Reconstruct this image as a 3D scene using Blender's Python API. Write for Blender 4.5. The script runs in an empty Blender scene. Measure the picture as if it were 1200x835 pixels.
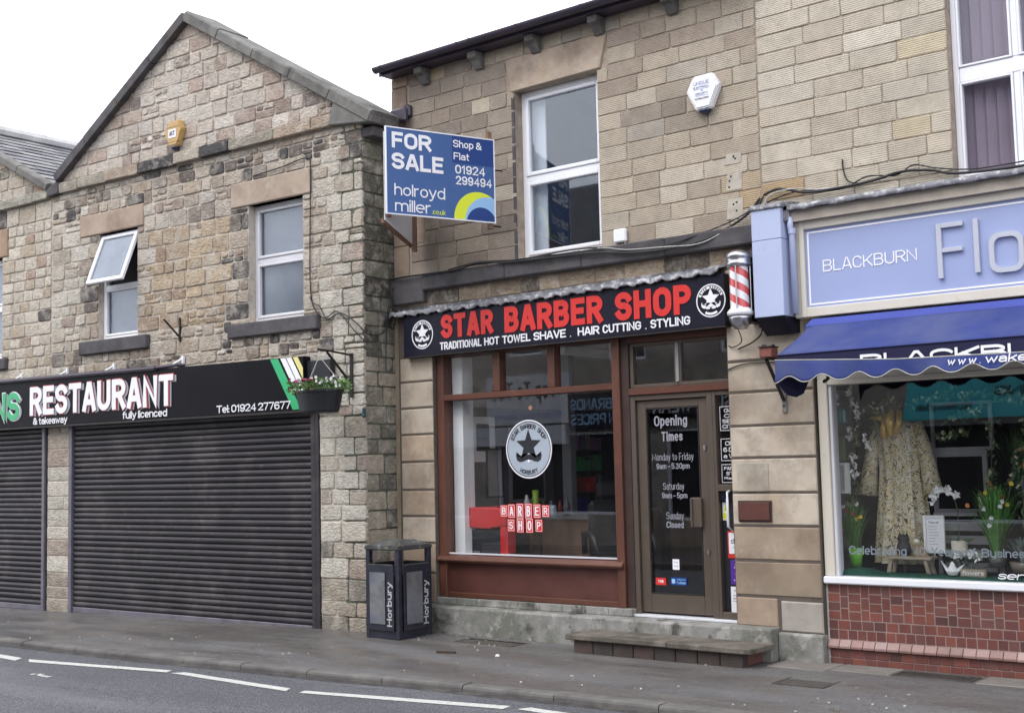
import bpy, bmesh, math, random
from math import sin, cos, pi, radians, atan, hypot
from mathutils import Vector, Matrix
random.seed(7)
R = random.random
def U(a, b): return a + (b - a) * R()
S = bpy.context.scene
COL = S.collection

# ------------------------------------------------------------------ camera
CAM = Vector((9.83, -10.0, 1.7))
yaw, pit, rol = radians(39.278), radians(4.9156), radians(-1.334)
fw = Vector((-sin(yaw) * cos(pit), cos(yaw) * cos(pit), sin(pit)))
rt = Vector((cos(yaw), sin(yaw), 0)); up = rt.cross(fw)
r1 = rt * cos(rol) + up * sin(rol); u1 = up * cos(rol) - rt * sin(rol)
cd = bpy.data.cameras.new('camera'); cam = bpy.data.objects.new('camera', cd); COL.objects.link(cam)
M = Matrix((r1, u1, -fw)).transposed().to_4x4(); M.translation = CAM
cam.matrix_world = M
cd.sensor_width = 36; cd.lens = 36 * 1487.95 / 1200; cd.clip_end = 2000; cd.clip_start = .05
S.camera = cam

# ------------------------------------------------------------------ overcast daylight
SUN_EL, SUN_AZ = radians(52), radians(200)
w = bpy.data.worlds.new('World'); S.world = w; w.use_nodes = True
nt = w.node_tree; nt.nodes.clear()
sky = nt.nodes.new('ShaderNodeTexSky'); sky.sky_type = 'NISHITA'; sky.sun_disc = False
sky.sun_elevation = SUN_EL; sky.sun_rotation = SUN_AZ
sky.air_density = 1.0; sky.dust_density = 4.0; sky.ozone_density = 1.0
hs = nt.nodes.new('ShaderNodeHueSaturation'); hs.inputs['Saturation'].default_value = .22
mx = nt.nodes.new('ShaderNodeMix'); mx.data_type = 'RGBA'; mx.inputs[0].default_value = .72
# cloud layer: an even pale grey veil over the blue sky, slightly uneven
tc = nt.nodes.new('ShaderNodeTexCoord'); cn = nt.nodes.new('ShaderNodeTexNoise'); cn.inputs['Scale'].default_value = 2.2; cn.inputs['Detail'].default_value = 5
cr = nt.nodes.new('ShaderNodeValToRGB'); cr.color_ramp.elements[0].position = .3; cr.color_ramp.elements[1].position = .75
cr.color_ramp.elements[0].color = (14.5, 14.9, 16.4, 1); cr.color_ramp.elements[1].color = (19.5, 19.8, 20.8, 1)
bg = nt.nodes.new('ShaderNodeBackground'); bg.inputs['Strength'].default_value = .1
wo = nt.nodes.new('ShaderNodeOutputWorld')
nt.links.new(tc.outputs['Generated'], cn.inputs['Vector']); nt.links.new(cn.outputs['Fac'], cr.inputs[0])
nt.links.new(sky.outputs[0], hs.inputs['Color']); nt.links.new(hs.outputs[0], mx.inputs[6]); nt.links.new(cr.outputs[0], mx.inputs[7])
nt.links.new(mx.outputs[2], bg.inputs[0]); nt.links.new(bg.outputs[0], wo.inputs[0])
sd = bpy.data.lights.new('sun', 'SUN'); sd.energy = .9; sd.angle = radians(24); sd.color = (1, .97, .93)
so = bpy.data.objects.new('sun', sd); COL.objects.link(so)
so.rotation_euler = (radians(90) - SUN_EL, 0, radians(180) - SUN_AZ + pi)
# aim the lamp explicitly: light comes from behind and left of the camera, high up
sdir = Vector((-.35, -1.0, 1.55)).normalized(); so.rotation_euler = sdir.to_track_quat('Z', 'Y').to_euler()
sky.sun_elevation = math.asin(sdir.z); sky.sun_rotation = math.atan2(sdir.x, sdir.y)
S.view_settings.view_transform = 'Standard'; S.view_settings.look = 'None'; S.view_settings.exposure = 0.62; S.view_settings.gamma = 1
S.render.engine = 'CYCLES'; S.cycles.max_bounces = 8; S.cycles.transparent_max_bounces = 16
try: S.cycles.use_denoising = True
except Exception: pass

# ------------------------------------------------------------------ materials
MT = {}
def mat(name, col, rough=.75, var=.12, vs=4., bump=.15, bs=60., metal=0., spec=.4, dirt=None, attr=False, tool=0., stretch=None, bdist=.01, emit=None, coat=0):
    """procedural surface: colour noise, optional stains, fine relief, optional horizontal tooling"""
    m = bpy.data.materials.new(name); m.use_nodes = True; t = m.node_tree; N = t.nodes; L = t.links
    b = N['Principled BSDF']; b.inputs['Roughness'].default_value = rough; b.inputs['Metallic'].default_value = metal
    b.inputs['Specular IOR Level'].default_value = spec
    if coat: b.inputs['Coat Weight'].default_value = coat; b.inputs['Coat Roughness'].default_value = .08
    g = N.new('ShaderNodeNewGeometry'); vec = g.outputs['Position']
    if stretch:
        mp = N.new('ShaderNodeMapping'); mp.inputs['Scale'].default_value = stretch; L.new(vec, mp.inputs[0]); vec = mp.outputs[0]
    def noise(sc, det=5, v=None, ro=.6):
        n = N.new('ShaderNodeTexNoise'); n.inputs['Scale'].default_value = sc; n.inputs['Detail'].default_value = det; n.inputs['Roughness'].default_value = ro
        L.new(v or vec, n.inputs['Vector']); return n.outputs['Fac']
    def mapr(v, a, c, d, e):
        n = N.new('ShaderNodeMapRange'); n.inputs[1].default_value = a; n.inputs[2].default_value = c; n.inputs[3].default_value = d; n.inputs[4].default_value = e
        L.new(v, n.inputs[0]); return n.outputs[0]
    def mix(f, a, c, mode='MIX'):
        n = N.new('ShaderNodeMix'); n.data_type = 'RGBA'; n.blend_type = mode
        for i, v in ((0, f), (6, a), (7, c)):
            if hasattr(v, 'links'): L.new(v, n.inputs[i])
            else: n.inputs[i].default_value = v if i == 0 else (*v[:3], 1)
        return n.outputs[2]
    if attr:
        a = N.new('ShaderNodeVertexColor'); a.layer_name = 'Col'; base = a.outputs[0]
    else: base = (*col, 1)
    k = mapr(noise(vs, 6), .3, .7, 1 - var, 1 + var)
    cx = N.new('ShaderNodeCombineColor'); [L.new(k, cx.inputs[i]) for i in range(3)]
    c = mix(1., base, cx.outputs[0], 'MULTIPLY')
    if dirt:
        for (dc, sc, lo, hi, amt) in dirt:
            f = mapr(noise(sc, 8, g.outputs['Position'], .65), lo, hi, 0, amt); c = mix(f, c, dc)
    hgt = None
    if bump:
        bn = N.new('ShaderNodeBump'); bn.inputs['Strength'].default_value = bump; bn.inputs['Distance'].default_value = bdist
        L.new(noise(bs, 6), bn.inputs['Height'])
        last = bn.outputs[0]
        if tool:
            wv = N.new('ShaderNodeTexWave'); wv.bands_direction = 'Z'; wv.inputs['Scale'].default_value = 17.5; wv.inputs['Distortion'].default_value = 3.2
            wv.inputs['Detail'].default_value = 3; wv.inputs['Detail Scale'].default_value = .35; wv.inputs['Detail Roughness'].default_value = .7
            mp2 = N.new('ShaderNodeMapping'); mp2.inputs['Rotation'].default_value = (0, radians(1.5), 0); L.new(g.outputs['Position'], mp2.inputs[0]); L.new(mp2.outputs[0], wv.inputs[0])
            patch = mapr(noise(1.9, 4, g.outputs['Position']), .38, .56, .15, 1)
            ml = N.new('ShaderNodeMath'); ml.operation = 'MULTIPLY'; L.new(wv.outputs['Fac'], ml.inputs[0]); L.new(patch, ml.inputs[1])
            b2 = N.new('ShaderNodeBump'); b2.inputs['Strength'].default_value = tool; b2.inputs['Distance'].default_value = .012
            L.new(ml.outputs[0], b2.inputs['Height']); L.new(last, b2.inputs['Normal']); last = b2.outputs[0]
            # dirt lodged in the tooling
            f = mapr(ml.outputs[0], .1, .55, .30 * tool, 0); c = mix(f, c, (.10, .075, .055))
        L.new(last, b.inputs['Normal'])
    if hasattr(c, 'links'): L.new(c, b.inputs['Base Color'])
    if emit:
        b.inputs['Emission Color'].default_value = (*emit[0], 1); b.inputs['Emission Strength'].default_value = emit[1]
    MT[name] = m; return m

def glassmat(name, tint, base, power=1., rough=0.):
    m = bpy.data.materials.new(name); m.use_nodes = True; t = m.node_tree; N = t.nodes; L = t.links; N.clear()
    o = N.new('ShaderNodeOutputMaterial'); tr = N.new('ShaderNodeBsdfTransparent'); tr.inputs[0].default_value = (*tint, 1)
    gl = N.new('ShaderNodeBsdfGlossy'); gl.inputs['Roughness'].default_value = rough; gl.inputs[0].default_value = (.88, .93, 1, 1)
    lw = N.new('ShaderNodeLayerWeight'); lw.inputs[0].default_value = .5
    p = N.new('ShaderNodeMath'); p.operation = 'POWER'; p.inputs[1].default_value = 5; L.new(lw.outputs['Facing'], p.inputs[0])
    a = N.new('ShaderNodeMath'); a.operation = 'MULTIPLY_ADD'; a.inputs[1].default_value = .9; a.inputs[2].default_value = base; a.use_clamp = True; L.new(p.outputs[0], a.inputs[0])
    ms = N.new('ShaderNodeMixShader'); L.new(a.outputs[0], ms.inputs[0]); L.new(tr.outputs[0], ms.inputs[1]); L.new(gl.outputs[0], ms.inputs[2]); L.new(ms.outputs[0], o.inputs[0])
    # slightly wavy pane
    n = N.new('ShaderNodeTexNoise'); n.inputs['Scale'].default_value = 1.2; n.inputs['Detail'].default_value = 1
    g = N.new('ShaderNodeNewGeometry'); L.new(g.outputs['Position'], n.inputs[0])
    bn = N.new('ShaderNodeBump'); bn.inputs['Strength'].default_value = .012; bn.inputs['Distance'].default_value = .03; L.new(n.outputs['Fac'], bn.inputs['Height']); L.new(bn.outputs[0], gl.inputs['Normal'])
    MT[name] = m; return m

SOOT = (.035, .032, .032)
mat('rubble', (.4, .3, .2), .92, .24, 14, .9, 26, attr=True, bdist=.03, spec=.2, stretch=(1, 1, 1.8), dirt=[((.15, .13, .115), 1.3, .55, .74, .5), ((.50, .455, .395), 5.5, .48, .64, .6), ((.17, .14, .12), 17, .56, .68, .55), ((.56, .52, .46), 29, .60, .70, .5)])
mat('tooled', (.4, .3, .2), .92, .12, 7, .3, 60, attr=True, tool=.36, spec=.12, dirt=[((.19, .155, .13), .8, .54, .78, .5), ((.42, .30, .18), 2.3, .60, .78, .2), ((.17, .13, .10), 24, .58, .72, .4), ((.50, .45, .37), 4.3, .54, .70, .35), ((.10, .085, .075), 1.9, .66, .80, .5)])
mat('ashlar', (.4, .3, .2), .85, .10, 3, .2, 70, attr=True, spec=.25, dirt=[((.17, .12, .09), 1.6, .44, .64, .62), ((.44, .33, .21), 2.6, .54, .70, .4), ((.20, .165, .14), 5.5, .54, .70, .45), ((.58, .52, .45), 3.7, .58, .72, .4), (SOOT, 9, .66, .8, .3)])
mat('sooty_stone', (.085, .08, .085), .85, .3, 5, .4, 40, spec=.3, dirt=[((.22, .18, .14), 3, .55, .72, .6), ((.02, .02, .022), 1.5, .5, .7, .6)])
mat('coping_stone', (.17, .165, .155), .9, .25, 5, .5, 40, spec=.2, dirt=[((.05, .047, .045), 2.2, .48, .68, .7), ((.32, .31, .27), 7, .6, .72, .45)])
mat('mortar_pale', (.50, .45, .39), .95, .18, 11, .6, 50, spec=.15, dirt=[((.12, .10, .085), 2.1, .50, .74, .65)])
mat('mortar_dark', (.36, .30, .24), .95, .2, 11, .5, 60, spec=.15, dirt=[((.14, .11, .09), 2.5, .5, .7, .7)])
mat('mortar_green', (.10, .105, .085), .95, .3, 8, .6, 50, spec=.15)
mat('slate', (.15, .15, .165), .6, .25, 3, .4, 30, attr=True, dirt=[((.30, .30, .27), 4, .56, .7, .45)])
mat('upvc', (.80, .81, .86), .35, .03, 3, .02, 30, spec=.5, dirt=[((.45, .44, .42), 7, .64, .8, .3)])
mat('upvc_grey', (.62, .62, .66), .4, .05, 3, .02, 30, dirt=[((.35, .33, .32), 6, .6, .8, .4)])
mat('cream_paint', (.62, .58, .50), .5, .05, 3, .08, 40, dirt=[((.30, .26, .22), 6, .6, .8, .4)], stretch=(1, 1, .3))
mat('blue_paint', (.42, .47, .66), .45, .04, 2, .03, 30, dirt=[((.22, .26, .45), 5, .62, .8, .3)])
mat('blue_panel', (.32, .375, .60), .42, .05, 1.2, .02, 30)
mat('wood_brown', (.105, .040, .026), .42, .30, 5, .12, 60, stretch=(1, 1, .18), dirt=[((.24, .10, .06), 5, .58, .74, .4), ((.05, .03, .025), 2.2, .5, .7, .5)], coat=.1)
mat('wood_brown_h', (.105, .040, .026), .42, .28, 5, .12, 60, stretch=(.18, 1, 1), dirt=[((.25, .11, .07), 5, .58, .74, .4)], coat=.1)
mat('wood_panel', (.095, .034, .027), .5, .22, 3, .1, 50, dirt=[((.10, .032, .024), 2.2, .5, .72, .6), ((.35, .22, .18), 17, .70, .76, .5)])
mat('bronze_alu', (.105, .082, .066), .45, .10, 3, .04, 50, metal=.25, dirt=[((.19, .155, .125), 5, .55, .78, .3)])
mat('dark_brown', (.045, .026, .022), .5, .2, 4, .1, 40)
mat('black_board', (.006, .006, .009), .45, .2, 2, .02, 20, spec=.10, dirt=[((.035, .035, .04), 4, .62, .8, .3)])
mat('navy_board', (.010, .010, .022), .42, .2, 2, .02, 20, spec=.22, dirt=[((.035, .035, .05), 3, .60, .8, .3)])
mat('red_letter', (.62, .035, .030), .4, .04, 2, 0)
mat('white_letter', (.82, .82, .86), .5, .03, 2, 0)
mat('grey_letter', (.30, .30, .34), .4, .05, 2, 0)
mat('bin_letter', (.42, .42, .44), .5, .15, 9, 0)
mat('purple', (.10, .03, .32), .4, .05, 2, 0)
mat('green_letter', (.03, .40, .16), .4, .05, 2, 0)
mat('dark_red_edge', (.30, .03, .03), .5, .05, 2, 0)
mat('shutter', (.046, .042, .048), .45, .24, 3, .10, 90, metal=.35, stretch=(.35, 1, 2.2), dirt=[((.15, .135, .13), 1.7, .50, .74, .6), ((.20, .18, .165), 11, .62, .74, .5), ((.03, .028, .032), 1.4, .5, .7, .4)])
mat('shutter_rail', (.16, .15, .18), .5, .2, 4, .15, 60, metal=.3, dirt=[((.05, .05, .055), 5, .5, .7, .5)])
mat('lead', (.17, .17, .19), .6, .25, 7, .4, 30, metal=.2, dirt=[((.52, .52, .54), 14, .50, .62, .75), ((.05, .05, .06), 6, .6, .72, .7)])
mat('gutter', (.045, .035, .055), .35, .15, 3, .03, 40, spec=.5)
mat('steel_dark', (.030, .026, .026), .55, .3, 8, .2, 80, metal=.3, dirt=[((.12, .06, .04), 9, .58, .7, .5)])
mat('bin_metal', (.024, .026, .040), .36, .25, 5, .10, 60, metal=.15, dirt=[((.10, .10, .11), 6, .57, .74, .45), ((.07, .055, .045), 2, .55, .75, .5)])
mat('bin_mesh', (.20, .205, .22), .45, .35, 6, .10, 60, metal=.4, dirt=[((.05, .07, .20), 3, .52, .66, .8), ((.25, .25, .25), 9, .6, .7, .5)])
mat('bin_lid', (.055, .055, .055), .8, .35, 8, .4, 40, dirt=[((.35, .35, .31), 11, .56, .64, .8), ((.11, .12, .08), 5, .5, .66, .6)])
mat('chrome', (.50, .50, .53), .28, .1, 3, .02, 20, metal=1)
mat('glassy_white', (.78, .78, .82), .2, .03, 2, 0, coat=.6)
mat('pole_red', (.60, .08, .085), .2, .03, 2, 0, coat=.6)
mat('concrete', (.27, .265, .25), .9, .25, 5, .5, 50, spec=.2, dirt=[((.115, .12, .095), 1.9, .44, .60, .7), ((.44, .43, .41), 6, .54, .64, .55), ((.05, .048, .04), 3.4, .56, .64, .8), ((.13, .10, .08), 9, .58, .70, .5)])
mat('step_stone', (.15, .13, .11), .8, .25, 6, .5, 50, dirt=[((.055, .05, .038), 2.6, .46, .60, .75), ((.30, .28, .24), 7, .6, .72, .5)])
mat('brick_red', (.15, .055, .045), .8, .25, 6, .4, 50, attr=True, dirt=[((.06, .05, .04), 3, .55, .7, .5)])
mat('tile_red', (.2, .05, .04), .42, .12, 9, .08, 50, attr=True, spec=.5)
mat('tile_grout', (.27, .205, .185), .9, .15, 9, .2, 60)
mat('brick_light', (.36, .20, .15), .85, .2, 9, .3, 60)
mat('awning', (.038, .054, .19), .88, .10, 2.5, .12, 160, spec=.15, dirt=[((.085, .100, .20), 1.3, .44, .66, .7), ((.05, .05, .11), 9, .60, .76, .4)])
mat('awning_hood', (.05, .07, .30), .7, .06, 2.5, .1, 120, spec=.25)
mat('awning_navy', (.012, .012, .05), .8, .1, 2, .1, 120)
mat('sale_blue', (.045, .11, .30), .42, .05, 2, 0, dirt=[((.07, .15, .36), 1.5, .5, .7, .4)])
mat('sale_navy', (.012, .05, .22), .42, .05, 2, 0)
mat('sale_yellow', (.70, .78, .04), .4, .03, 2, 0)
mat('sale_pale', (.30, .52, .80), .4, .03, 2, 0)
mat('timber', (.20, .12, .08), .8, .25, 7, .2, 60, stretch=(1, 1, .2))
mat('alarm_amber', (.48, .31, .12), .4, .1, 4, .02, 30, dirt=[((.25, .13, .04), 8, .58, .7, .4)])
mat('alarm_white', (.76, .76, .78), .4, .04, 3, .02, 30)
mat('lens_blue', (.012, .018, .07), .15, .05, 3, 0, coat=.5)
mat('cable_black', (.02, .02, .022), .55, .1, 3, 0)
mat('cable_grey', (.40, .40, .38), .6, .2, 9, 0)
mat('plastic_black', (.016, .017, .022), .5, .2, 5, .05, 40)
mat('leaf', (.075, .14, .035), .6, .2, 18, .05, 40, spec=.35, attr=True)
mat('petal', (.8, .8, .8), .6, .1, 9, 0, attr=True)
mat('int_wall', (.42, .41, .39), .8, .12, 1.3, .05, 20)
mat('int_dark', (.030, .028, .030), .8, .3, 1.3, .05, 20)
mat('int_white', (.80, .82, .83), .6, .05, 2, 0)
mat('blind_grey', (.24, .245, .27), .8, .08, 2, .05, 60)
mat('blind_mauve', (.26, .215, .27), .8, .1, 1.5, .03, 60)
mat('lead_letter', (.50, .52, .60), .4, .05, 2, .02, 30, metal=.1)
mat('tile_pink', (.5, .3, .26), .45, .15, 9, .1, 60, attr=True)
mat('glass_grey', (.20, .235, .27), .5, .05, 2, 0)
mat('rust_red', (.22, .075, .06), .8, .25, 9, .2, 60)
mat('int_grey', (.24, .245, .26), .7, .12, 3, .05, 20)
mat('mirror', (.7, .7, .72), .08, .03, 1, 0, metal=1)
mat('red_gloss', (.55, .03, .035), .3, .05, 2, 0, coat=.3)
mat('leather', (.02, .02, .024), .4, .1, 3, .05, 30)
mat('green_cloth', (.012, .075, .05), .9, .2, 8, .2, 60)
mat('gold_gloss', (.55, .36, .10), .28, .2, 6, .1, 20, metal=.4)
mat('pale_wood', (.32, .27, .20), .8, .2, 9, .1, 50)
mat('opp_white', (.62, .62, .66), .6, .06, 2, 0)
mat('teal_bright', (.06, .42, .46), .7, .1, 2, 0)
mat('pale_yellow', (.72, .66, .26), .4, .03, 2, 0)
mat('joint_dark', (.11, .09, .075), .95, .2, 11, .5, 60)
mat('lead_dark', (.12, .12, .145), .6, .25, 7, .4, 30, metal=.2, dirt=[((.55, .55, .58), 12, .56, .66, .6)])
mat('cream_shade', (.42, .37, .31), .7, .15, 4, .1, 40)  # cream paint with the shadow under the canopy put into its colour
mat('awning_seam', (.035, .045, .15), .85, .1, 3, 0)
mat('int_dado', (.10, .095, .10), .6, .3, 2.2, .05, 20, dirt=[((.22, .21, .21), 1.6, .5, .66, .6)])
mat('channel_dark', (.045, .042, .042), .8, .4, 9, .6, 70, dirt=[((.12, .11, .10), 6, .5, .66, .7)])
mat('int_mid', (.16, .155, .16), .8, .3, 1.3, .05, 20)
mat('plain', (.5, .5, .5), .6, .1, 5, 0, attr=True)
mat('gloss', (.5, .5, .5), .25, .08, 4, 0, attr=True, coat=.3)
mat('teal', (.045, .22, .24), .7, .1, 2, .05, 60)
mat('opp_stone', (.36, .32, .27), .9, .3, 3, .4, 20, dirt=[((.09, .075, .065), 1, .5, .7, .6)])
mat('opp_roof', (.07, .07, .08), .7, .3, 3, .3, 20)
glassmat('shop_glass', (.975, .98, .98), .055)
glassmat('blind_glass', (.96, .96, .97), .022)
glassmat('upper_glass', (.88, .90, .92), .075, rough=.02)
glassmat('obscure_glass', (.75, .77, .79), .075, rough=.12)
mat('frosted', (.46, .47, .52), .3, .25, 1.8, .12, 14, spec=.6, dirt=[((.58, .58, .60), 4, .50, .66, .6)])

def groundmat(name, kind):
    m = bpy.data.materials.new(name); m.use_nodes = True; t = m.node_tree; N = t.nodes; L = t.links; b = N['Principled BSDF']
    g = N.new('ShaderNodeNewGeometry'); P = g.outputs['Position']
    def noise(sc, det=5, st=None, ro=.6):
        v = P
        if st: mp = N.new('ShaderNodeMapping'); mp.inputs['Scale'].default_value = st; L.new(P, mp.inputs[0]); v = mp.outputs[0]
        n = N.new('ShaderNodeTexNoise'); n.inputs['Scale'].default_value = sc; n.inputs['Detail'].default_value = det; n.inputs['Roughness'].default_value = ro; L.new(v, n.inputs['Vector']); return n.outputs['Fac']
    def mapr(v, a, c, d, e):
        n = N.new('ShaderNodeMapRange'); n.inputs[1].default_value = a; n.inputs[2].default_value = c; n.inputs[3].default_value = d; n.inputs[4].default_value = e; L.new(v, n.inputs[0]); return n.outputs[0]
    def mix(f, a, c):
        n = N.new('ShaderNodeMix'); n.data_type = 'RGBA'
        for i, v in ((0, f), (6, a), (7, c)):
            if hasattr(v, 'links'): L.new(v, n.inputs[i])
            else: n.inputs[i].default_value = v if i == 0 else (*v, 1)
        return n.outputs[2]
    def math1(op, a, c):
        n = N.new('ShaderNodeMath'); n.operation = op
        for i, v in ((0, a), (1, c)):
            if hasattr(v, 'links'): L.new(v, n.inputs[i])
            else: n.inputs[i].default_value = v
        return n.outputs[0]
    def vor(sc, lo, hi):
        v = N.new('ShaderNodeTexVoronoi'); v.inputs['Scale'].default_value = sc; L.new(P, v.inputs['Vector']); return mapr(v.outputs['Distance'], lo, hi, 1, 0), v.outputs['Color']
    if kind == 'pave':
        # worn tarmac: long brownish and blue-grey bands running along the street
        c = mix(mapr(noise(1.0, 4, (.22, 1.7, 1)), .42, .58, 0, 1), (.086, .071, .063), (.096, .097, .102))
        c = mix(mapr(noise(.8, 5), .48, .68, 0, .7), c, (.140, .132, .125))
        c = mix(mapr(noise(2.6, 7, (.5, 1.3, 1)), .52, .62, 0, .7), c, (.058, .046, .040))
        c = mix(mapr(noise(150, 3), .35, .65, 0, .35), c, (.09, .085, .085))
        d, cc = vor(7, .035, .055); sel = mapr(noise(1.3, 2), .45, .6, 0, .7); c = mix(math1('MULTIPLY', d, sel), c, (.42, .41, .38))
        d, cc = vor(19, .05, .09); sel = mapr(noise(2.1, 2), .45, .6, 0, .55); c = mix(math1('MULTIPLY', d, sel), c, (.36, .35, .33))
        cr = N.new('ShaderNodeTexVoronoi'); cr.feature = 'DISTANCE_TO_EDGE'; cr.inputs['Scale'].default_value = .55; L.new(P, cr.inputs[0])
        c = mix(mapr(cr.outputs[0], .0, .006, .6, 0), c, (.05, .045, .04))
        c = mix(mapr(noise(60, 3, None, .85), .44, .60, 0, .6), c, (.20, .197, .195)); c = mix(mapr(noise(38, 3, None, .85), .52, .64, 0, .6), c, (.055, .05, .048)); c = mix(mapr(noise(.9, 6, (.4, 1.2, 1)), .52, .60, 0, .4), c, (.070, .062, .060)); rough = mapr(noise(1.2, 4, (.3, 1.5, 1)), .42, .58, .28, .75); bs, bst, bd = 170, .35, .004
    else:
        c = mix(mapr(noise(75, 3, None, .85), .40, .60, 0, 1), (.020, .021, .024), (.138, .141, .158))
        d, cc = vor(48, .10, .34); c = mix(math1('MULTIPLY', d, .7), c, (.34, .35, .39)); d, cc = vor(31, .08, .24); c = mix(math1('MULTIPLY', d, .6), c, (.03, .03, .035))
        c = mix(mapr(noise(1.1, 6, (.5, 1.5, 1)), .45, .7, 0, .5), c, (.060, .058, .068)); c = mix(mapr(noise(.5, 4, (.25, 1.6, 1)), .5, .66, 0, .3), c, (.21, .21, .23))
        rough = mapr(noise(3, 3), .3, .7, .6, .85); bs, bst, bd = 70, .8, .008
    L.new(c, b.inputs['Base Color']); L.new(rough, b.inputs['Roughness'])
    bn = N.new('ShaderNodeBump'); bn.inputs['Strength'].default_value = bst; bn.inputs['Distance'].default_value = bd; L.new(noise(bs, 3), bn.inputs['Height']); L.new(bn.outputs[0], b.inputs['Normal'])
    MT[name] = m
groundmat('pavement', 'pave'); groundmat('road', 'road')
mat('kerb', (.13, .123, .118), .85, .25, 6, .5, 60, dirt=[((.05, .046, .044), 2, .5, .66, .6), ((.20, .19, .185), 8, .58, .70, .5)])
mat('road_paint', (.52, .53, .50), .7, .14, 30, .3, 150, dirt=[((.25, .25, .26), 26, .55, .66, .7)])
mat('iron', (.085, .077, .070), .7, .3, 8, .4, 80, metal=.3)
mat('flag', (.185, .17, .155), .85, .18, 4, .3, 70, dirt=[((.09, .08, .07), 3, .5, .7, .6)])

def pattern_cloth():
    m = bpy.data.materials.new('gown_cloth'); m.use_nodes = True; t = m.node_tree; N = t.nodes; L = t.links; b = N['Principled BSDF']; b.inputs['Roughness'].default_value = .45
    g = N.new('ShaderNodeNewGeometry'); n = N.new('ShaderNodeTexNoise'); n.inputs['Scale'].default_value = 8; n.inputs['Detail'].default_value = 2; L.new(g.outputs[0], n.inputs[0])
    n.inputs['Scale'].default_value = 9.5; n.inputs['Distortion'].default_value = 2.6
    r = N.new('ShaderNodeValToRGB'); e = r.color_ramp.elements; e[0].position = .0; e[0].color = (.60, .52, .33, 1); e[1].position = 1; e[1].color = (.66, .62, .50, 1)
    for q_, c in ((.45, (.62, .52, .30)), (.465, (.05, .045, .04)), (.495, (.06, .05, .045)), (.515, (.66, .60, .44)), (.60, (.66, .61, .47)), (.612, (.14, .12, .10)), (.626, (.66, .61, .47))):
        q = e.new(q_); q.color = (*c, 1)
    L.new(n.outputs['Fac'], r.inputs[0]); L.new(r.outputs[0], b.inputs['Base Color']); MT['gown_cloth'] = m
pattern_cloth()

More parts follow.
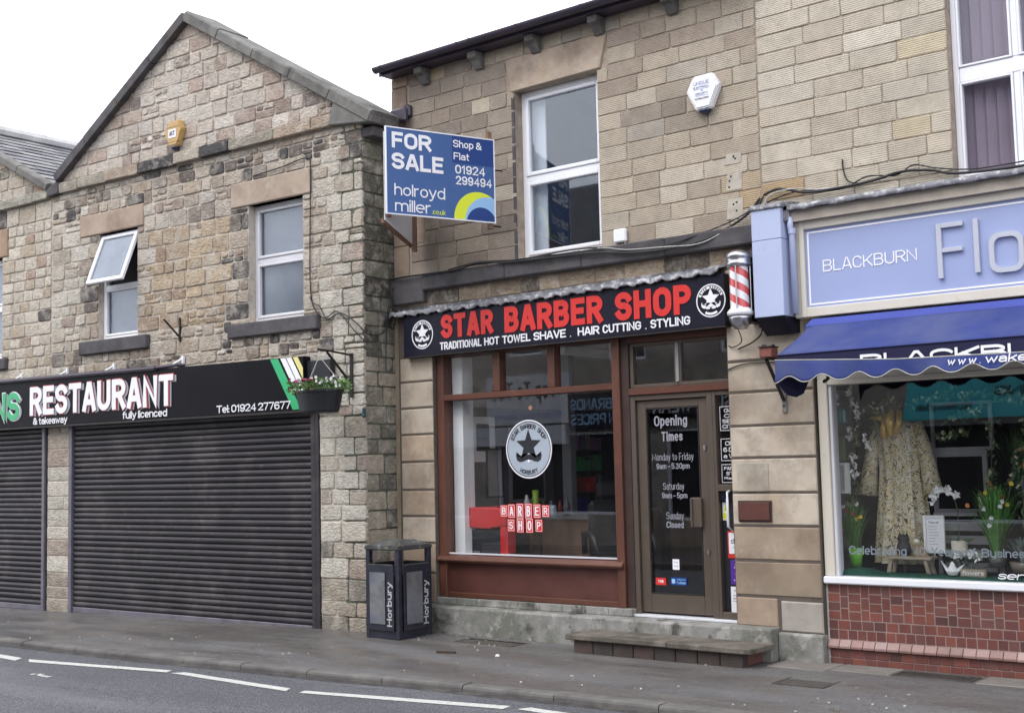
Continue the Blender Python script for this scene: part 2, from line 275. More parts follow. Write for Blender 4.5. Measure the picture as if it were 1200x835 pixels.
# ------------------------------------------------------------------ object helpers
def tag(o, label=None, cat=None, group=None, kind=None):
    if label: o['label'] = label
    if cat: o['category'] = cat
    if group: o['group'] = group
    if kind: o['kind'] = kind
    return o
def thing(name, label, cat, loc=(0, 0, 0), rz=0, group=None):
    o = bpy.data.objects.new(name, None); COL.objects.link(o); o.location = loc; o.rotation_euler = (0, 0, rz); o.empty_display_size = .1
    return tag(o, label, cat, group)
def link(name, me, m, parent=None, loc=None):
    o = bpy.data.objects.new(name, me); COL.objects.link(o)
    if m and not me.materials: me.materials.append(MT[m])
    if parent: o.parent = parent
    if loc: o.location = loc
    return o
class MB:
    def __init__(s): s.v = []; s.f = []; s.c = []
    def add(s, v, f, col=None, xf=None):
        b = len(s.v)
        if xf: v = [tuple(xf @ Vector(p)) for p in v]
        s.v += [tuple(p) for p in v]; s.f += [[b + i for i in q] for q in f]; s.c += [col or (.5, .5, .5)] * len(v)
        return s
    def box(s, x0, x1, y0, y1, z0, z1, col=None, xf=None):
        v = [(x, y, z) for x in (x0, x1) for y in (y0, y1) for z in (z0, z1)]
        return s.add(v, [(0, 1, 3, 2), (4, 6, 7, 5), (0, 4, 5, 1), (2, 3, 7, 6), (0, 2, 6, 4), (1, 5, 7, 3)], col, xf)
    def prism(s, poly, a, b, axis='y', col=None, xf=None):
        """poly in the plane across axis, extruded from a to b"""
        n = len(poly)
        def P(p, d): return (p[0], d, p[1]) if axis == 'y' else ((d, p[0], p[1]) if axis == 'x' else (p[0], p[1], d))
        v = [P(p, a) for p in poly] + [P(p, b) for p in poly]
        f = [tuple(range(n))[::-1], tuple(range(n, 2 * n))] + [(i, (i + 1) % n, n + (i + 1) % n, n + i) for i in range(n)]
        return s.add(v, f, col, xf)
    def tube(s, pts, r, n=8, col=None, cap=True):
        pts = [Vector(p) for p in pts]; rr = r if isinstance(r, (list, tuple)) else [r] * len(pts); v = []; f = []
        for i, p in enumerate(pts):
            d = (pts[min(i + 1, len(pts) - 1)] - pts[max(i - 1, 0)]).normalized()
            a = d.cross(Vector((0, 0, 1)) if abs(d.z) < .9 else Vector((1, 0, 0))).normalized(); b = d.cross(a)
            v += [p + (a * cos(2 * pi * k / n) + b * sin(2 * pi * k / n)) * rr[i] for k in range(n)]
        for i in range(len(pts) - 1):
            f += [(i * n + k, i * n + (k + 1) % n, (i + 1) * n + (k + 1) % n, (i + 1) * n + k) for k in range(n)]
        if cap: f += [tuple(range(n))[::-1], tuple((len(pts) - 1) * n + k for k in range(n))]
        return s.add(v, f, col)
    def lathe(s, prof, c=(0, 0, 0), n=20, col=None, sx=1, sy=1, xf=None):
        v = []; f = []
        for r, z in prof: v += [(c[0] + r * sx * cos(2 * pi * k / n), c[1] + r * sy * sin(2 * pi * k / n), c[2] + z) for k in range(n)]
        for i in range(len(prof) - 1):
            f += [(i * n + k, i * n + (k + 1) % n, (i + 1) * n + (k + 1) % n, (i + 1) * n + k) for k in range(n)]
        f += [tuple(range(n))[::-1], tuple((len(prof) - 1) * n + k for k in range(n))]
        return s.add(v, f, col, xf)
    def leaf(s, p, d, l, w, col):
        p = Vector(p); d = Vector(d).normalized(); a = d.cross(Vector((U(-1, 1), U(-1, 1), U(-1, 1)))).normalized()
        return s.add([p, p + d * l * .5 + a * w, p + d * l, p + d * l * .5 - a * w], [(0, 1, 2, 3)], col)
    def mesh(s, name, fix=True, smooth=False):
        me = bpy.data.meshes.new(name); me.from_pydata(s.v, [], s.f); me.update()
        ca = me.color_attributes.new('Col', 'FLOAT_COLOR', 'POINT')
        ca.data.foreach_set('color', [x for c in s.c for x in (*c, 1)])
        if fix:
            bm = bmesh.new(); bm.from_mesh(me); bmesh.ops.recalc_face_normals(bm, faces=bm.faces); bm.to_mesh(me); bm.free()
        if smooth: me.polygons.foreach_set('use_smooth', [True] * len(me.polygons))
        return me
    def out(s, name, m, parent=None, loc=None, bevel=0, smooth=False, seg=1):
        me = s.mesh(name, smooth=smooth)
        if bevel:
            bm = bmesh.new(); bm.from_mesh(me)
            bmesh.ops.bevel(bm, geom=[e for e in bm.edges if len(e.link_faces) == 2 and e.calc_face_angle(0) > .5], offset=bevel, segments=seg, affect='EDGES', clamp_overlap=True)
            bm.to_mesh(me); bm.free()
        return link(name, me, m, parent, loc)
def box(name, m, p, x0, x1, y0, y1, z0, z1, bevel=0, col=None): return MB().box(x0, x1, y0, y1, z0, z1, col).out(name, m, p, bevel=bevel)

def _arc(cx, cy, rx, ry, a0, a1, n=7):
    return [(cx + rx * cos(radians(a0 + (a1 - a0) * k / n)), cy + ry * sin(radians(a0 + (a1 - a0) * k / n))) for k in range(n + 1)]
A_ = _arc
def _loop(lo, hi, rx=.5, ry=None):
    ry = ry or min(.32, (hi - lo) / 2); return _arc(.5, hi - ry, rx, ry, 0, 180) + _arc(.5, lo + ry, rx, ry, 180, 360)
# letter skeletons on a unit square: (width, [strokes]); a stroke ending in 'c' is closed
GL = {
 'A': (.66, [[(0, 0), (.42, 1), (.58, 1), (1, 0)], [(.17, .27), (.83, .27)]]),
 'B': (.64, [[(.5, .53), (0, .53), (0, 1)] + A_(.55, .765, .4, .235, 90, -90) + [(.5, .53)] + A_(.58, .265, .42, .265, 90, -90) + [(0, 0), (0, .53)]]),
 'C': (.62, [A_(.5, .68, .5, .32, 18, 180) + A_(.5, .32, .5, .32, 180, 342)]),
 'D': (.64, [A_(.45, .68, .55, .32, 0, 90) + [(0, 1), (0, 0)] + A_(.45, .32, .55, .32, 270, 360) + ['c']]),
 'E': (.54, [[(1, 1), (0, 1), (0, 0), (1, 0)], [(0, .52), (.88, .52)]]),
 'F': (.52, [[(1, 1), (0, 1), (0, 0)], [(0, .5), (.88, .5)]]),
 'G': (.66, [A_(.5, .68, .5, .32, 22, 180) + A_(.5, .32, .5, .32, 180, 360) + [(1, .48), (.58, .48)]]),
 'H': (.64, [[(0, 0), (0, 1)], [(1, 0), (1, 1)], [(0, .52), (1, .52)]]),
 'I': (.0, [[(0, 0), (0, 1)]]),
 'J': (.5, [[(1, 1)] + A_(.5, .28, .5, .28, 0, -180)]),
 'K': (.64, [[(0, 0), (0, 1)], [(0, .38), (1, 1)], [(.32, .58), (1, 0)]]),
 'L': (.52, [[(0, 1), (0, 0), (1, 0)]]),
 'M': (.95, [[(0, 0), (0, 1), (.5, .18), (1, 1), (1, 0)]]),
 'N': (.66, [[(0, 0), (0, 1), (1, 0), (1, 1)]]),
 'O': (.66, [_loop(0, 1) + ['c']]),
 'P': (.62, [[(0, 0), (0, 1)] + A_(.55, .73, .45, .27, 90, -90) + [(0, .46)]]),
 'Q': (.66, [_loop(0, 1) + ['c'], [(.6, .25), (1, -.04)]]),
 'R': (.64, [[(0, 0), (0, 1)] + A_(.55, .74, .45, .26, 90, -90) + [(0, .48)], [(.52, .46), (.98, 0)]]),
 'S': (.62, [A_(.5, .755, .5, .245, 18, 250, 12) + A_(.5, .265, .5, .265, 80, -158, 12)]),
 'T': (.62, [[(0, 1), (1, 1)], [(.5, 1), (.5, 0)]]),
 'U': (.64, [[(0, 1)] + A_(.5, .32, .5, .32, 180, 360) + [(1, 1)]]),
 'V': (.64, [[(0, 1), (.46, 0), (.54, 0), (1, 1)]]),
 'W': (.92, [[(0, 1), (.24, 0), (.5, .9), (.76, 0), (1, 1)]]),
 'X': (.62, [[(0, 0), (1, 1)], [(0, 1), (1, 0)]]),
 'Y': (.62, [[(0, 1), (.5, .45), (.5, 0)], [(1, 1), (.5, .45)]]),
 'Z': (.6, [[(0, 1), (1, 1), (0, 0), (1, 0)]]),
 'a': (.46, [A_(.5, .5, .47, .2, 150, 0) + [(1, 0)], [(1, .40)] + A_(.42, .20, .42, .20, 90, 270) + [(1, .05)]]),
 'b': (.48, [[(0, 1), (0, 0)], _loop(0, .7) + ['c']]),
 'c': (.44, [A_(.5, .44, .5, .26, 35, 180) + A_(.5, .26, .5, .26, 180, 325)]),
 'd': (.48, [[(1, 1), (1, 0)], _loop(0, .7) + ['c']]),
 'e': (.48, [[(.04, .35), (1, .35)] + A_(.5, .44, .5, .26, 0, 180) + A_(.5, .26, .5, .26, 180, 300)]),
 'f': (.28, [[(1, 1)] + A_(.7, .78, .4, .22, 90, 180) + [(.3, 0)], [(0, .66), (1, .66)]]),
 'g': (.48, [_loop(0, .7) + ['c'], [(1, .7), (1, -.05)] + A_(.5, -.06, .5, .22, 0, -160)]),
 'h': (.46, [[(0, 1), (0, 0)], A_(.5, .44, .5, .26, 180, 0) + [(1, 0)]]),
 'i': (.0, [[(0, 0), (0, .7)], [(0, .92), (0, 1.02)]]),
 'j': (.2, [[(1, .7), (1, -.1), (0, -.25)], [(1, .92), (1, 1.02)]]),
 'k': (.46, [[(0, 0), (0, 1)], [(0, .24), (1, .7)], [(.35, .42), (1, 0)]]),
 'l': (.0, [[(0, 0), (0, 1)]]),
 'm': (.78, [[(0, .7), (0, 0)], A_(.25, .46, .25, .24, 180, 0) + [(.5, 0)], A_(.75, .46, .25, .24, 180, 0) + [(1, 0)]]),
 'n': (.46, [[(0, .7), (0, 0)], A_(.5, .44, .5, .26, 180, 0) + [(1, 0)]]),
 'o': (.48, [_loop(0, .7) + ['c']]),
 'p': (.48, [[(0, .7), (0, -.28)], _loop(0, .7) + ['c']]),
 'q': (.48, [[(1, .7), (1, -.28)], _loop(0, .7) + ['c']]),
 'r': (.28, [[(0, .7), (0, 0)], A_(.8, .42, .8, .28, 180, 85)]),
 's': (.42, [A_(.5, .535, .48, .165, 10, 250, 9) + A_(.5, .185, .5, .185, 80, -168, 9)]),
 't': (.30, [[(.4, .95), (.4, .2)] + A_(.8, .2, .4, .2, 180, 270), [(0, .68), (1, .68)]]),
 'u': (.46, [[(0, .7)] + A_(.5, .26, .5, .26, 180, 360), [(1, .7), (1, 0)]]),
 'v': (.46, [[(0, .7), (.45, 0), (.55, 0), (1, .7)]]),
 'w': (.72, [[(0, .7), (.25, 0), (.5, .6), (.75, 0), (1, .7)]]),
 'x': (.44, [[(0, 0), (1, .7)], [(0, .7), (1, 0)]]),
 'y': (.46, [[(0, .7), (.5, .02)], [(1, .7), (.45, -.12), (.3, -.26), (.05, -.27)]]),
 'z': (.42, [[(0, .7), (1, .7), (0, 0), (1, 0)]]),
 '0': (.54, [_loop(0, 1) + ['c']]),
 '1': (.26, [[(0, .78), (.8, 1), (.8, 0)]]),
 '2': (.54, [A_(.5, .72, .5, .28, 170, -25) + [(0, 0), (1, 0)]]),
 '3': (.54, [A_(.46, .76, .48, .24, 160, -80) + [(.35, .53)], [(.45, .53)] + A_(.48, .265, .52, .265, 80, -165)]),
 '4': (.58, [[(.78, 0), (.78, 1), (0, .28), (1, .28)]]),
 '5': (.54, [[(.95, 1), (.08, 1), (.04, .54)] + A_(.48, .32, .52, .32, 120, -160)]),
 '6': (.54, [[(.92, .86)] + A_(.5, .68, .5, .32, 50, 180) + [(0, .3)], _loop(0, .60) + ['c']]),
 '7': (.52, [[(0, 1), (1, 1), (.35, 0)]]),
 '8': (.54, [_loop(.0, .53) + ['c'], _loop(.53, 1, .46) + ['c']]),
 '9': (.54, [[(.08, .14)] + A_(.5, .32, .5, .32, 230, 360) + [(1, .7)], _loop(.40, 1) + ['c']]),
 '.': (.0, [[(0, 0), (0, .001)]]), ':': (.0, [[(0, 0), (0, .001)], [(0, .5), (0, .501)]]), '-': (.26, [[(0, .4), (1, .4)]]), '!': (.0, [[(0, .35), (0, 1)], [(0, 0), (0, .001)]]),
 '&': (.66, [[(1, 0), (.16, .68)] + A_(.42, .8, .26, .2, 200, -20, 8) + [(.1, .36)] + A_(.4, .22, .4, .22, 160, 320, 7) + [(.95, .5)]]),
 "'": (.0, [[(0, .8), (0, 1)]]),
}
def _ribbon(pts, h, closed):
    """outline of a stroke of half width h along pts, mitred; returns left and right points"""
    q = [pts[0]]
    for p in pts[1:]:
        if hypot(p[0] - q[-1][0], p[1] - q[-1][1]) > 1e-5: q.append(p)
    if closed and hypot(q[0][0] - q[-1][0], q[0][1] - q[-1][1]) < 1e-4: q.pop()
    n = len(q); L, Rr = [], []
    for i in range(n):
        a = q[i - 1] if (i or closed) else None; b = q[(i + 1) % n] if (i < n - 1 or closed) else None; p = q[i]
        def un(u, v): l = hypot(v[0] - u[0], v[1] - u[1]) or 1; return ((v[0] - u[0]) / l, (v[1] - u[1]) / l)
        d0 = un(a, p) if a else un(p, b); d1 = un(p, b) if b else d0
        n0, n1 = (-d0[1], d0[0]), (-d1[1], d1[0]); mx, my = n0[0] + n1[0], n0[1] + n1[1]; l = hypot(mx, my)
        if l < .2: mx, my, l = n0[0], n0[1], 1
        mx, my = mx / l, my / l; k = h / max(.62, mx * n1[0] + my * n1[1]); ex = (0, 0)
        if not closed and i in (0, n - 1): e = (d1 if i == 0 else d0); s_ = -1 if i == 0 else 1; ex = (e[0] * h * s_ * CAPX, e[1] * h * s_ * CAPX)
        L.append((p[0] + mx * k + ex[0], p[1] + my * k + ex[1])); Rr.append((p[0] - mx * k + ex[0], p[1] - my * k + ex[1]))
    return L, Rr
CAPX = 1.0
def text(name, s, m, p, x0, x1, z0, z1, y, bold=0., depth=.004, shear=0., spacing=1., mirror=False):
    """a word as flat raised lettering built from strokes; its outline box is x0..x1, z0..z1, facing -y in the parent's frame"""
    wt = .115 + bold * 2.0; gap = .16 * spacing + .0; lo = min([0] + [q[1] for c in s if c in GL for st_ in GL[c][1] for q in st_ if q != 'c']); hi = max([.3] + [q[1] for c in s if c in GL for st_ in GL[c][1] for q in st_ if q != 'c'])
    # one unit of skeleton height = H - wt*unit so that the painted outline fills the box
    Hbox = z1 - z0; unit = Hbox / ((hi - lo) * (1 - wt) + wt); t_ = wt * unit; sy = unit * (1 - wt)
    fixed = sum((t_ + (0 if k == len(s) - 1 else gap * unit * .55)) if c != ' ' else unit * .16 for k, c in enumerate(s)); flex = sum(GL[c][0] if c in GL else (.12 if c == ' ' else .5) for c in s) * unit
    sh_ = shear * (hi - lo) * sy; f = max(.15, (x1 - x0 - fixed - sh_) / flex) if flex > 0 else 1; cx = x0; b = MB(); j = 0
    if flex <= 0 or f <= .15: f = max(f, .15)
    for k, c in enumerate(s):
        if c == ' ': cx += unit * .16 + .12 * unit * f; continue
        wd, strokes = GL.get(c, (.5, [[(0, 0), (1, 0), (1, 1), (0, 1), 'c']])); W_ = wd * unit * f
        for st_ in strokes:
            cl = st_[-1] == 'c'; pts = [(cx + t_ / 2 + q[0] * W_ + shear * (q[1] - lo) * sy, z0 + t_ / 2 + (q[1] - lo) * sy) for q in st_ if q != 'c']
            L, Rr = _ribbon(pts, t_ / 2, cl); n = len(L)
            for i in range(n if cl else n - 1):
                i2 = (i + 1) % n; e = y - depth - .00009 * (j % 13); j += 1
                v = [(q[0], e, q[1]) for q in (L[i], Rr[i], Rr[i2], L[i2])] + [(q[0], y, q[1]) for q in (L[i], Rr[i], Rr[i2], L[i2])]
                b.add(v, [(0, 1, 2, 3), (0, 3, 7, 4), (1, 5, 6, 2)] + ([] if cl or 0 < i else [(0, 4, 5, 1)]) + ([] if cl or i < n - 2 else [(2, 6, 7, 3)]))
        cx += W_ + t_ + (0 if k == len(s) - 1 else gap * unit * .55)
    tot = cx - x0 + sh_
    if tot > (x1 - x0) * 1.001 or tot < (x1 - x0) * .9:      # single narrow characters keep their own width
        if len(s) > 2: b.v = [(x0 + (q[0] - x0) * (x1 - x0) / tot, q[1], q[2]) for q in b.v]
        elif tot < (x1 - x0): b.v = [(q[0] + (x1 - x0 - tot) / 2, q[1], q[2]) for q in b.v]
    return b.out(name, m, p)

# ------------------------------------------------------------------ stone walls
def clip(poly, a, b, c):
    """keep the side a*u + b*v <= c"""
    o = []
    for i in range(len(poly)):
        p, q = poly[i], poly[(i + 1) % len(poly)]; dp = a * p[0] + b * p[1] - c; dq = a * q[0] + b * q[1] - c
        if dp <= 0: o.append(p)
        if dp * dq < 0: t = dp / (dp - dq); o.append((p[0] + (q[0] - p[0]) * t, p[1] + (q[1] - p[1]) * t))
    return o
def area(p): return abs(sum(p[i][0] * p[(i + 1) % len(p)][1] - p[(i + 1) % len(p)][0] * p[i][1] for i in range(len(p)))) / 2
def stone_geo(poly, F, joint=.006, bev=.008, front=.012, back=.03, rough=.004, cham=.012, bulge=0.):
    """one irregular block: chamfered outline, bevelled arris, uneven face. F=(origin,U,V,N)"""
    O, Uv, Vv, Nv = F
    cu = sum(p[0] for p in poly) / len(poly); cv = sum(p[1] for p in poly) / len(poly)
    sh = []
    for p in poly:
        sh.append((p[0] - math.copysign(min(joint, abs(p[0] - cu) * .6), p[0] - cu) + U(-rough, rough), p[1] - math.copysign(min(joint, abs(p[1] - cv) * .6), p[1] - cv) + U(-rough, rough)))
    ring = []
    n = len(sh)
    for i in range(n):
        p, a, b = sh[i], sh[i - 1], sh[(i + 1) % n]
        for q in (a, b):
            l = hypot(q[0] - p[0], q[1] - p[1]) or 1; k = min(cham * U(.5, 1.5), l * .35) / l; ring.append((p[0] + (q[0] - p[0]) * k, p[1] + (q[1] - p[1]) * k))
    def ins(p, d): return (p[0] - math.copysign(min(d, abs(p[0] - cu) * .7), p[0] - cu), p[1] - math.copysign(min(d, abs(p[1] - cv) * .7), p[1] - cv))
    m = len(ring); f0 = front + U(-.3, .5) * rough * 2; tu, tv = U(-1, 1) * rough, U(-1, 1) * rough
    def P(q, h): return O + Uv * q[0] + Vv * q[1] + Nv * h
    v = [P(q, -back) for q in ring] + [P(q, f0 - bev) for q in ring] + [P(ins(q, bev), f0 + tu * (1 if q[0] > cu else -1) + tv * (1 if q[1] > cv else -1)) for q in ring] + [P((cu + U(-.1, .1) * .1, cv), f0 + bulge)]
    fc = []
    for r in range(2): fc += [(r * m + i, r * m + (i + 1) % m, (r + 1) * m + (i + 1) % m, (r + 1) * m + i) for i in range(m)]
    fc += [(2 * m + i, 2 * m + (i + 1) % m, 3 * m) for i in range(m)]
    return v, fc, P((cu, cv), 0)
def frame(O, ax='x'):
    return (Vector(O), Vector((1, 0, 0)), Vector((0, 0, 1)), Vector((0, -1, 0))) if ax == 'x' else (Vector(O), Vector((0, 1, 0)), Vector((0, 0, 1)), Vector((1, 0, 0)))
def lay(x0, x1, zs, wr, holes=(), clips=(), minw=.09, mixed=0):
    """courses of stones as polygons; holes are (x0,x1,z0,z1)"""
    out = []
    for a, b in zip(zs[:-1], zs[1:]):
        cuts = sorted({x0, x1} | {h[i] for h in holes if h[2] < b - .01 and h[3] > a + .01 for i in (0, 1) if x0 < h[i] < x1})
        for s, e in zip(cuts[:-1], cuts[1:]):
            lo, hi = a, b; mid = (s + e) / 2; parts = [(a, b)]
            for h in holes:
                if h[0] <= mid <= h[1] and h[2] < b and h[3] > a:
                    np_ = []
                    for (p, q) in parts:
                        if h[2] > p + .035: np_.append((p, min(q, h[2])))
                        if h[3] < q - .035: np_.append((max(p, h[3]), q))
                    parts = [(p, q) for p, q in np_ if not (p < h[3] - .001 and q > h[2] + .001)]
            for lo, hi in parts:
                x = s
                while x < e - 1e-4:
                    wd = U(*wr) * (hi - lo) / .16 if hi - lo > .1 else U(*wr)
                    nx = x + wd
                    if e - nx < minw: nx = e
                    pl = [(x, lo), (nx, lo), (nx, hi), (x, hi)]
                    for cl in clips: pl = clip(pl, *cl) if len(pl) > 2 else pl
                    if len(pl) == 4 and mixed and R() < mixed and hi - lo > .12:
                        m_ = lo + (hi - lo) * U(.4, .6); x_ = x + (nx - x) * U(.4, .6)
                        if nx - x < .2: out += [[(x, lo), (nx, lo), (nx, m_), (x, m_)], [(x, m_), (nx, m_), (nx, hi), (x, hi)]]
                        else: out += [[(x, lo), (nx, lo), (nx, m_), (x, m_)], [(x, m_), (x_, m_), (x_, hi), (x, hi)], [(x_, m_), (nx, m_), (nx, hi), (x_, hi)]]
                    elif len(pl) > 2 and area(pl) > .0025: out.append(pl)
                    x = nx
    return out
def courses(z0, z1, lo, hi):
    zs = [z0]
    while zs[-1] < z1 - lo: zs.append(zs[-1] + U(lo, hi))
    if z1 - zs[-1] < lo * .6: zs[-1] = z1
    else: zs.append(z1)
    return zs
def build_stones(jobs, parent, name='stone', limit=295, world=None):
    """jobs: (poly, frame, colour, material, kw). The largest in view become parts, the rest one joined part"""
    W = world or Matrix()
    def key(j):
        c = j[1][0] + j[1][1] * j[0][0][0] + j[1][2] * j[0][0][1]; return -area(j[0]) / ((W @ c - CAM).length ** 2)
    def unseen(j):
        c = W @ (j[1][0] + j[1][1] * j[0][0][0] + j[1][2] * j[0][0][1]); d = c - CAM; z = d.dot(fw)
        if z < .1: return True
        x = d.dot(r1) / z * 1487.95 + 600; y = 417.5 - d.dot(u1) / z * 1487.95
        return not (-40 < x < 1240 and -40 < y < 875)
    jobs = sorted(jobs, key=lambda j: (unseen(j), key(j)))
    rest = {}
    for i, (pl, F, col, m, kw) in enumerate(jobs):
        v, f, c = stone_geo(pl, F, **kw)
        if i < limit and not unseen((pl, F)):
            b = MB().add([p - c for p in v], f, col); link(name, b.mesh(name), m, parent, c)
        else: rest.setdefault(m, MB()).add(v, f, col)
    for m, b in rest.items(): tag(b.out('small_stones', m, parent), kind='stuff')
def grid_panels(mb, x0, x1, z0, z1, y0, y1, holes):
    xs = sorted({x0, x1} | {h[i] for h in holes for i in (0, 1) if x0 < h[i] < x1}); zs = sorted({z0, z1} | {h[i] for h in holes for i in (2, 3) if z0 < h[i] < z1})
    for a, b in zip(zs[:-1], zs[1:]):
        run = None
        for c, d in zip(xs[:-1], xs[1:]):
            m = ((c + d) / 2, (a + b) / 2); solid = not any(h[0] < m[0] < h[1] and h[2] < m[1] < h[3] for h in holes)
            if solid: run = (run[0] if run else c, d)
            if not solid and run: mb.box(run[0], run[1], y0, y1, a, b); run = None
        if run: mb.box(run[0], run[1], y0, y1, a, b)
def pick(pal): 
    t = U(0, sum(p[0] for p in pal))
    for p in pal:
        t -= p[0]
        if t <= 0: break
    k = U(.91, 1.09); return tuple(c * k for c in p[1])

# ================================================================== GROUND
KP = [(-60, -2.6), (-1, -2.55), (.6, -2.46), (1.6, -2.35), (2.4, -2.26), (3.4, -2.18), (5.1, -2.09), (8, -1.95), (14, -1.9), (60, -1.9)]
def ky(x):
    for a, b in zip(KP[:-1], KP[1:]):
        if x <= b[0]: return a[1] + (b[1] - a[1]) * (x - a[0]) / (b[0] - a[0])
    return KP[-1][1]
def gx(x): return .010 * max(min(x, 0), -12)
XS = [-60, -20, -12, -9, -7, -6, -5, -4, -3, -2, -1, 0, .6, 1.6, 2.4, 3.4, 4.2, 5.1, 6.5, 8, 11, 14, 20, 60]
def strip(name, m, rows, kind='structure'):
    b = MB(); n = len(XS); k = len(rows(0))
    for x in XS: b.v += [(x, y, z) for y, z in rows(x)]
    b.c = [(.5, .5, .5)] * len(b.v); b.f = [(i * k + j, (i + 1) * k + j, (i + 1) * k + j + 1, i * k + j + 1) for i in range(n - 1) for j in range(k - 1)]
    return tag(b.out(name, m), kind=kind)
strip('pavement', 'pavement', lambda x: [(ky(x) + .12, gx(x) - .052), (ky(x) + .5, gx(x) - .043), (-.9, gx(x) - .012), (-.4, gx(x)), (1.0, gx(x) + .0)])
strip('road', 'road', lambda x: [(-9.0, gx(x) - .15), (-7, gx(x) - .09), (-5.6, gx(x) - .075), (-4, gx(x) - .085), (ky(x) + .06, gx(x) - .105)])
strip('gutter_dark_strip', 'channel_dark', lambda x: [(ky(x) - .10 + .02 * sin(x * 3.1), gx(x) - .1015), (ky(x) - .001, gx(x) - .1008)])  # narrow dark strip laid on the road along the kerb foot
strip('opposite_pavement', 'pavement', lambda x: [(-12.5, gx(x) + .0), (-9.12, gx(x) - .05)])
g = MB(); g.add([(-700, -700, -.6), (700, -700, -.6), (700, 700, -.6), (-700, 700, -.6)], [(0, 1, 2, 3)]); tag(g.out('ground', 'pavement'), kind='structure')
def kerbrun(name, yf, sg, xs):
    root = bpy.data.objects.new(name, None); COL.objects.link(root); tag(root, kind='structure')
    for a, b in zip(xs[:-1], xs[1:]):
        a += .004; b -= .004; k = U(-.004, .004); prof = lambda x: [(yf(x), gx(x) - .30), (yf(x), gx(x) - .075 + k), (yf(x) + sg * .006, gx(x) - .058 + k), (yf(x) + sg * .022, gx(x) - .049 + k), (yf(x) + sg * .125, gx(x) - .046 + k), (yf(x) + sg * .125, gx(x) - .30)]
        v = [(a, *p) for p in prof(a)] + [(b, *p) for p in prof(b)]
        f = [tuple(range(6)), tuple(range(6, 12))] + [(i, (i + 1) % 6, 6 + (i + 1) % 6, 6 + i) for i in range(6)]
        MB().add(v, f).out('kerb_stone', 'kerb', root)
kx = [-3.25 - .95 * i for i in range(14, 0, -1)] + [-3.25, -2.22, -1.30, -.42, .38, 1.195, 2.03, 2.87, 3.75, 4.67] + [4.67 + .9 * i for i in range(1, 8)]
kerbrun('kerb', ky, 1, kx)
kerbrun('opposite_kerb', lambda x: -9.0, -1, [-14 + 1.0 * i for i in range(30)])
# zig-zag road markings: flat paint strips 4 mm above the tarmac
def rz(x, y): return gx(x) + (-.105 + (.020) * (ky(x) + .06 - y) / (ky(x) + 4.06)) + .0045
root = bpy.data.objects.new('zigzag_marking', None); COL.objects.link(root); tag(root, 'broken white zigzag line painted on the tarmac just out from the kerb', 'road marking')
for q in ([(-4.9, -2.90), (-2.299, -3.09), (-2.18, -3.235), (-4.9, -3.02)], [(-2.146, -3.11), (-.16, -2.834), (-.085, -2.94), (-1.95, -3.215)], [(.06, -2.842), (1.563, -2.9), (1.642, -3.014), (-.02, -2.945)],
          [(1.75, -2.91), (3.608, -2.50), (3.64, -2.628), (1.80, -3.01)], [(3.771, -2.466), (5.55, -2.58), (5.6, -2.69), (3.73, -2.575)], [(-7.1, -3.25), (-5.05, -2.92), (-5.1, -3.04), (-7.0, -3.37)], [(5.75, -2.58), (7.6, -2.2), (7.65, -2.3), (5.85, -2.68)]):
    b = MB(); n = 8; v = []
    for i in range(n + 1):
        t = i / n
        for p, r in ((q[0], q[1]), (q[3], q[2])):
            x, y = p[0] + (r[0] - p[0]) * t, p[1] + (r[1] - p[1]) * t + U(-.004, .004); v.append((x, y, rz(x, y)))
    b.add(v, [(2 * i, 2 * i + 1, 2 * i + 3, 2 * i + 2) for i in range(n)]); b.out('dash', 'road_paint', root)
b = MB()
for k in range(5):
    x, y = -1.15 + k * .07, -3.68 + U(-.03, .03); b.add([(x + U(0, .02), y, rz(x, y)), (x + .06, y - .01, rz(x, y)), (x + .07, y + .05, rz(x, y)), (x + .01, y + .04, rz(x, y))], [(0, 1, 2, 3)])
tag(b.out('worn_marking', 'road_paint'), 'small worn patch of white paint on the tarmac below the zigzag line', 'road marking')
# litter and grit
b = MB()
for k in range(150):
    x = U(-6, 6.4); y = U(ky(x) + .2, -.35); s = U(.004, .013) * (1.5 if R() < .08 else 1)
    b.box(x, x + s * U(.7, 2), y, y + s, gx(x) - .055 + (y + 2.4) * .022, gx(x) - .055 + (y + 2.4) * .022 + s * .6 + .004, pick([(3, (.5, .49, .46)), (2, (.22, .18, .13)), (1, (.6, .58, .5))]))
for k in range(110):
    x = U(-.3, 2.2); y = -.22 - abs(random.gauss(0, .22)); s = U(.004, .012); z = gx(x) - .006
    b.box(x, x + s * 1.6, y, y + s, z - .01, z + s, pick([(2, (.42, .38, .3)), (1, (.2, .16, .1))]))
tag(b.out('grit', 'plain'), 'scattered grit and small litter on the pavement', kind='stuff')
t = tag(MB().lathe([(.0, 0), (.02, .002), (.022, .014), (.012, .024), (0, .026)], (2.289, -1.086, gx(0) - .018), 10, (.8, .8, .78)).out('paper_scrap', 'plain', smooth=True), 'small white crumpled scrap on the pavement in front of the plinth', 'litter')
b = MB().add([(1.62, -1.16, .0), (1.80, -1.10, .0), (1.81, -1.12, 0), (1.63, -1.19, 0), (1.62, -1.16, -.03), (1.80, -1.10, -.03), (1.81, -1.12, -.03), (1.63, -1.19, -.03)], [(0, 1, 2, 3), (0, 1, 5, 4), (2, 3, 7, 6), (1, 2, 6, 5), (3, 0, 4, 7)], (.06, .04, .03))
tag(b.out('twig', 'plain'), 'short dark twig lying on the pavement in front of the bin', 'litter')
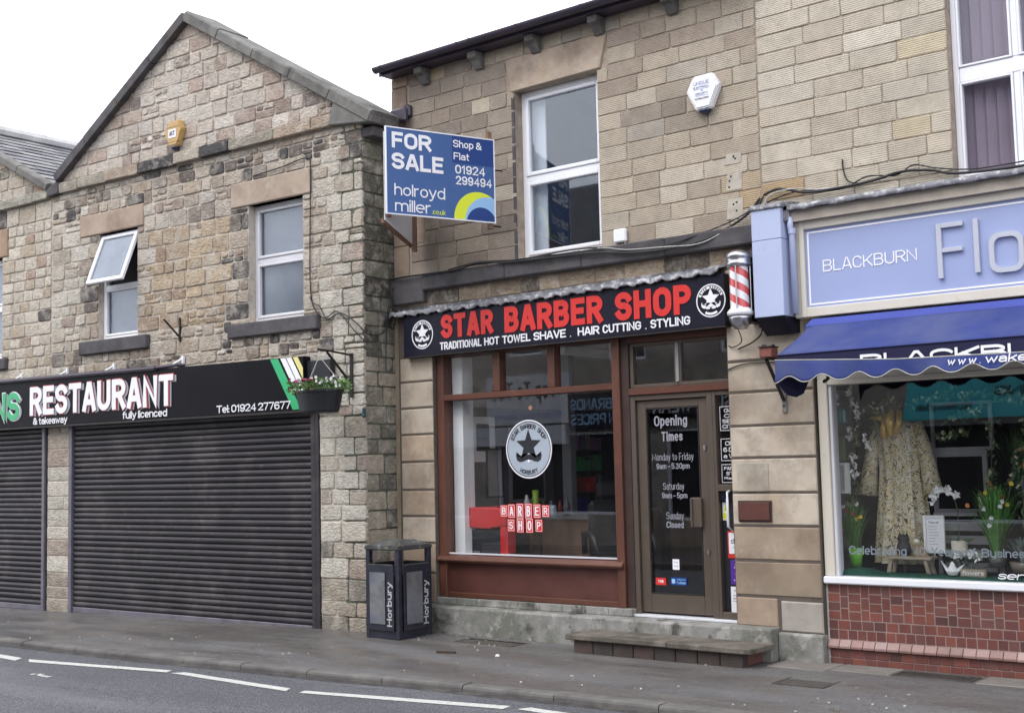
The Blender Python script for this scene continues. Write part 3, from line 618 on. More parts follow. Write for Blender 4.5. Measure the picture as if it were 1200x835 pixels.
# covers, gratings and flagstones let into the pavement
def cover(name, label, cat, x0, x1, y0, y1, z, m='iron', bars=0):
    t = thing(name, label, cat, ((x0 + x1) / 2, (y0 + y1) / 2, z)); hx, hy = (x1 - x0) / 2, (y1 - y0) / 2
    b = MB().box(-hx, hx, -hy, -hy + .02, -.02, .006).box(-hx, hx, hy - .02, hy, -.02, .006).box(-hx, -hx + .02, -hy + .02, hy - .02, -.02, .006).box(hx - .02, hx, -hy + .02, hy - .02, -.02, .006); b.out('frame', m, t)
    if bars:
        for k in range(bars): x = -hx + .03 + (2 * hx - .06) * (k + .5) / bars; box('grate_bar', m, t, x - .006, x + .006, -hy + .021, hy - .021, -.012, .005)
        box('pit', 'int_dark', t, -hx + .021, hx - .021, -hy + .021, hy - .021, -.019, -.0125)
    else: box('plate', m, t, -hx + .024, hx - .024, -hy + .024, hy - .024, -.015, .004)
    return t
cover('cellar_grating', 'iron cellar grating let into the pavement below the red tiles', 'grating', 5.68, 6.3, -.33, -.1, .002, bars=22)
cover('manhole_cover', 'rectangular iron cover in the pavement between the bin and the step', 'manhole cover', 1.32, 2.06, -.60, -.34, -.004)
cover('utility_cover', 'weathered square iron cover in the pavement below the right pilaster', 'manhole cover', 5.02, 5.45, -1.05, -.68, -.014)
root = bpy.data.objects.new('flagstones', None); COL.objects.link(root); tag(root, kind='structure')
for x0, x1, y0, y1 in ((4.64, 5.15, -.42, -.02), (5.17, 5.66, -.34, -.02), (6.34, 7.2, -.36, -.02), (7.22, 8.3, -.36, -.02)):
    box('flagstone', 'flag', root, x0, x1, y0, y1, -.03, .006 if y0 > -.5 else -.004, bevel=.006)

# ================================================================== RESTAURANT (local frame: u along the front, corner at 0, outward -y)
RA = atan(.045); RO = (0, -.5, 0)
rest = thing('restaurant_building', 'weathered buff rubble stone building with a coped gable above a black restaurant sign', 'building', RO, RA)
RW = Matrix.Translation(RO) @ Matrix.Rotation(RA, 4, 'Z')
PAL_L = [(5, (0.406, 0.351, 0.289)), (4, (0.448, 0.397, 0.338)), (3, (0.373, 0.307, 0.252)), (1.6, (0.313, 0.244, 0.203)), (2, (0.481, 0.438, 0.387)), (1.0, (0.262, 0.225, 0.196)), (0.3, (0.11, 0.102, 0.099))]
PAL_PALE = [(5, (0.504, 0.471, 0.412)), (3, (0.466, 0.425, 0.363)), (2, (0.417, 0.366, 0.303)), (0.8, (0.355, 0.289, 0.245)), (0.3, (0.216, 0.194, 0.171))]
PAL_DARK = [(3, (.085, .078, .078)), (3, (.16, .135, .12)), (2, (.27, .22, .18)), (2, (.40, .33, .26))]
PAL_GABLE = [(5, (0.489, 0.433, 0.378)), (2.2, (0.391, 0.31, 0.262)), (4, (0.531, 0.484, 0.432)), (1.4, (0.324, 0.255, 0.221)), (0.8, (0.252, 0.212, 0.194))]
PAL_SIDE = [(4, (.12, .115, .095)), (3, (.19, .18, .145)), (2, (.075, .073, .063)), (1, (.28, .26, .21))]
W1 = (-4.70, -3.885, 3.44, 4.83); W2 = (-1.81, -.905, 3.42, 4.80)
L1 = (-5.09, -3.75, 4.83, 5.11); L2 = (-2.10, -.76, 4.80, 5.09); S1 = (-5.035, -3.63, 3.265, 3.44); S2 = (-2.12, -.64, 3.255, 3.42)
SH = (-5.30, -.67, -.5, 2.66); SH1 = (-8.2, -5.80, -.5, 2.66)
holes = [W1, W2, L1, L2, S1, S2, SH, SH1, (-6.6, -.86, 2.42, 2.92)]
F0 = frame((0, 0, 0))
jobs = []
kwL = dict(joint=.008, bev=.007, front=.009, back=.03, rough=.006, cham=.015, bulge=.004)
zs = courses(2.38, 5.48, .135, .215)
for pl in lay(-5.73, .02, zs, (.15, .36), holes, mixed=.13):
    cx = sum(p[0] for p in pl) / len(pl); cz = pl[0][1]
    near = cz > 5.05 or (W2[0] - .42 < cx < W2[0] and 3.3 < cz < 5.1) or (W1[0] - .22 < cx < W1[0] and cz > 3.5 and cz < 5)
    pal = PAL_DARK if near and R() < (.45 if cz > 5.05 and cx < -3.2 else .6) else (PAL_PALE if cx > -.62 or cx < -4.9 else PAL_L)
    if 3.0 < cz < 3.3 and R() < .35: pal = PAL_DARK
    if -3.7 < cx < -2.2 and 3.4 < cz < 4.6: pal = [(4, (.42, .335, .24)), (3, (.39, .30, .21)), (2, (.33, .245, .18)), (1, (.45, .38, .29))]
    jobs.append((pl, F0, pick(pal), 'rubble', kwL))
for x0, x1, wr in ((-.67, .02, (.17, .33)), (-5.73, -5.30, (.3, .5))):
    for pl in lay(x0 if x0 > -1 else -5.80, x1, courses(-.1, 2.40, .15, .24), wr, [(-6.6, -.86, 2.38, 2.92)] if x0 < -1 else []):
        cx = sum(p[0] for p in pl) / len(pl)
        jobs.append((pl, F0, pick(PAL_PALE if pl[0][1] > .3 else [(2, (.33, .29, .24)), (1, (.22, .2, .17)), (1, (.42, .36, .28))]), 'rubble', kwL if x0 > -1 else dict(kwL, joint=.006, front=.006, rough=.003)))
# band under the gable, then the gable itself
for pl in lay(-5.66, -.12, [5.485, 5.63], (.4, .9)):
    jobs.append((pl, (F0[0] + Vector((0, -.05, 0)), F0[1], F0[2], F0[3]), ((.07, .068, .07) if -4.0 < pl[0][0] < -3.3 or -2.7 < pl[0][0] < -2.2 else pick([(3, (.29, .26, .215)), (2, (.34, .27, .21)), (2, (.38, .33, .27))])), 'rubble', dict(kwL, front=.02, back=.07, joint=.004, cham=.012)))
AP = (-2.88, 7.30); sl = .598
clipsG = [(sl, 1, AP[1] + sl * AP[0] - .02), (-sl, 1, AP[1] - sl * AP[0] - .02)]
for pl in lay(-5.7, 0, courses(5.64, 7.28, .13, .20), (.16, .38), [], clipsG, mixed=.1):
    jobs.append((pl, F0, pick(PAL_GABLE), 'rubble', kwL))
# return wall facing the barber shop
FS = frame((0, 0, 0), 'y')
FSR = (Vector((0.0, 0, 0)), Vector((0, 1, 0)), Vector((0, 0, 1)), Vector((1, 0, 0)))
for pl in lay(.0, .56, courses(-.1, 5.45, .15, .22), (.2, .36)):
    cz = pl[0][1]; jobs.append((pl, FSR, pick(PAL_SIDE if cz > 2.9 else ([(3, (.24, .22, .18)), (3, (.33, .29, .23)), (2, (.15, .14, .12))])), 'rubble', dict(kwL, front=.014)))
build_stones(jobs, rest, world=RW)
# mortar core
b = MB(); grid_panels(b, -5.74, .003, -.5, 5.48, 0.003, .45, holes[:2] + [SH, SH1])
b.prism([(-5.74, 5.48), (.003, 5.48), (.003, 5.56), AP, (-5.74, 5.60)], .003, .45); b.out('wall_mortar', 'mortar_pale', rest)
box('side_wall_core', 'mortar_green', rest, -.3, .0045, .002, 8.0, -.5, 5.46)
box('back_wall', 'opp_stone', rest, -5.74, -.302, 7.8, 8.0, -.5, 5.46)
def bevbox(name, m, p, a, col=None, bev=.012): return box(name, m, p, *a, bevel=bev, col=col)
# lintels with their own brown staining, sills
for L, c in ((L1, (.385, .30, .24)), (L2, (.42, .34, .275))):
    bevbox('lintel', 'ashlar', rest, (L[0], L[1], -.022, .2, L[2], L[3]), c)
for s, c in ((S1, 0), (S2, 0)): bevbox('sill', 'sooty_stone', rest, (s[0], s[1], -.07, .16, s[2], s[3] - .002))
# coping slabs and kneelers
def rake(p, q, n, name, m, y0, y1, th, parent, drop=.05):
    p, q = Vector((p[0], 0, p[1])), Vector((q[0], 0, q[1])); d = (q - p).normalized(); nn = Vector((-d.z, 0, d.x)); nn = nn if nn.z > 0 else -nn
    for k in range(n):
        a = p + (q - p) * ((k + .006) / n); e = p + (q - p) * ((k + .994) / n); t = th + U(-.008, .008)
        v = []
        for s in (a, e):
            for (y, h) in ((y0, -drop), (y0, t - .02), (y0 + .03, t), (y1, t), (y1, -drop)): c = s + nn * h; v.append((c.x, y, c.z))
        MB().add(v, [(0, 1, 2, 3, 4), (5, 6, 7, 8, 9)] + [(i, (i + 1) % 5, 5 + (i + 1) % 5, 5 + i) for i in range(5)]).out(name, m, parent, bevel=.006)
TOP = (-2.87, 7.30)
rake((-5.56, 5.68), TOP, 4, 'coping_stone', 'sooty_stone', -.10, .38, .09, rest)
rake(TOP, (.22, 5.47), 5, 'coping_stone', 'coping_stone', -.10, .38, .078, rest)
MB().prism([(-.42, 5.49), (.0, 5.445), (.22, 5.42), (.24, 5.50), (-.32, 5.80)], -.085, .36).out('kneeler', 'coping_stone', rest, bevel=.01)
MB().prism([(-5.74, 5.47), (-5.50, 5.485), (-5.50, 5.66), (-5.66, 5.62), (-5.74, 5.58)], -.085, .36).out('kneeler', 'sooty_stone', rest, bevel=.01)
MB().box(.0, .17, .02, .5, 5.30, 5.41).out('corbel', 'sooty_stone', rest, bevel=.01)
# slate roof behind the gable
def roofplane(parent, p, q, y0, y1, n, m='slate', name='roof_slates'):
    p, q = Vector((p[0], 0, p[1])), Vector((q[0], 0, q[1])); d = (q - p).normalized(); nn = Vector((-d.z, 0, d.x)); nn = nn if nn.z > 0 else -nn; L = (q - p).length; b = MB()
    k = 0; s = 0
    while s < L:
        e = min(s + .24, L); y = y0 - (.15 if k % 2 else 0)
        while y < y1:
            ya, yb = max(y, y0) + .004, min(y + .3, y1) - .004; y += .3
            if yb - ya < .03: continue
            h0, h1 = .018 + U(0, .006), .006; a = p + d * s; c = p + d * (e + .02)
            v = [(a.x + nn.x * h0, ya, a.z + nn.z * h0), (a.x + nn.x * h0, yb, a.z + nn.z * h0), (c.x + nn.x * h1, yb, c.z + nn.z * h1), (c.x + nn.x * h1, ya, c.z + nn.z * h1)]
            v += [(u_[0] - nn.x * .008, u_[1], u_[2] - nn.z * .008) for u_ in v]
            b.add(v, [(0, 1, 2, 3), (0, 1, 5, 4), (0, 3, 7, 4), (1, 2, 6, 5)], pick([(1, (.15, .15, .165)), (1, (.2, .2, .2)), (1, (.11, .11, .125))]))
        s = e; k += 1
    tag(b.out(name, m, parent), kind='stuff')
    return nn
roofplane(rest, (.02, 5.56), (-2.87, 7.30), .39, .66, 12); roofplane(rest, (-5.72, 5.60), (-2.87, 7.30), .39, .66, 12)
MB().prism([(.0, 5.46), (-2.87, 7.28), (-5.73, 5.57)], .385, .65).out('roof_deck', 'int_dark', rest)
MB().add([(-5.73, .6, 5.5), (-.02, .6, 5.5), (-.02, 4.3, 6.2), (-5.73, 4.3, 6.2), (-5.73, 8.1, 5.5), (-.02, 8.1, 5.5)], [(0, 1, 2, 3), (3, 2, 5, 4), (0, 3, 4), (1, 5, 2), (0, 4, 5, 1)], (.15, .15, .165)).out('main_roof', 'slate', rest)
MB().box(.10, .33, .36, .43, 5.50, 5.66).box(.24, .34, .42, .9, 5.56, 5.70).out('gutter_end', 'gutter', rest, bevel=.02)

def frame_bars(b, x0, x1, z0, z1, w, y0, y1):
    b.box(x0, x0 + w, y0, y1, z0, z1).box(x1 - w, x1, y0, y1, z0, z1).box(x0 + w + .0005, x1 - w - .0005, y0 + .001, y1 - .001, z0, z0 + w).box(x0 + w + .0005, x1 - w - .0005, y0 + .001, y1 - .001, z1 - w, z1); return b
# right-hand window: fixed lower light, top light, frosted
def sash_window(parent, o, zt, y, m='upvc', glass='obscure_glass', wf=.05, blind='frosted', ws=.035, room=True):
    x0, x1, z0, z1 = o; t = bpy.data.objects.new('window', None); COL.objects.link(t); t.parent = parent
    b = frame_bars(MB(), x0, x1, z0, z1, wf, y, y + .06); b.box(x0 + wf + .001, x1 - wf - .001, y + .002, y + .058, zt - .03, zt + .03); b.out('frame', m, t, bevel=.006)
    for a, c in ((z0 + wf, zt - .03), (zt + .03, z1 - wf)):
        frame_bars(MB(), x0 + wf + .001, x1 - wf - .001, a + .001, c - .001, ws, y - .012, y + .05).out('sash', m, t, bevel=.008)
        box('pane', glass, t, x0 + wf + ws, x1 - wf - ws, y + .022, y + .028, a + ws, c - ws)
    if blind: box('blind', blind, t, x0 + wf, x1 - wf, y + .07, y + .08, z0 + wf, z1 - wf)
    return t
sash_window(rest, W2, 4.14, .10, 'upvc_grey')
# left-hand window: top light hinged at its head and pushed open
t = bpy.data.objects.new('window', None); COL.objects.link(t); t.parent = rest
x0, x1, z0, z1 = W1; y = .08
b = frame_bars(MB(), x0, x1, z0, z1, .05, y, y + .06); b.box(x0 + .051, x1 - .051, y + .002, y + .058, 4.10, 4.155); b.out('frame', 'upvc', t, bevel=.006)
frame_bars(MB(), x0 + .051, x1 - .051, z0 + .051, 4.099, .03, y - .012, y + .05).out('sash', 'upvc', t, bevel=.008)
box('pane', 'obscure_glass', t, x0 + .08, x1 - .08, y + .02, y + .026, z0 + .08, 4.07)
box('net_curtain', 'frosted', t, x0 + .05, x1 - .05, y + .07, y + .078, z0 + .05, 4.09)
cs = bpy.data.objects.new('open_sash', None); COL.objects.link(cs); cs.parent = t; cs['label'] = 'top sash swung open outwards at the bottom'
cs.location = (0, y - .01, z1 - .04); cs.rotation_euler = (-radians(21), 0, 0)
me = frame_bars(MB(), x0 + .03, x1 - .03, -.70, 0, .055, -.045, .0); me.out('sash', 'upvc', t, bevel=.008)
# keep three levels: bake the tilt into meshes rather than nesting
bpy.data.objects.remove(cs)
sa = t.children[-1]
Mx = Matrix.Translation((0, y - .01, z1 - .04)) @ Matrix.Rotation(-radians(21), 4, 'X')
sa.data.transform(Mx); sa.name = 'open_sash'; sa['label'] = 'top sash swung open at the bottom'
pn = box('pane', 'obscure_glass', t, x0 + .085, x1 - .085, -.025, -.018, -.645, -.055); pn.data.transform(Mx)
pn = box('frosting', 'frosted', t, x0 + .085, x1 - .085, -.016, -.013, -.645, -.055); pn.data.transform(Mx)
box('dark_reveal', 'int_dark', t, x0 + .05, x1 - .05, y + .09, y + .10, 4.15, z1 - .05)
# roller shutters
def shutter(parent, x0, x1, z0, z1, y, pitch=.0715, guides=(1, 1)):
    t = bpy.data.objects.new('roller_shutter', None); COL.objects.link(t); t.parent = parent
    n = int((z1 - z0 - .09) / pitch); prof = [(0, 0), (-.010, .006), (-.019, .020), (-.022, .036), (-.018, .052), (-.008, .062), (0.004, .066), (.004, 0)]
    me = None
    for k in range(n):
        z = z0 + .085 + k * pitch
        if me is None: me = MB().prism([(p[0] + y, p[1]) for p in prof], x0, x1, 'x').mesh('slat')
        s = link('slat', me, 'shutter', t, (0, U(-.0015, .0015), z)); s.rotation_euler = (U(-.02, .02), 0, 0) if k else (0, 0, 0)
        s.rotation_euler = (U(-.05, .05) if R() < .35 else U(-.012, .012), U(-.0007, .0007), 0)
    box('bottom_rail', 'shutter_rail', t, x0, x1, y - .025, y + .02, z0 + .012, z0 + .082, bevel=.006)
    box('bottom_lip', 'shutter_rail', t, x0, x1, y - .05, y + .02, z0, z0 + .011)
    for sx, on in ((x0 - .07, guides[0]), (x1 + .002, guides[1])):
        if on: box('guide_rail', 'shutter_rail' if sx < x0 else 'shutter', t, sx, sx + .068, y - .05, y + .045, z0 - .02, z1, bevel=.004)
    box('shutter_box', 'int_dark', t, x0, x1, y + .012, y + .25, z0 - .1, z1)
    return t
shutter(rest, -5.235, -.80, -.072, 2.55, .03)
box('jamb', 'shutter', rest, -.73, -.672, -.02, .07, -.04, 2.38, bevel=.004)
box('lining', 'int_dark', rest, -5.3, -.67, .09, .12, 2.2, 2.66)

# ------------------------------------------------------------------ neighbour on the far left, same frontage line
nb = thing('gabled_neighbour', 'pale coursed stone gabled building cut off by the left edge', 'building', RO, RA)
L3 = (-8.0, -6.79, 4.79, 5.19); W3 = (-7.75, -6.93, 3.36, 4.79); S3 = (-7.9, -6.76, 3.20, 3.36)
jobs = []
for pl in lay(-9.5, -5.75, courses(2.38, 5.45, .13, .19), (.17, .32), [L3, W3, S3, (-9.5, -5.7, 2.42, 2.92)]):
    jobs.append((pl, F0, pick([(5, (.50, .45, .38)), (4, (.54, .49, .41)), (2, (.44, .37, .29)), (1, (.36, .27, .21)), (.5, (.10, .09, .085))]), 'rubble', dict(kwL, joint=.008, rough=.004)))
for pl in lay(-9.5, -5.76, [5.45, 5.585], (.5, .9)): jobs.append((pl, (F0[0] + Vector((0, -.05, 0)), F0[1], F0[2], F0[3]), (.30, .29, .24), 'rubble', dict(kwL, front=.02, back=.07, joint=.003)))
NA = (-8.6, 7.03); c2 = [(.49, 1, NA[1] + .49 * NA[0] - .02), (-.49, 1, NA[1] - .49 * NA[0])]
for pl in lay(-9.5, -5.75, courses(5.59, 7.0, .13, .18), (.2, .36), [], c2): jobs.append((pl, F0, pick([(4, (.50, .45, .38)), (2, (.44, .37, .29)), (2, (.22, .2, .17)), (1, (.36, .25, .19))]), 'rubble', kwL))
build_stones(jobs, nb, world=RW)
b = MB(); grid_panels(b, -9.5, -5.745, -.5, 5.47, .004, .4, [W3, SH1]); b.prism([(-9.5, 5.47), (-5.745, 5.47), (-5.745, 5.6), NA, (-9.5, 6.6)], .004, .4); b.out('wall_mortar', 'mortar_pale', nb)
bevbox('lintel', 'ashlar', nb, (L3[0], L3[1], -.022, .2, L3[2], L3[3]), (.42, .30, .21)); bevbox('sill', 'sooty_stone', nb, (S3[0], S3[1], -.06, .16, S3[2], S3[3] - .002))
sash_window(nb, W3, 4.1, .10)
rake((-5.745, 5.60), NA, 4, 'coping_stone', 'coping_stone', -.10, .05, .07, nb, .04)
roofplane(nb, (-5.76, 5.62), NA, .05, 8, 12)
MB().prism([(-5.75, 5.56), NA, (-9.5, 6.55), (-9.5, 5.56)], .4, 8).out('roof_deck', 'int_dark', nb)
MB().tube([(NA[0], -.1, NA[1] + .07), (NA[0], 8, NA[1] + .07)], .09, 8).out('ridge_tiles', 'slate', nb)
shutter(nb, -8.2, -5.90, -.085, 2.55, .03, guides=(1, 0)); box('guide_rail', 'shutter_rail', nb, -5.895, -5.835, -.03, .075, -.1, 2.38, bevel=.004)
box('jamb', 'shutter', nb, -5.832, -5.802, .0, .075, -.1, 2.38)

# ------------------------------------------------------------------ restaurant sign
sg = thing('restaurant_sign', 'long black fascia sign lettered RESTAURANT above the closed shutters', 'sign', RO, RA)
sk = 0
MB().prism([(-8.9, 2.385), (-.765, 2.365), (-.765, 2.955), (-8.9, 3.02)], -.15, -.035).out('board', 'black_board', sg, bevel=.004)
MB().prism([(-8.9, 2.355), (-.765, 2.337), (-.765, 2.364), (-8.9, 2.383)], -.146, -.035).out('bottom_trim', 'steel_dark', sg)
def ftext(s, m, x0, x1, z0, z1, y, bold, d=.004, **k):
    o = text('lettering', s, m, sg, x0, x1, z0, z1, y, bold, d, **k)
    return o
yb = -.151
for (dx, dz, m, y, bo, d) in ((.045, -.012, 'grey_letter', yb, .050, .005), (.0, 0, 'dark_red_edge', yb - .006, .062, .004), (0, 0, 'white_letter', yb - .011, .042, .006)):
    ex = .012 if m == 'dark_red_edge' else 0
    ftext('RESTAURANT', m, -5.97 + dx - ex, -2.975 + dx + ex, 2.516 + dz - ex, 2.897 + dz + ex, y, bo, d, spacing=.98)
    ftext('NS', {'white_letter': 'green_letter', 'dark_red_edge': 'white_letter', 'grey_letter': 'grey_letter'}[m], -6.86 + dx - ex, -6.225 + dx + ex, 2.47 + dz - ex, 2.85 + dz + ex, y, bo, d)
ftext('& takeaway', 'white_letter', -5.91, -5.14, 2.372, 2.487, yb, .022)
ftext('fully licenced', 'white_letter', -3.97, -3.105, 2.372, 2.487, yb, .022)
ftext('Tel: 01924 277677', 'white_letter', -2.20, -.965, 2.388, 2.475, yb, .022)
def stripe(xt0, xt1, xb0, xb1, m, zt=2.952, zb=2.372, cl=None):
    p = [(xb0, zb), (xb1, zb), (xt1, zt), (xt0, zt)]; p = clip(p, 1, 0, -.768)
    MB().prism(p, yb - .003, yb + .0005).out('stripe', m, sg)
stripe(-1.29, -1.165, -.93, -.80, 'green_letter'); stripe(-1.125, -1.045, -.76, -.68, 'white_letter'); stripe(-1.03, -.95, -.665, -.585, 'white_letter')
stripe(-.925, -.85, -.555, -.48, 'pale_yellow')
MT['green_letter'].node_tree.nodes['Principled BSDF']
MB().tube([(-8.9, -.165, 3.03), (-3.3, -.165, 2.985)], .03, 10).out('light_rail', 'gutter', sg)
MB().tube([(-3.3, -.165, 2.99), (-2.95, -.14, 3.0), (-2.9, -.05, 3.0)], .022, 8).out('rail_end', 'gutter', sg)
for u_ in (-7.5, -6.45, -5.39, -4.38, -3.02):
    MB().tube([(u_ - .03, -.12, 3.01), (u_ + .045, -.03, 3.085)], .014, 6).box(u_ + .04, u_ + .075, -.04, -.012, 3.02, 3.12).out('lamp_bracket', 'upvc', sg)
# gap end box of the sign
MB().box(-.762, -.40, -.10, -.02, 2.42, 2.90).out('end_panel', 'plastic_black', sg, bevel=.005)

# burglar alarm (amber hexagon) on the gable
def hexalarm(name, label, loc, rz, r, m, lens, words, parent=None):
    t = thing(name, label, 'alarm box', loc, rz)
    hx = [(r * a, r * c) for a, c in ((-.62, 1.08), (.70, 1.10), (1.12, .30), (.52, -1.0), (-.48, -1.02), (-1.12, .22))]
    MB().prism(hx, -.07, 0).out('housing', m, t, bevel=.012, seg=2)
    MB().prism([(p[0] * .86, p[1] * .86) for p in hx], -.078, -.0705).out('cover', m, t, bevel=.004)
    MB().lathe([(r * .42, 0), (r * .40, -.015), (r * .25, -.032), (0, -.036)], (0, -.035, -r * 1.0), 14, sy=.75).out('beacon_lens', lens, t, smooth=True)
    for s, x0, x1, z0, z1, mm in words:
        text('lettering', s, mm, t, x0, x1, z0, z1, -.079, .01, .002)
    return t
al = hexalarm('burglar_alarm', 'amber hexagonal alarm box with a blue base lens high on the gable', (-3.078, -.51 - .045 * 3.08, 5.865), RA, .155, 'alarm_amber', 'lens_blue', [])
b = MB().box(-.075, .065, -.083, -.0785, -.045, .06); b.out('badge', 'white_letter', al); text('lettering', 'ACT', 'lens_blue', al, -.055, .045, -.02, .04, -.0835, .03, .002)
MB().box(-.13, .13, -.08, -.0785, -.1, -.095).box(-.13, .13, -.08, -.0785, .085, .09).out('rib', 'timber', al)
# iron bracket stub on the wall
t = thing('wall_iron', 'rusty V shaped iron bracket stub on the wall between the upstairs windows', 'bracket', (-3.03, -.5 - .045 * 3.03, 3.30), RA)
MB().box(-.012, .014, -.03, 0, -.0, .29).out('upright', 'steel_dark', t); MB().tube([(0, -.03, .06), (-.05, -.22, .26)], .012, 6).out('stay', 'steel_dark', t)
# cables on the front and round the corner
def cable(name, label, pts, r=.007, m='cable_black', group=None, n=6, sub=6):
    P = [Vector(p) for p in pts]; out = []
    for i in range(len(P) - 1):
        a, b_, c, d = P[max(i - 1, 0)], P[i], P[i + 1], P[min(i + 2, len(P) - 1)]
        for k in range(sub):
            t_ = k / sub; out.append(.5 * ((2 * b_) + (c - a) * t_ + (2 * a - 5 * b_ + 4 * c - d) * t_ ** 2 + (3 * b_ - a - 3 * c + d) * t_ ** 3))
    out.append(P[-1]); o = MB().tube(out, r, n).out(name, m, smooth=True)
    return tag(o, label, 'cable', group)
def RL(u, y, z): v = RW @ Vector((u, y, z)); return (v.x, v.y, v.z)
cable('wall_cable', 'black cable dropping down the stone beside the right upstairs window and round the corner', [RL(-1.7, -.03, 5.13), RL(-1.2, -.035, 5.16), RL(-.80, -.03, 5.20), RL(-.745, -.03, 5.05), RL(-.76, -.03, 4.4), RL(-.765, -.03, 3.75), RL(-.70, -.03, 3.48), RL(-.5, -.035, 3.35), RL(-.3, -.035, 3.40), RL(-.05, -.05, 3.27), RL(.06, .02, 3.14), RL(.05, .25, 3.17), (.06, -.12, 3.35), (.03, -.08, 3.6)])
cable('corner_cable', 'dark loop of loose cable hanging in the corner beside the barber sign', [(.05, -.06, 3.72), (.06, -.14, 3.55), (.07, -.20, 3.35), (.05, -.10, 3.22), (.06, -.06, 3.38), (.07, -.16, 3.45), (.05, -.2, 3.1), (.04, -.2, 2.75)], .006)
cable('branch_cable', 'thin black cable curving over the corner stones under the upstairs sill', [RL(-.77, -.03, 3.62), RL(-.72, -.04, 3.55), RL(-.62, -.03, 3.50), RL(-.52, -.035, 3.37), RL(-.35, -.03, 3.42), RL(-.1, -.04, 3.2), RL(.05, .0, 3.05)], .006)

# hanging basket
hb = thing('hanging_basket', 'black hanging planter of leaves with pink and white flowers beside the restaurant sign', 'hanging basket', RL(-.205, -.46, 2.30), RA)
MB().lathe([(.0, 0), (.23, 0), (.25, .02), (.30, .215), (.315, .215), (.315, .235), (.29, .235), (.28, .21), (.0, .19)], n=28, sy=.62).out('planter', 'plastic_black', hb, smooth=False)
b = MB(); fl = MB()
for k in range(620):
    a = U(0, 2 * pi); rr = (R() ** .6) * .39; x, y_ = rr * cos(a), rr * .66 * sin(a); z = .25 + U(0, .12) * (1 - rr * .9) - max(0, rr - .30) * 1.2 * R()
    g_ = pick([(3, (.09, .20, .04)), (2, (.15, .27, .08)), (1, (.34, .40, .26)), (1, (.05, .11, .035))]); b.leaf((x, y_, z), (cos(a) * U(.2, 1) + U(-.5, .5), sin(a) + U(-.5, .5), U(-.1, 1)), U(.03, .06), U(.008, .018), g_)
for k in range(46):
    a = U(0, 2 * pi); rr = U(.1, .38); x, y_ = rr * cos(a), -abs(rr * .62 * sin(a)) - .02; z = .26 + U(0, .11); c = (.30, .03, .09) if x < .06 and R() < .6 else (.78, .76, .78)
    for q in range(6): an = q * pi / 3 + R(); fl.leaf((x, y_, z), (cos(an), -.5, sin(an)), .022, .010, c)
for k in range(5): fl.lathe([(.0, 0), (.022, .008), (.03, .02), (.01, .028), (0, .028)], (-.05 + U(-.12, .16), -.2, .30 + U(-.02, .03)), 8, (.32, .02, .08) if k % 2 else (.45, .10, .22))
tag(b.out('foliage', 'leaf', hb), kind='stuff'); tag(fl.out('flowers', 'petal', hb), kind='stuff')
ch = MB()
for a in (.5, 2.6, 4.7): ch.tube([(.32 * cos(a), .19 * sin(a), .25), (.0, 0, .60)], .004, 4)
ch.tube([(.0, 0, .60), (.0, 0, .66)], .004, 4); ch.out('chains', 'cable_grey', hb)
br = thing('basket_bracket', 'dark iron bracket on the corner stones holding the hanging planter', 'bracket', RL(-.155, -.02, 2.47), RA)
box('wall_plate', 'steel_dark', br, -.02, .02, -.012, 0, .0, .48); 
MB().tube([(0, -.01, .46), (-.038, -.36, .495), (-.05, -.46, .50)], .012, 6).out('arm', 'steel_dark', br); MB().tube([(0, -.02, .16), (-.036, -.34, .48)], .014, 6).out('stay', 'steel_dark', br)
# small cleat on the pier
tag(MB().box(-.012, .012, -.03, .0, -.05, .05, (.03, .07, .09)).lathe([(.0, -.02), (.022, 0), (.0, .03)], (0, -.03, -.03), 8, (.03, .12, .14)).out('wall_cleat', 'plain', None, RL(.03, -.015, 2.30)), 'small blue cord cleat fixed to the corner pier below the basket', 'cleat')

# ================================================================== BARBER SHOP BUILDING
bb = thing('barber_shop_building', 'buff tooled stone building with a dark gutter on corbels, brown timber shopfront below', 'building')
PAL_B = [(5, (0.424, 0.366, 0.291)), (3, (0.451, 0.397, 0.325)), (3, (0.395, 0.336, 0.269)), (1.0, (0.335, 0.276, 0.225)), (0.3, (0.429, 0.346, 0.245)), (0.8, (0.368, 0.33, 0.281))]
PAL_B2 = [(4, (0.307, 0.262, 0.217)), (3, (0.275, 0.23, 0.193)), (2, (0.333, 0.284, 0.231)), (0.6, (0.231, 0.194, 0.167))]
BW = (1.765, 2.812, 3.785, 5.545); FB = frame((0, 0, 0)); kwB = dict(joint=.0035, bev=.006, front=.008, back=.03, rough=.0026, cham=.011)
jobs = []
zs = [3.775 + .163 * k for k in range(14)] + [6.04]
lint = (1.66, 2.94, 5.545, 5.90)
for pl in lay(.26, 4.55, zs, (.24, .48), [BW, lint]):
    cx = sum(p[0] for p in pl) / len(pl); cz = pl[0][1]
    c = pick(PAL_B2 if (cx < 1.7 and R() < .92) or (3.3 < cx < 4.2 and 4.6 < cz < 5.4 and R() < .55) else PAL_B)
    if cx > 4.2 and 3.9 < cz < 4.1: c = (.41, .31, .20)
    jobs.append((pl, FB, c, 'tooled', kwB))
for (x0, x1, z0, z1) in ((0, .255, 5.93, 6.04), (.0, .235, 5.43, 5.925), (.0, .255, 5.10, 5.425), (0, .235, 4.75, 5.095), (0, .255, 4.55, 4.745), (0, .49, 4.14, 4.545), (0, .235, 3.775, 4.135)):
    jobs.append(([(x0, z0), (x1, z0), (x1, z1), (x0, z1)], FB, pick([(2, (.33, .255, .195)), (1, (.27, .21, .165)), (1, (.37, .29, .22))]), 'ashlar', dict(kwB, front=.016, joint=.003)))
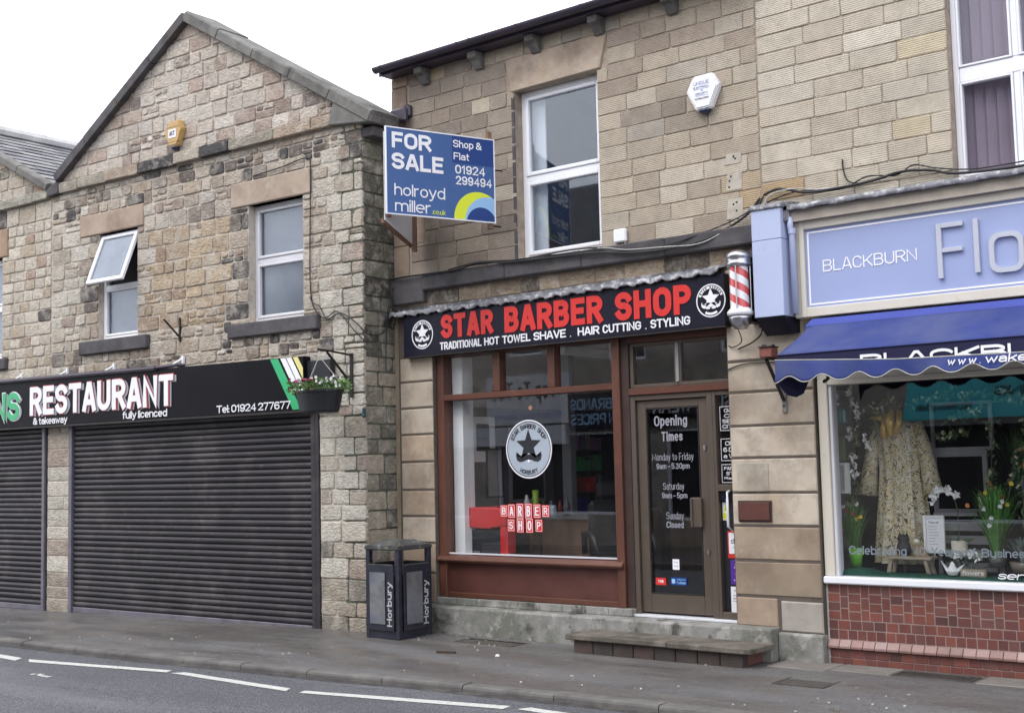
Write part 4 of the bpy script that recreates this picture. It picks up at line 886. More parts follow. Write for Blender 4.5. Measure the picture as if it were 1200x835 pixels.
for pl in lay(.0, 4.55, [3.445, 3.60], (.24, .5), [(0, .5, 3.4, 3.7)]): jobs.append((pl, FB, pick([(2, (.30, .235, .17)), (2, (.37, .29, .21)), (1, (.13, .11, .09))]), 'rubble', kwB))
for k in range(2):   # brick slips beside the sign end
    jobs.append(([(.10, 2.90 + .15 * k), (.255, 2.90 + .15 * k), (.255, 3.045 + .15 * k), (.10, 3.045 + .15 * k)], frame((0, -.03, 0)), (.19, .075, .055), 'brick_red', dict(kwB, rough=.001, back=.03)))
build_stones(jobs, bb)
b = MB(); grid_panels(b, 0, 4.555, 3.35, 6.20, .001, .35, [BW]); b.out('wall_mortar', 'mortar_dark', bb)
# lintel as a splayed flat block
MB().prism([(1.733, 5.545), (2.859, 5.556), (2.943, 5.895), (1.655, 5.90)], -.022, .2, col=(.46, .375, .30)).out('lintel', 'ashlar', bb, bevel=.008)
sash_window(bb, BW, 4.63, .11, 'upvc', 'upper_glass', .052, None, .042)
# inside the upstairs room
MB().box(BW[0] - .4, BW[1] + .4, 3.3, 3.32, 3.4, 6.0).box(BW[0] - .42, BW[0] - .4, .36, 3.3, 3.4, 6).box(BW[1] + .4, BW[1] + .42, .36, 3.3, 3.4, 6).box(BW[0] - .4, BW[1] + .4, .36, 3.3, 5.98, 6.0).box(BW[0] - .4, BW[1] + .4, .36, 3.3, 3.38, 3.4).out('upstairs_room', 'int_mid', bb)
box('curtain', 'int_white', bb, 1.80, 1.99, .22, .235, 3.8, 5.5)
for k in range(10): box('jamb_stone', 'sooty_stone', bb, 1.725, 1.764, -.011, .09, 3.79 + k * .174, 3.79 + (k + 1) * .174 - U(.006, .05), bevel=.004)
# string course
jobs2 = [(0, .49, 3.485, 3.772, -.075), (.493, 1.65, 3.605, 3.768, -.10), (1.653, 2.62, 3.605, 3.775, -.10), (2.623, 3.58, 3.60, 3.772, -.10), (3.583, 4.553, 3.60, 3.77, -.10)]
for x0, x1, z0, z1, yy in jobs2: box('string_course_stone', 'sooty_stone', bb, x0, x1, yy, .02, z0, z1, bevel=.012)
# corbels, fascia, gutter
for x in (.545, 1.32, 2.09, 2.88, 3.72, 4.47):
    MB().prism([(.0, 5.875), (-.045, 5.875), (-.075, 5.91), (-.11, 5.955), (-.165, 5.975), (-.165, 6.044), (0, 6.044)], x - .055, x + .055, 'x').out('corbel', 'coping_stone', bb, bevel=.005)
box('soffit_board', 'gutter', bb, .01, 4.55, -.185, -.01, 6.046, 6.062); box('fascia_board', 'gutter', bb, .0, 4.55, -.205, -.186, 6.040, 6.14)
def gutter(parent, x0, x1, y, z, r=.06, m='gutter'):
    b = MB(); n = 10; v = []
    for x in (x0, x1):
        for rr in (r, r - .006):
            for k in range(n + 1): a = pi + pi * k / n; v.append((x, y + rr * cos(a), z + rr * sin(a)))
    m_ = n + 1
    f = [(k, k + 1, 2 * m_ + k + 1, 2 * m_ + k) for k in range(n)] + [(m_ + k, m_ + k + 1, 3 * m_ + k + 1, 3 * m_ + k) for k in range(n)] + [(k, k + 1, m_ + k + 1, m_ + k) for k in range(n)] + [(0, m_, 3 * m_, 2 * m_), (n, m_ + n, 3 * m_ + n, 2 * m_ + n)]
    b.add(v, f).box(x0 + .005, x1 - .005, y - r + .012, y + r - .012, z - .006, z - .002).out('gutter', m, parent)
    MB().prism([(y + (r + .002) * cos(pi + pi * k / n), z + (r + .002) * sin(pi + pi * k / n)) for k in range(n + 1)], x0 - .006, x0 + .001, 'x').out('gutter_stop', m, parent)
gutter(bb, .005, 4.55, -.262, 6.115, .055)
for x in (.12, .51, 1.25, 1.42, 2.05, 2.86, 3.70):
    MB().prism([(-.262 + .060 * cos(pi + pi * k / 10), 6.117 + .060 * sin(pi + pi * k / 10)) for k in range(11)], x - .014, x + .014, 'x').out('gutter_clip', 'gutter', bb)
MB().add([(.0, -.22, 6.16), (4.55, -.22, 6.16), (4.55, 4, 8.0), (.0, 4, 8.0), (.0, -.18, 6.145), (4.55, -.18, 6.145), (4.55, 4, 7.95), (.0, 4, 7.95)], [(0, 1, 2, 3), (4, 5, 6, 7), (0, 3, 7, 4), (1, 2, 6, 5), (0, 1, 5, 4), (3, 2, 6, 7)], (.15, .15, .165)).out('roof', 'slate', bb)
MB().prism([(0.36, 6.161), (8, 6.161), (8, 6.3), (4.0, 7.9), (.36, 6.3)], .002, .3, 'x').box(0, .3, .36, 8, -.3, 6.16).out('gable_end_wall', 'mortar_dark', bb)
box('rear_wall', 'opp_stone', bb, .31, 4.55, 7.7, 8, -.3, 6.3)

# ground floor masonry
jobs = []; pal = [(4, (.47, .39, .29)), (2, (.43, .35, .26)), (1, (.39, .30, .21))]
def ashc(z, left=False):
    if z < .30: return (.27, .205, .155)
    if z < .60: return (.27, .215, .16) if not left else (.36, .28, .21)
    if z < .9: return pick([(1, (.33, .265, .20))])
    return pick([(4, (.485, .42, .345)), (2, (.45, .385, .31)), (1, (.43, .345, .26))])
FP = frame((0, -.06, 0)); kwP = dict(joint=.007, bev=.012, front=.0, back=.05, rough=.001, cham=.005)
zl = [.27, .59, .905, 1.185, 1.465, 1.765, 2.057, 2.342, 2.627, 2.895]
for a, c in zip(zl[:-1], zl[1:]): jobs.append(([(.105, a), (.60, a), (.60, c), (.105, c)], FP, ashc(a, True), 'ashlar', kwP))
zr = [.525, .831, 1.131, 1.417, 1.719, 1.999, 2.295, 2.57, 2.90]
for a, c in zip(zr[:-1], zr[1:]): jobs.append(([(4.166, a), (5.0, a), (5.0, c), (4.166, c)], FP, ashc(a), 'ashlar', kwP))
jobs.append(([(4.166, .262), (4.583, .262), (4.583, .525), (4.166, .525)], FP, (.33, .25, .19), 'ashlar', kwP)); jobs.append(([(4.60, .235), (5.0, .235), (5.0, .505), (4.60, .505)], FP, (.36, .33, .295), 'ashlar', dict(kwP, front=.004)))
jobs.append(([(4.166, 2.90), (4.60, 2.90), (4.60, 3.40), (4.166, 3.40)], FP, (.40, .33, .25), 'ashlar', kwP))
build_stones(jobs, bb, 'stone')
box('left_pier', 'joint_dark', bb, .09, .595, -.052, .3, .2, 3.34); box('left_return', 'ashlar', bb, .0, .089, -.02, .3, -.1, 3.34, col=(.36, .30, .22)); box('right_pier', 'joint_dark', bb, 4.172, 4.995, -.052, .3, .15, 3.34)
MB().box(4.23, 4.54, -.066, -.06, 1.43, 1.675, (.44, .40, .33)).out('stone_patch', 'ashlar', bb, bevel=.003)
# concrete plinth under the shopfront
MB().prism([(-.215, -.2), (-.215, .262), (-.20, .272), (.05, .276), (.05, -.2)], .02, 4.583, 'x').out('plinth', 'concrete', bb, bevel=.008)
MB().prism([(-.10, -.2), (-.10, .225), (-.085, .236), (.05, .236), (.05, -.2)], 4.586, 5.0, 'x').out('plinth_end', 'concrete', bb, bevel=.008)
for k in range(9): box('plinth_tile', 'concrete', bb, .60 + k * .275, .60 + (k + 1) * .275 - .004, -.055 + U(-.002, .002), .02, .277, .345, bevel=.004)
# timber shopfront
sf = bpy.data.objects.new('shopfront', None); COL.objects.link(sf); sf.parent = bb
WB = 'wood_brown'; WH = 'wood_brown_h'
def part(name, m, a, bev=.006, p=None): return box(name, m, p or sf, *a, bevel=bev)
part('post', WB, (.602, .700, -.01, .13, .347, 2.92)); part('post', WB, (2.889, 2.975, -.02, .13, .347, 2.92)); part('post', 'dark_brown', (2.976, 3.065, .01, .13, .277, 2.92))
part('transom', WH, (.701, 2.888, -.005, .12, 2.402, 2.466)); part('mullion', WB, (1.384, 1.474, .0, .12, 2.467, 2.90)); part('mullion', WB, (2.10, 2.186, .0, .12, 2.467, 2.90))
part('head', WH, (.701, 2.888, .0, .12, 2.875, 2.93))
MB().prism([(-.06, .725), (-.06, .745), (-.03, .775), (.12, .79), (.12, .725)], .605, 2.972, 'x').out('window_sill', WH, sf, bevel=.004)
MB().prism([(-.03, .705), (-.045, .715), (-.045, .724), (.1, .724), (.1, .705)], .605, 2.972, 'x').out('sill_moulding', WH, sf)
part('panel', 'wood_panel', (.701, 2.888, .03, .10, .40, .704), 0); part('rail', WH, (.701, 2.888, -.005, .10, .347, .399))
part('bead', 'upvc_grey', (.701, 2.888, .035, .06, .791, .806), 0)
box('pane', 'shop_glass', sf, .701, 2.888, .058, .064, .80, 2.401)
for a, c in ((.701, 1.383), (1.475, 2.099), (2.187, 2.888)): box('pane', 'shop_glass', sf, a, c, .058, .064, 2.467, 2.874)
# glass stickers: round emblem, red letter tiles
def disc(b, cx, cz, r, y0, y1, n=40, col=None): b.prism([(cx + r * cos(2 * pi * k / n), cz + r * sin(2 * pi * k / n)) for k in range(n)], y0, y1, col=col)
def ring(cx, cz, r0, r1_, y0, y1, n=44, sx=1, a0=0, a1=2 * pi):
    b = MB()
    for k in range(n):
        a, c = a0 + (a1 - a0) * k / n, a0 + (a1 - a0) * (k + 1) / n
        b.prism([(cx + sx * r0 * cos(a), cz + r0 * sin(a)), (cx + sx * r1_ * cos(a), cz + r1_ * sin(a)), (cx + sx * r1_ * cos(c), cz + r1_ * sin(c)), (cx + sx * r0 * cos(c), cz + r0 * sin(c))], y0, y1)
    return b
def star(cx, cz, r, q=.42): return [(cx + (r if k % 2 == 0 else r * q) * sin(k * pi / 5), cz + (r if k % 2 == 0 else r * q) * cos(k * pi / 5)) for k in range(10)]
def starprism(b, cx, cz, r, y0, y1, q=.42):
    s = star(cx, cz, r, q)
    for k in range(10): b.prism([(cx, cz), s[k], s[(k + 1) % 10]], y0, y1)
    return b
def moustache(b, cx, cz, w, y0, y1):
    for sx in (-1, 1):
        P = [(0, .16), (.2, .26), (.45, .22), (.7, .05), (.86, .10), (.95, .34), (1.0, .12), (.93, -.14), (.7, -.26), (.4, -.22), (.15, -.10), (0, -.2)]
        c = (cx + sx * .45 * w, cz)
        q = [(cx + sx * p[0] * w, cz + p[1] * w) for p in P]
        for k in range(len(q)): b.prism([c, q[k], q[(k + 1) % len(q)]], y0, y1)
    return b
def arcword(s, m, p, cx, cz, r, a0, a1, h, y, bold=.03, flip=False, wd=None):
    n = len(s)
    for k, chh in enumerate(s):
        if chh == ' ': continue
        a = a0 + (a1 - a0) * (k + .5) / n; o = text('lettering', chh, m, p, -h * .36, h * .36, -h / 2, h / 2, 0, bold, .0012)
        Mx = Matrix.Translation((cx + r * sin(a), y, cz + r * cos(a))) @ Matrix.Rotation(a + pi if flip else a, 4, 'Y')
        o.data.transform(Mx)
EX, EZ = 1.795, 1.865
mat('sticker', (.38, .43, .50), .5, .05, 3, 0); mat('sticker_dark', (.02, .02, .028), .5, .1, 3, 0)
b = MB(); disc(b, EX, EZ, .272, .056, .0575); b.out('emblem', 'sticker', sf)
ring(EX, EZ, .282, .296, .056, .0575).out('emblem_ring', 'white_letter', sf); ring(EX, EZ, .2722, .2818, .0558, .0575).out('emblem_ring', 'sticker_dark', sf)
b = MB(); starprism(b, EX, EZ + .035, .165, .0530, .0555); moustache(b, EX, EZ - .085, .165, .0530, .0555); b.out('emblem_star', 'sticker_dark', sf)
MB().lathe([(.0, 0), (.018, .01), (.018, .03), (0, .04)], (EX, .054, EZ - .14), 8, sy=.1).out('emblem_dot', 'white_letter', sf)
arcword('STAR BARBER SHOP', 'sticker_dark', sf, EX, EZ, .232, -1.15, 1.15, .05, .0552); arcword('HORBURY', 'sticker_dark', sf, EX, EZ, .235, pi + .5, pi - .5, .045, .0552, flip=True)
for word, zc, xs, hh in (('BARBER', 1.243, [1.455, 1.555, 1.665, 1.775, 1.885, 1.995], [.12, .14, .155, .155, .14, .12]), ('SHOP', 1.098, [1.545, 1.665, 1.785, 1.905], [.125, .145, .145, .125])):
    for chh, x, h in zip(word, xs, hh):
        o = MB().box(x - .046, x + .046, .053, .0575, zc - h / 2, zc + h / 2).out('letter_tile', 'red_letter', sf)
        frame_bars(MB(), x - .040, x + .040, zc - h / 2 + .007, zc + h / 2 - .007, .004, .0518, .0529).out('tile_border', 'white_letter', sf)
        text('lettering', chh, 'white_letter', sf, x - .024, x + .024, zc - h / 2 + .024, zc + h / 2 - .024, .0528, .02, .0015)
b = MB(); disc(b, 1.83, 2.28, .026, .0555, .0575, 16); b.out('round_sticker', 'brick_light', sf)
# door set
dr = bpy.data.objects.new('door', None); COL.objects.link(dr); dr.parent = bb; BA = 'bronze_alu'
part('head_beam', 'wood_brown_h', (3.066, 4.166, -.005, .10, 2.335, 2.40), .006, sf); part('soffit_board', 'wood_brown_h', (3.066, 4.166, .0, .10, 2.83, 2.92), .006, sf)
b = frame_bars(MB(), 3.070, 3.60, 2.402, 2.829, .035, .03, .09); frame_bars(b, 3.602, 4.166, 2.402, 2.829, .035, .03, .09); b.out('fanlight_frame', BA, sf, bevel=.004)
box('fanlight_mullion', 'int_grey', sf, 3.585, 3.617, .020, .0295, 2.44, 2.80)
box('pane', 'shop_glass', sf, 3.105, 3.565, .058, .064, 2.437, 2.794); box('pane', 'shop_glass', sf, 3.637, 4.13, .058, .064, 2.437, 2.794)
# frame
MB().box(3.066, 3.118, .02, .13, .30, 2.334).box(3.895, 3.955, .02, .13, .30, 2.334).box(3.119, 3.894, .02, .13, 2.285, 2.333).out('door_frame', BA, sf, bevel=.004)
x0, x1, z0, z1 = 3.122, 3.891, .318, 2.281
MB().box(x0, x0 + .10, .05, .095, z0, z1).box(x1 - .10, x1, .05, .095, z0, z1).box(x0 + .1005, x1 - .1005, .051, .094, z0, z0 + .175).box(x0 + .1005, x1 - .1005, .051, .094, z1 - .075, z1).out('door_leaf', BA, dr, bevel=.005)
GX0, GX1, GZ0, GZ1 = x0 + .10, x1 - .10, z0 + .175, z1 - .075
box('door_glass', 'shop_glass', dr, GX0, GX1, .069, .075, GZ0, GZ1); frame_bars(MB(), GX0, GX1, GZ0, GZ1, .010, .047, .069).out('glazing_bead', 'steel_dark', dr)
MB().box(3.70, 3.81, .005, .05, 1.105, 1.375).out('handle', BA, dr, bevel=.008); MB().box(3.706, 3.725, -.012, .004, 1.11, 1.37).out('handle_grip', 'bronze_alu', dr, bevel=.004)
for z in (1.80, .86): MB().lathe([(.0, 0), (.012, 0), (.014, .045), (0, .045)], (3.852, .045, z), 10, sy=.5).out('lock_cylinder', 'chrome', dr)
dy = .0685
for s, xa, xb, za, zb, bo in (('Opening', 3.30, 3.66, 2.015, 2.135, .02), ('Times', 3.375, 3.605, 1.895, 1.985, .02), ('Monday to Friday', 3.265, 3.715, 1.70, 1.785, -.018), ('9am - 5.30pm', 3.31, 3.67, 1.625, 1.69, .012),
                              ('Saturday', 3.375, 3.605, 1.43, 1.51, -.012), ('9am - 5pm', 3.36, 3.635, 1.355, 1.42, .012), ('Sunday', 3.40, 3.59, 1.16, 1.24, -.012), ('Closed', 3.40, 3.585, 1.095, 1.155, .015)):
    text('lettering', s, 'grey_letter', dr, xa, xb, za, zb, dy, bo, .001)
MB().box(3.455, 3.525, .063, .0685, .715, .81).out('sticker', 'white_letter', dr); text('lettering', '1 4', 'steel_dark', dr, 3.47, 3.51, .775, .79, .0628, .01, .001); text('lettering', '1 4', 'steel_dark', dr, 3.47, 3.51, .74, .755, .0628, .01, .001)
MB().box(3.265, 3.375, .063, .0685, .57, .635).out('sticker', 'red_letter', dr); text('lettering', '118', 'white_letter', dr, 3.29, 3.35, .59, .617, .0628, .03, .001)
MB().box(3.43, 3.60, .063, .0685, .575, .645).out('sticker', 'sale_navy', dr); text('lettering', 'Twitter', 'sale_pale', dr, 3.49, 3.59, .585, .61, .0628, .02, .001); text('lettering', 'follow us on', 'sale_pale', dr, 3.50, 3.585, .62, .635, .0628, .0, .001); MB().box(3.44, 3.475, .062, .0628, .59, .63).out('sticker_icon', 'sale_pale', dr)
MB().box(3.066, 4.166, -.03, .13, .277, .3).out('threshold', 'upvc_grey', sf, bevel=.004)
# side light
MB().box(3.956, 3.985, .02, .13, .301, 2.334).box(3.9855, 4.20, .021, .12, 2.29, 2.333).box(3.9855, 4.20, .021, .12, 1.43, 1.49).box(3.9855, 4.20, .021, .12, .301, .36).out('sidelight_frame', BA, sf, bevel=.004)
box('pane', 'shop_glass', sf, 3.985, 4.20, .069, .075, 1.49, 2.29); box('side_panel', 'plastic_black', sf, 3.985, 4.20, .075, .085, .36, 1.43)
MB().box(3.9855, 4.20, .045, .07, 1.34, 1.429).out('letter_plate', 'navy_board', sf, bevel=.004)
for k, (za, zb, ls) in enumerate(((1.97, 2.19, ('Gents', 'Calm', 'SENIOR', 'CITIZEN')), (1.70, 1.90, ('OPEN', '6 DAYS', 'a Week')), (1.505, 1.67, ('PART-TIME', 'STAFF', 'Required')))):
    b = MB(); frame_bars(b, 4.005, 4.30, za, zb, .005, .0655, .0685); b.out('notice_border', 'white_letter', sf)
    n = len(ls)
    for i, s in enumerate(ls):
        h = (zb - za - .03) / n; text('lettering', s, 'white_letter', sf, 4.03 if len(s) > 5 else 4.05, 4.27 if len(s) > 5 else 4.23, zb - .015 - h * (i + .85), zb - .015 - h * (i + .15), .068, .02, .001)
def paper(name, m, x0, x1, z0, z1, y, lines=(), label=None):
    o = MB().box(x0, x1, y - .002, y, z0, z1).out(name, m, sf)
    for s, mm, a, b_, c, d in lines: text('lettering', s, mm, sf, a, b_, c, d, y - .0022, .01, .0008)
    return o
paper('warning_sticker', 'white_letter', 3.995, 4.055, 1.17, 1.33, .0745, (('!', 'steel_dark', 4.02, 4.03, 1.265, 1.295),)); MB().prism([(4.005, 1.25), (4.045, 1.25), (4.025, 1.31)], .0715, .0722).out('warning_triangle', 'sale_yellow', sf); MB().box(4.0, 4.05, .0715, .0722, 1.18, 1.235).out('warning_text_box', 'sale_yellow', sf)
paper('closed_notice_border', 'red_letter', 4.035, 4.24, .835, 1.075, .0745); paper('closed_notice', 'white_letter', 4.048, 4.23, .875, 1.06, .0722, (('closed', 'steel_dark', 4.07, 4.21, .965, 1.01), ('please call again', 'blue_paint', 4.08, 4.2, .925, .94)))
paper('purple_notice', 'purple', 4.055, 4.25, .605, .82, .0745, (('Crime', 'white_letter', 4.10, 4.17, .77, .79), ('Stoppers', 'white_letter', 4.09, 4.18, .745, .762), ('call free', 'white_letter', 4.10, 4.18, .69, .705), ('in confidence', 'white_letter', 4.085, 4.2, .635, .65)))
paper('poster', 'white_letter', 4.05, 4.27, .36, .585, .0745, (('THIS IS A NO', 'brick_light', 4.08, 4.2, .54, .56), ('smoking premises it is', 'grey_letter', 4.07, 4.2, .50, .515), ('against the law to smoke', 'grey_letter', 4.07, 4.2, .475, .49), ('in these premises', 'grey_letter', 4.07, 4.19, .45, .465), ('Barber', 'steel_dark', 4.14, 4.2, .42, .435)))
b = MB(); b.tube([(4.10, .06, 1.44), (4.10, -.015, 1.42), (4.10, -.02, 1.36), (4.10, -.02, 1.12), (4.10, .06, 1.08)], .012, 8); b.out('pull_handle', 'upvc', sf, smooth=True)
box('wall_plaque_back', 'dark_brown', bb, 4.235, 4.56, -.075, -.06, 1.165, 1.35, bevel=.004)
t = tag(MB().box(4.25, 4.545, -.088, -.0755, 1.18, 1.335).out('wall_plaque', 'wood_panel', None, bevel=.004), 'small red brown wooden board fixed to the right stone pilaster', 'plaque')

# flashing above the sign: crumpled lead apron
b = MB(); n = 150; rows = 6; v = []
ph = [U(0, 6) for _ in range(4)]
def crumple(x, s): return .010 * sin(x * 31 + ph[0] + s * 2.1) + .007 * sin(x * 67 + ph[1] + s * 4) + .004 * sin(x * 131 + ph[2])
for i in range(n + 1):
    x = .03 + 4.15 * i / n; e = crumple(x, 0); zz = -.012 * sin(x * .9)
    for j, (y, z) in enumerate(((-.008, 3.455), (-.012, 3.425), (-.09 + e, 3.41 + e * .4), (-.165 + e * .8, 3.395 + crumple(x, 1) * .8), (-.185 + crumple(x, 2) * .6, 3.355 + crumple(x, .5) * .9), (-.178, 3.345 + crumple(x, .5) * .9))):
        v.append((x, y, z + zz + (.004 * (x - 2))))
b.add(v, [(i * rows + j, (i + 1) * rows + j, (i + 1) * rows + j + 1, i * rows + j + 1) for i in range(n) for j in range(rows - 1)]); fo = b.out('lead_flashing', 'lead', bb, smooth=True)
so_ = fo.modifiers.new('thick', 'SOLIDIFY'); so_.thickness = .004
# ------------------------------------------------------------------ barber sign
bs = thing('barber_shop_sign', 'black fascia sign with red STAR BARBER SHOP lettering and round star emblems', 'sign')
box('board', 'navy_board', bs, .262, 4.225, -.15, -.02, 2.895, 3.36, bevel=.004); box('bottom_trim', 'steel_dark', bs, .262, 4.225, -.155, -.03, 2.880, 2.894)
def st(s, m, x0, x1, z0, z1, bo, d=.006, y=-.1505, **k): return text('lettering', s, m, bs, x0, x1, z0, z1, y, bo, d, **k)
st('STAR', 'red_letter', .82, 1.54, 3.050, 3.300, .058, .006); st('BARBER', 'red_letter', 1.69, 2.905, 3.038, 3.302, .058, .006); st('SHOP', 'red_letter', 3.05, 3.885, 3.033, 3.302, .058, .006)
for s, a, c in (('TRADITIONAL', .80, 1.375), ('HOT', 1.415, 1.615), ('TOWEL', 1.655, 2.02), ('SHAVE', 2.06, 2.46), ('.', 2.505, 2.53), ('HAIR', 2.605, 2.86), ('CUTTING', 2.90, 3.335), ('.', 3.375, 3.40), ('STYLING', 3.44, 3.865)):
    st(s, 'white_letter', a, c, 2.932, 3.012 if s != '.' else 2.955, .03)
for cx, cz, r in ((.545, 3.118, .155), (4.085, 3.128, .150)):
    ring(cx, cz, r * .93, r, -.1545, -.1505).out('emblem_ring', 'white_letter', bs); ring(cx, cz, r * .72, r * .88, -.1540, -.1505, a0=.35, a1=pi - .35, n=24).out('emblem_arc', 'white_letter', bs)
    ring(cx, cz, r * .72, r * .86, -.1540, -.1505, a0=pi + 1.05, a1=2 * pi - 1.05, n=10).out('emblem_arc', 'white_letter', bs)
    b = MB(); starprism(b, cx, cz + r * .12, r * .62, -.156, -.1505, .45); moustache(b, cx, cz - r * .28, r * .66, -.156, -.1505)
    b.prism([(cx - r * .42, cz - r * .15), (cx + r * .42, cz - r * .15), (cx + r * .3, cz - r * .5), (cx - r * .3, cz - r * .5)], -.1555, -.1505); b.out('emblem_star', 'white_letter', bs)
    b = MB(); disc(b, cx, cz - r * .46, r * .07, -.1575, -.1562, 10); b.out('emblem_dot', 'navy_board', bs)
    arcword('STAR BARBER', 'navy_board', bs, cx, cz, r * .80, -1.1, 1.1, r * .13, -.1541, .04)

# ------------------------------------------------------------------ barber pole
bp = thing('barber_pole', 'chrome capped barber pole with red and white spiral stripes beside the sign', 'barber pole', (4.475, -.33, 2.84))
MB().lathe([(0, -.02), (.05, -.015), (.085, .03), (.098, .075), (.098, .10)], n=28).out('lower_cap', 'chrome', bp, smooth=True)
MB().lathe([(.098, .10), (.112, .105), (.114, .135), (.10, .15), (.088, .165)], n=28).out('lower_collar', 'glassy_white', bp, smooth=True)
MB().lathe([(.088, .52), (.104, .53), (.112, .55), (.104, .565), (.104, .60), (.112, .61), (.10, .64), (.06, .665), (0, .672)], n=28).out('upper_cap', 'chrome', bp, smooth=True)
bw, br_ = MB(), MB(); n = 40; rowsn = 64
for i in range(rowsn):
    for k in range(n):
        a0, a1 = 2 * pi * k / n, 2 * pi * (k + 1) / n; za, zb = .165 + .355 * i / rowsn, .165 + .355 * (i + 1) / rowsn; r = .082
        def pt(a, z): aa = a; return (r * cos(aa), r * sin(aa), z)
        # helical cells so the stripe edge stays clean
        tw = -2 * pi / .27
        v = [pt(a0 + tw * (za), za), pt(a1 + tw * (za), za), pt(a1 + tw * (zb), zb), pt(a0 + tw * (zb), zb)]
        (br_ if (k % (n // 2)) < n // 4 else bw).add(v, [(0, 1, 2, 3)])
bw.out('drum', 'glassy_white', bp, smooth=True); br_.out('stripe', 'pole_red', bp, smooth=True)
for a in (-1.35, .4, 2.6): MB().tube([(.096 * cos(a), .096 * sin(a), .15), (.096 * cos(a), .096 * sin(a), .54)], .006, 6).out('rod', 'chrome', bp)
MB().box(-.03, .06, .09, .27, .05, .62).box(-.01, .03, .06, .1, .08, .13).box(-.01, .03, .06, .1, .54, .6).out('wall_bracket', 'steel_dark', bp, bevel=.004)

# ------------------------------------------------------------------ for sale board (two boards meeting in a V, fixed to the wall)
fa = math.atan2(.943, .334)
fs = thing('for_sale_board', 'blue and white FOR SALE board projecting from the wall above the barber sign', 'sign', (1.225, -1.35, 4.165), fa)
Wd, Hd = 1.22, .858
box('panel', 'sale_blue', fs, 0, Wd, -.006, .002, 0, Hd); frame_bars(MB(), -.006, Wd + .006, -.006, Hd + .006, .012, -.012, .008).out('edge_strip', 'upvc', fs)
box('panel_overlay', 'sale_navy', fs, .735, Wd - .008, -.0075, -.0062, .575, Hd - .01)
def ft(s, m, a, c, va, vb, bo, sp=1): return text('lettering', s, m, fs, a, c, Hd * (1 - vb), Hd * (1 - va), -.0078, bo, .0015, spacing=sp)
ft('FOR', 'white_letter', .065, .50, .05, .235, .048); ft('SALE', 'white_letter', .06, .63, .29, .48, .048)
ft('holroyd', 'white_letter', .085, .645, .645, .815, .0); ft('miller', 'white_letter', .09, .485, .825, .965, .0); ft('.co.uk', 'sale_yellow', .495, .645, .905, .965, .0)
ft('Shop &', 'white_letter', .745, 1.075, .055, .165, .018); ft('Flat', 'white_letter', .75, .93, .205, .29, .018); ft('01924', 'white_letter', .765, 1.11, .35, .455, .025); ft('299494', 'white_letter', .77, 1.185, .48, .585, .025)
def seg(cx, cz, r, m, y):
    p = [(cx + r * cos(a), cz + r * sin(a)) for a in [pi * k / 36 for k in range(37)]] + [(cx + r, -1), (cx - r, -1)]
    p = clip(clip(p, 1, 0, Wd - .008), 0, -1, -.008); MB().prism(p, y, y + .0008).out('logo_arc', m, fs)
seg(1.03, .015, .285, 'sale_yellow', -.0072); seg(1.135, -.01, .265, 'sale_pale', -.0082); seg(1.06, -.03, .175, 'sale_navy', -.0092)
# rear board of the V and its timber frame
v0 = Vector((1.235, -1.33)); v1 = Vector((.42, -.06)); d = (v1 - v0).normalized(); ra = math.atan2(d.y, d.x) - fa
MxR = Matrix.Rotation(ra, 4, 'Z')
o = box('rear_panel', 'int_white', fs, .03, 1.40, .02, .028, -.06, Hd - .04); o.data.transform(MxR)
o = MB().box(.02, 1.46, .03, .06, -.09, -.045).out('rear_rail', 'timber', fs); o.data.transform(MxR)
MB().box(Wd - .06, Wd - .01, .01, .055, -.06, Hd + .09).out('post', 'timber', fs, bevel=.004); MB().box(.02, .06, .01, .045, -.03, Hd).out('post', 'timber', fs)
o = MB().box(1.40, 1.46, -.02, .03, -.14, Hd).out('wall_post', 'timber', fs); o.data.transform(MxR)
MB().tube([(Wd - .03, .03, .55), (Wd + .1, .0, .55)], .008, 6).tube([(Wd - .03, .02, -.03), (Wd + .08, .02, -.03)], .010, 6).out('fixing_bolt', 'steel_dark', fs)

# white alarm box
al = hexalarm('burglar_alarm', 'white hexagonal alarm box with a dark blue base lens on the tooled stone wall', (4.035, -.012, 5.05), 0, .155, 'alarm_white', 'lens_blue',
    [('UNIQUE', -.085, .075, .075, .108, 'blue_paint'), ('ELECTRICAL', -.09, .075, .045, .062, 'blue_paint'), ('&', -.01, .01, .015, .033, 'blue_paint'), ('SECURITY', -.07, .06, -.018, .002, 'blue_paint'), ('Tel: 01924 272461', -.08, .07, -.06, -.045, 'grey_letter')])
MB().box(-.085, .075, -.0795, -.0785, .034, .038).box(-.07, .06, -.0795, -.0785, -.030, -.026).out('rule_line', 'blue_paint', al)
jb = thing('junction_box', 'small pale junction box with two leads on the wall right of the upstairs window', 'junction box', (3.055, -.012, 3.865))
box('case', 'int_white', jb, -.07, .07, -.05, 0, -.065, .065, bevel=.012); MB().tube([(-.04, -.02, -.06), (-.06, -.03, -.10), (-.13, -.05, -.14)], .007, 6).tube([(.045, -.02, -.06), (.06, -.03, -.10), (.12, -.06, -.15)], .007, 6).out('lead', 'cable_grey', jb)
cz_ = -.115
cable('string_course_cable', 'bundle of black cables sagging along the dark string course to the blue pilaster', [(.03, -.09, 3.77), (.3, cz_, 3.775), (1.0, cz_, 3.765), (1.25, -.12, 3.80), (1.5, -.12, 3.79), (1.68, -.12, 3.76), (2.2, -.13, 3.74), (2.8, -.13, 3.72), (3.3, -.13, 3.66), (3.7, -.13, 3.655), (4.05, -.10, 3.70), (4.4, -.06, 3.85), (4.56, -.05, 4.0)], .011)
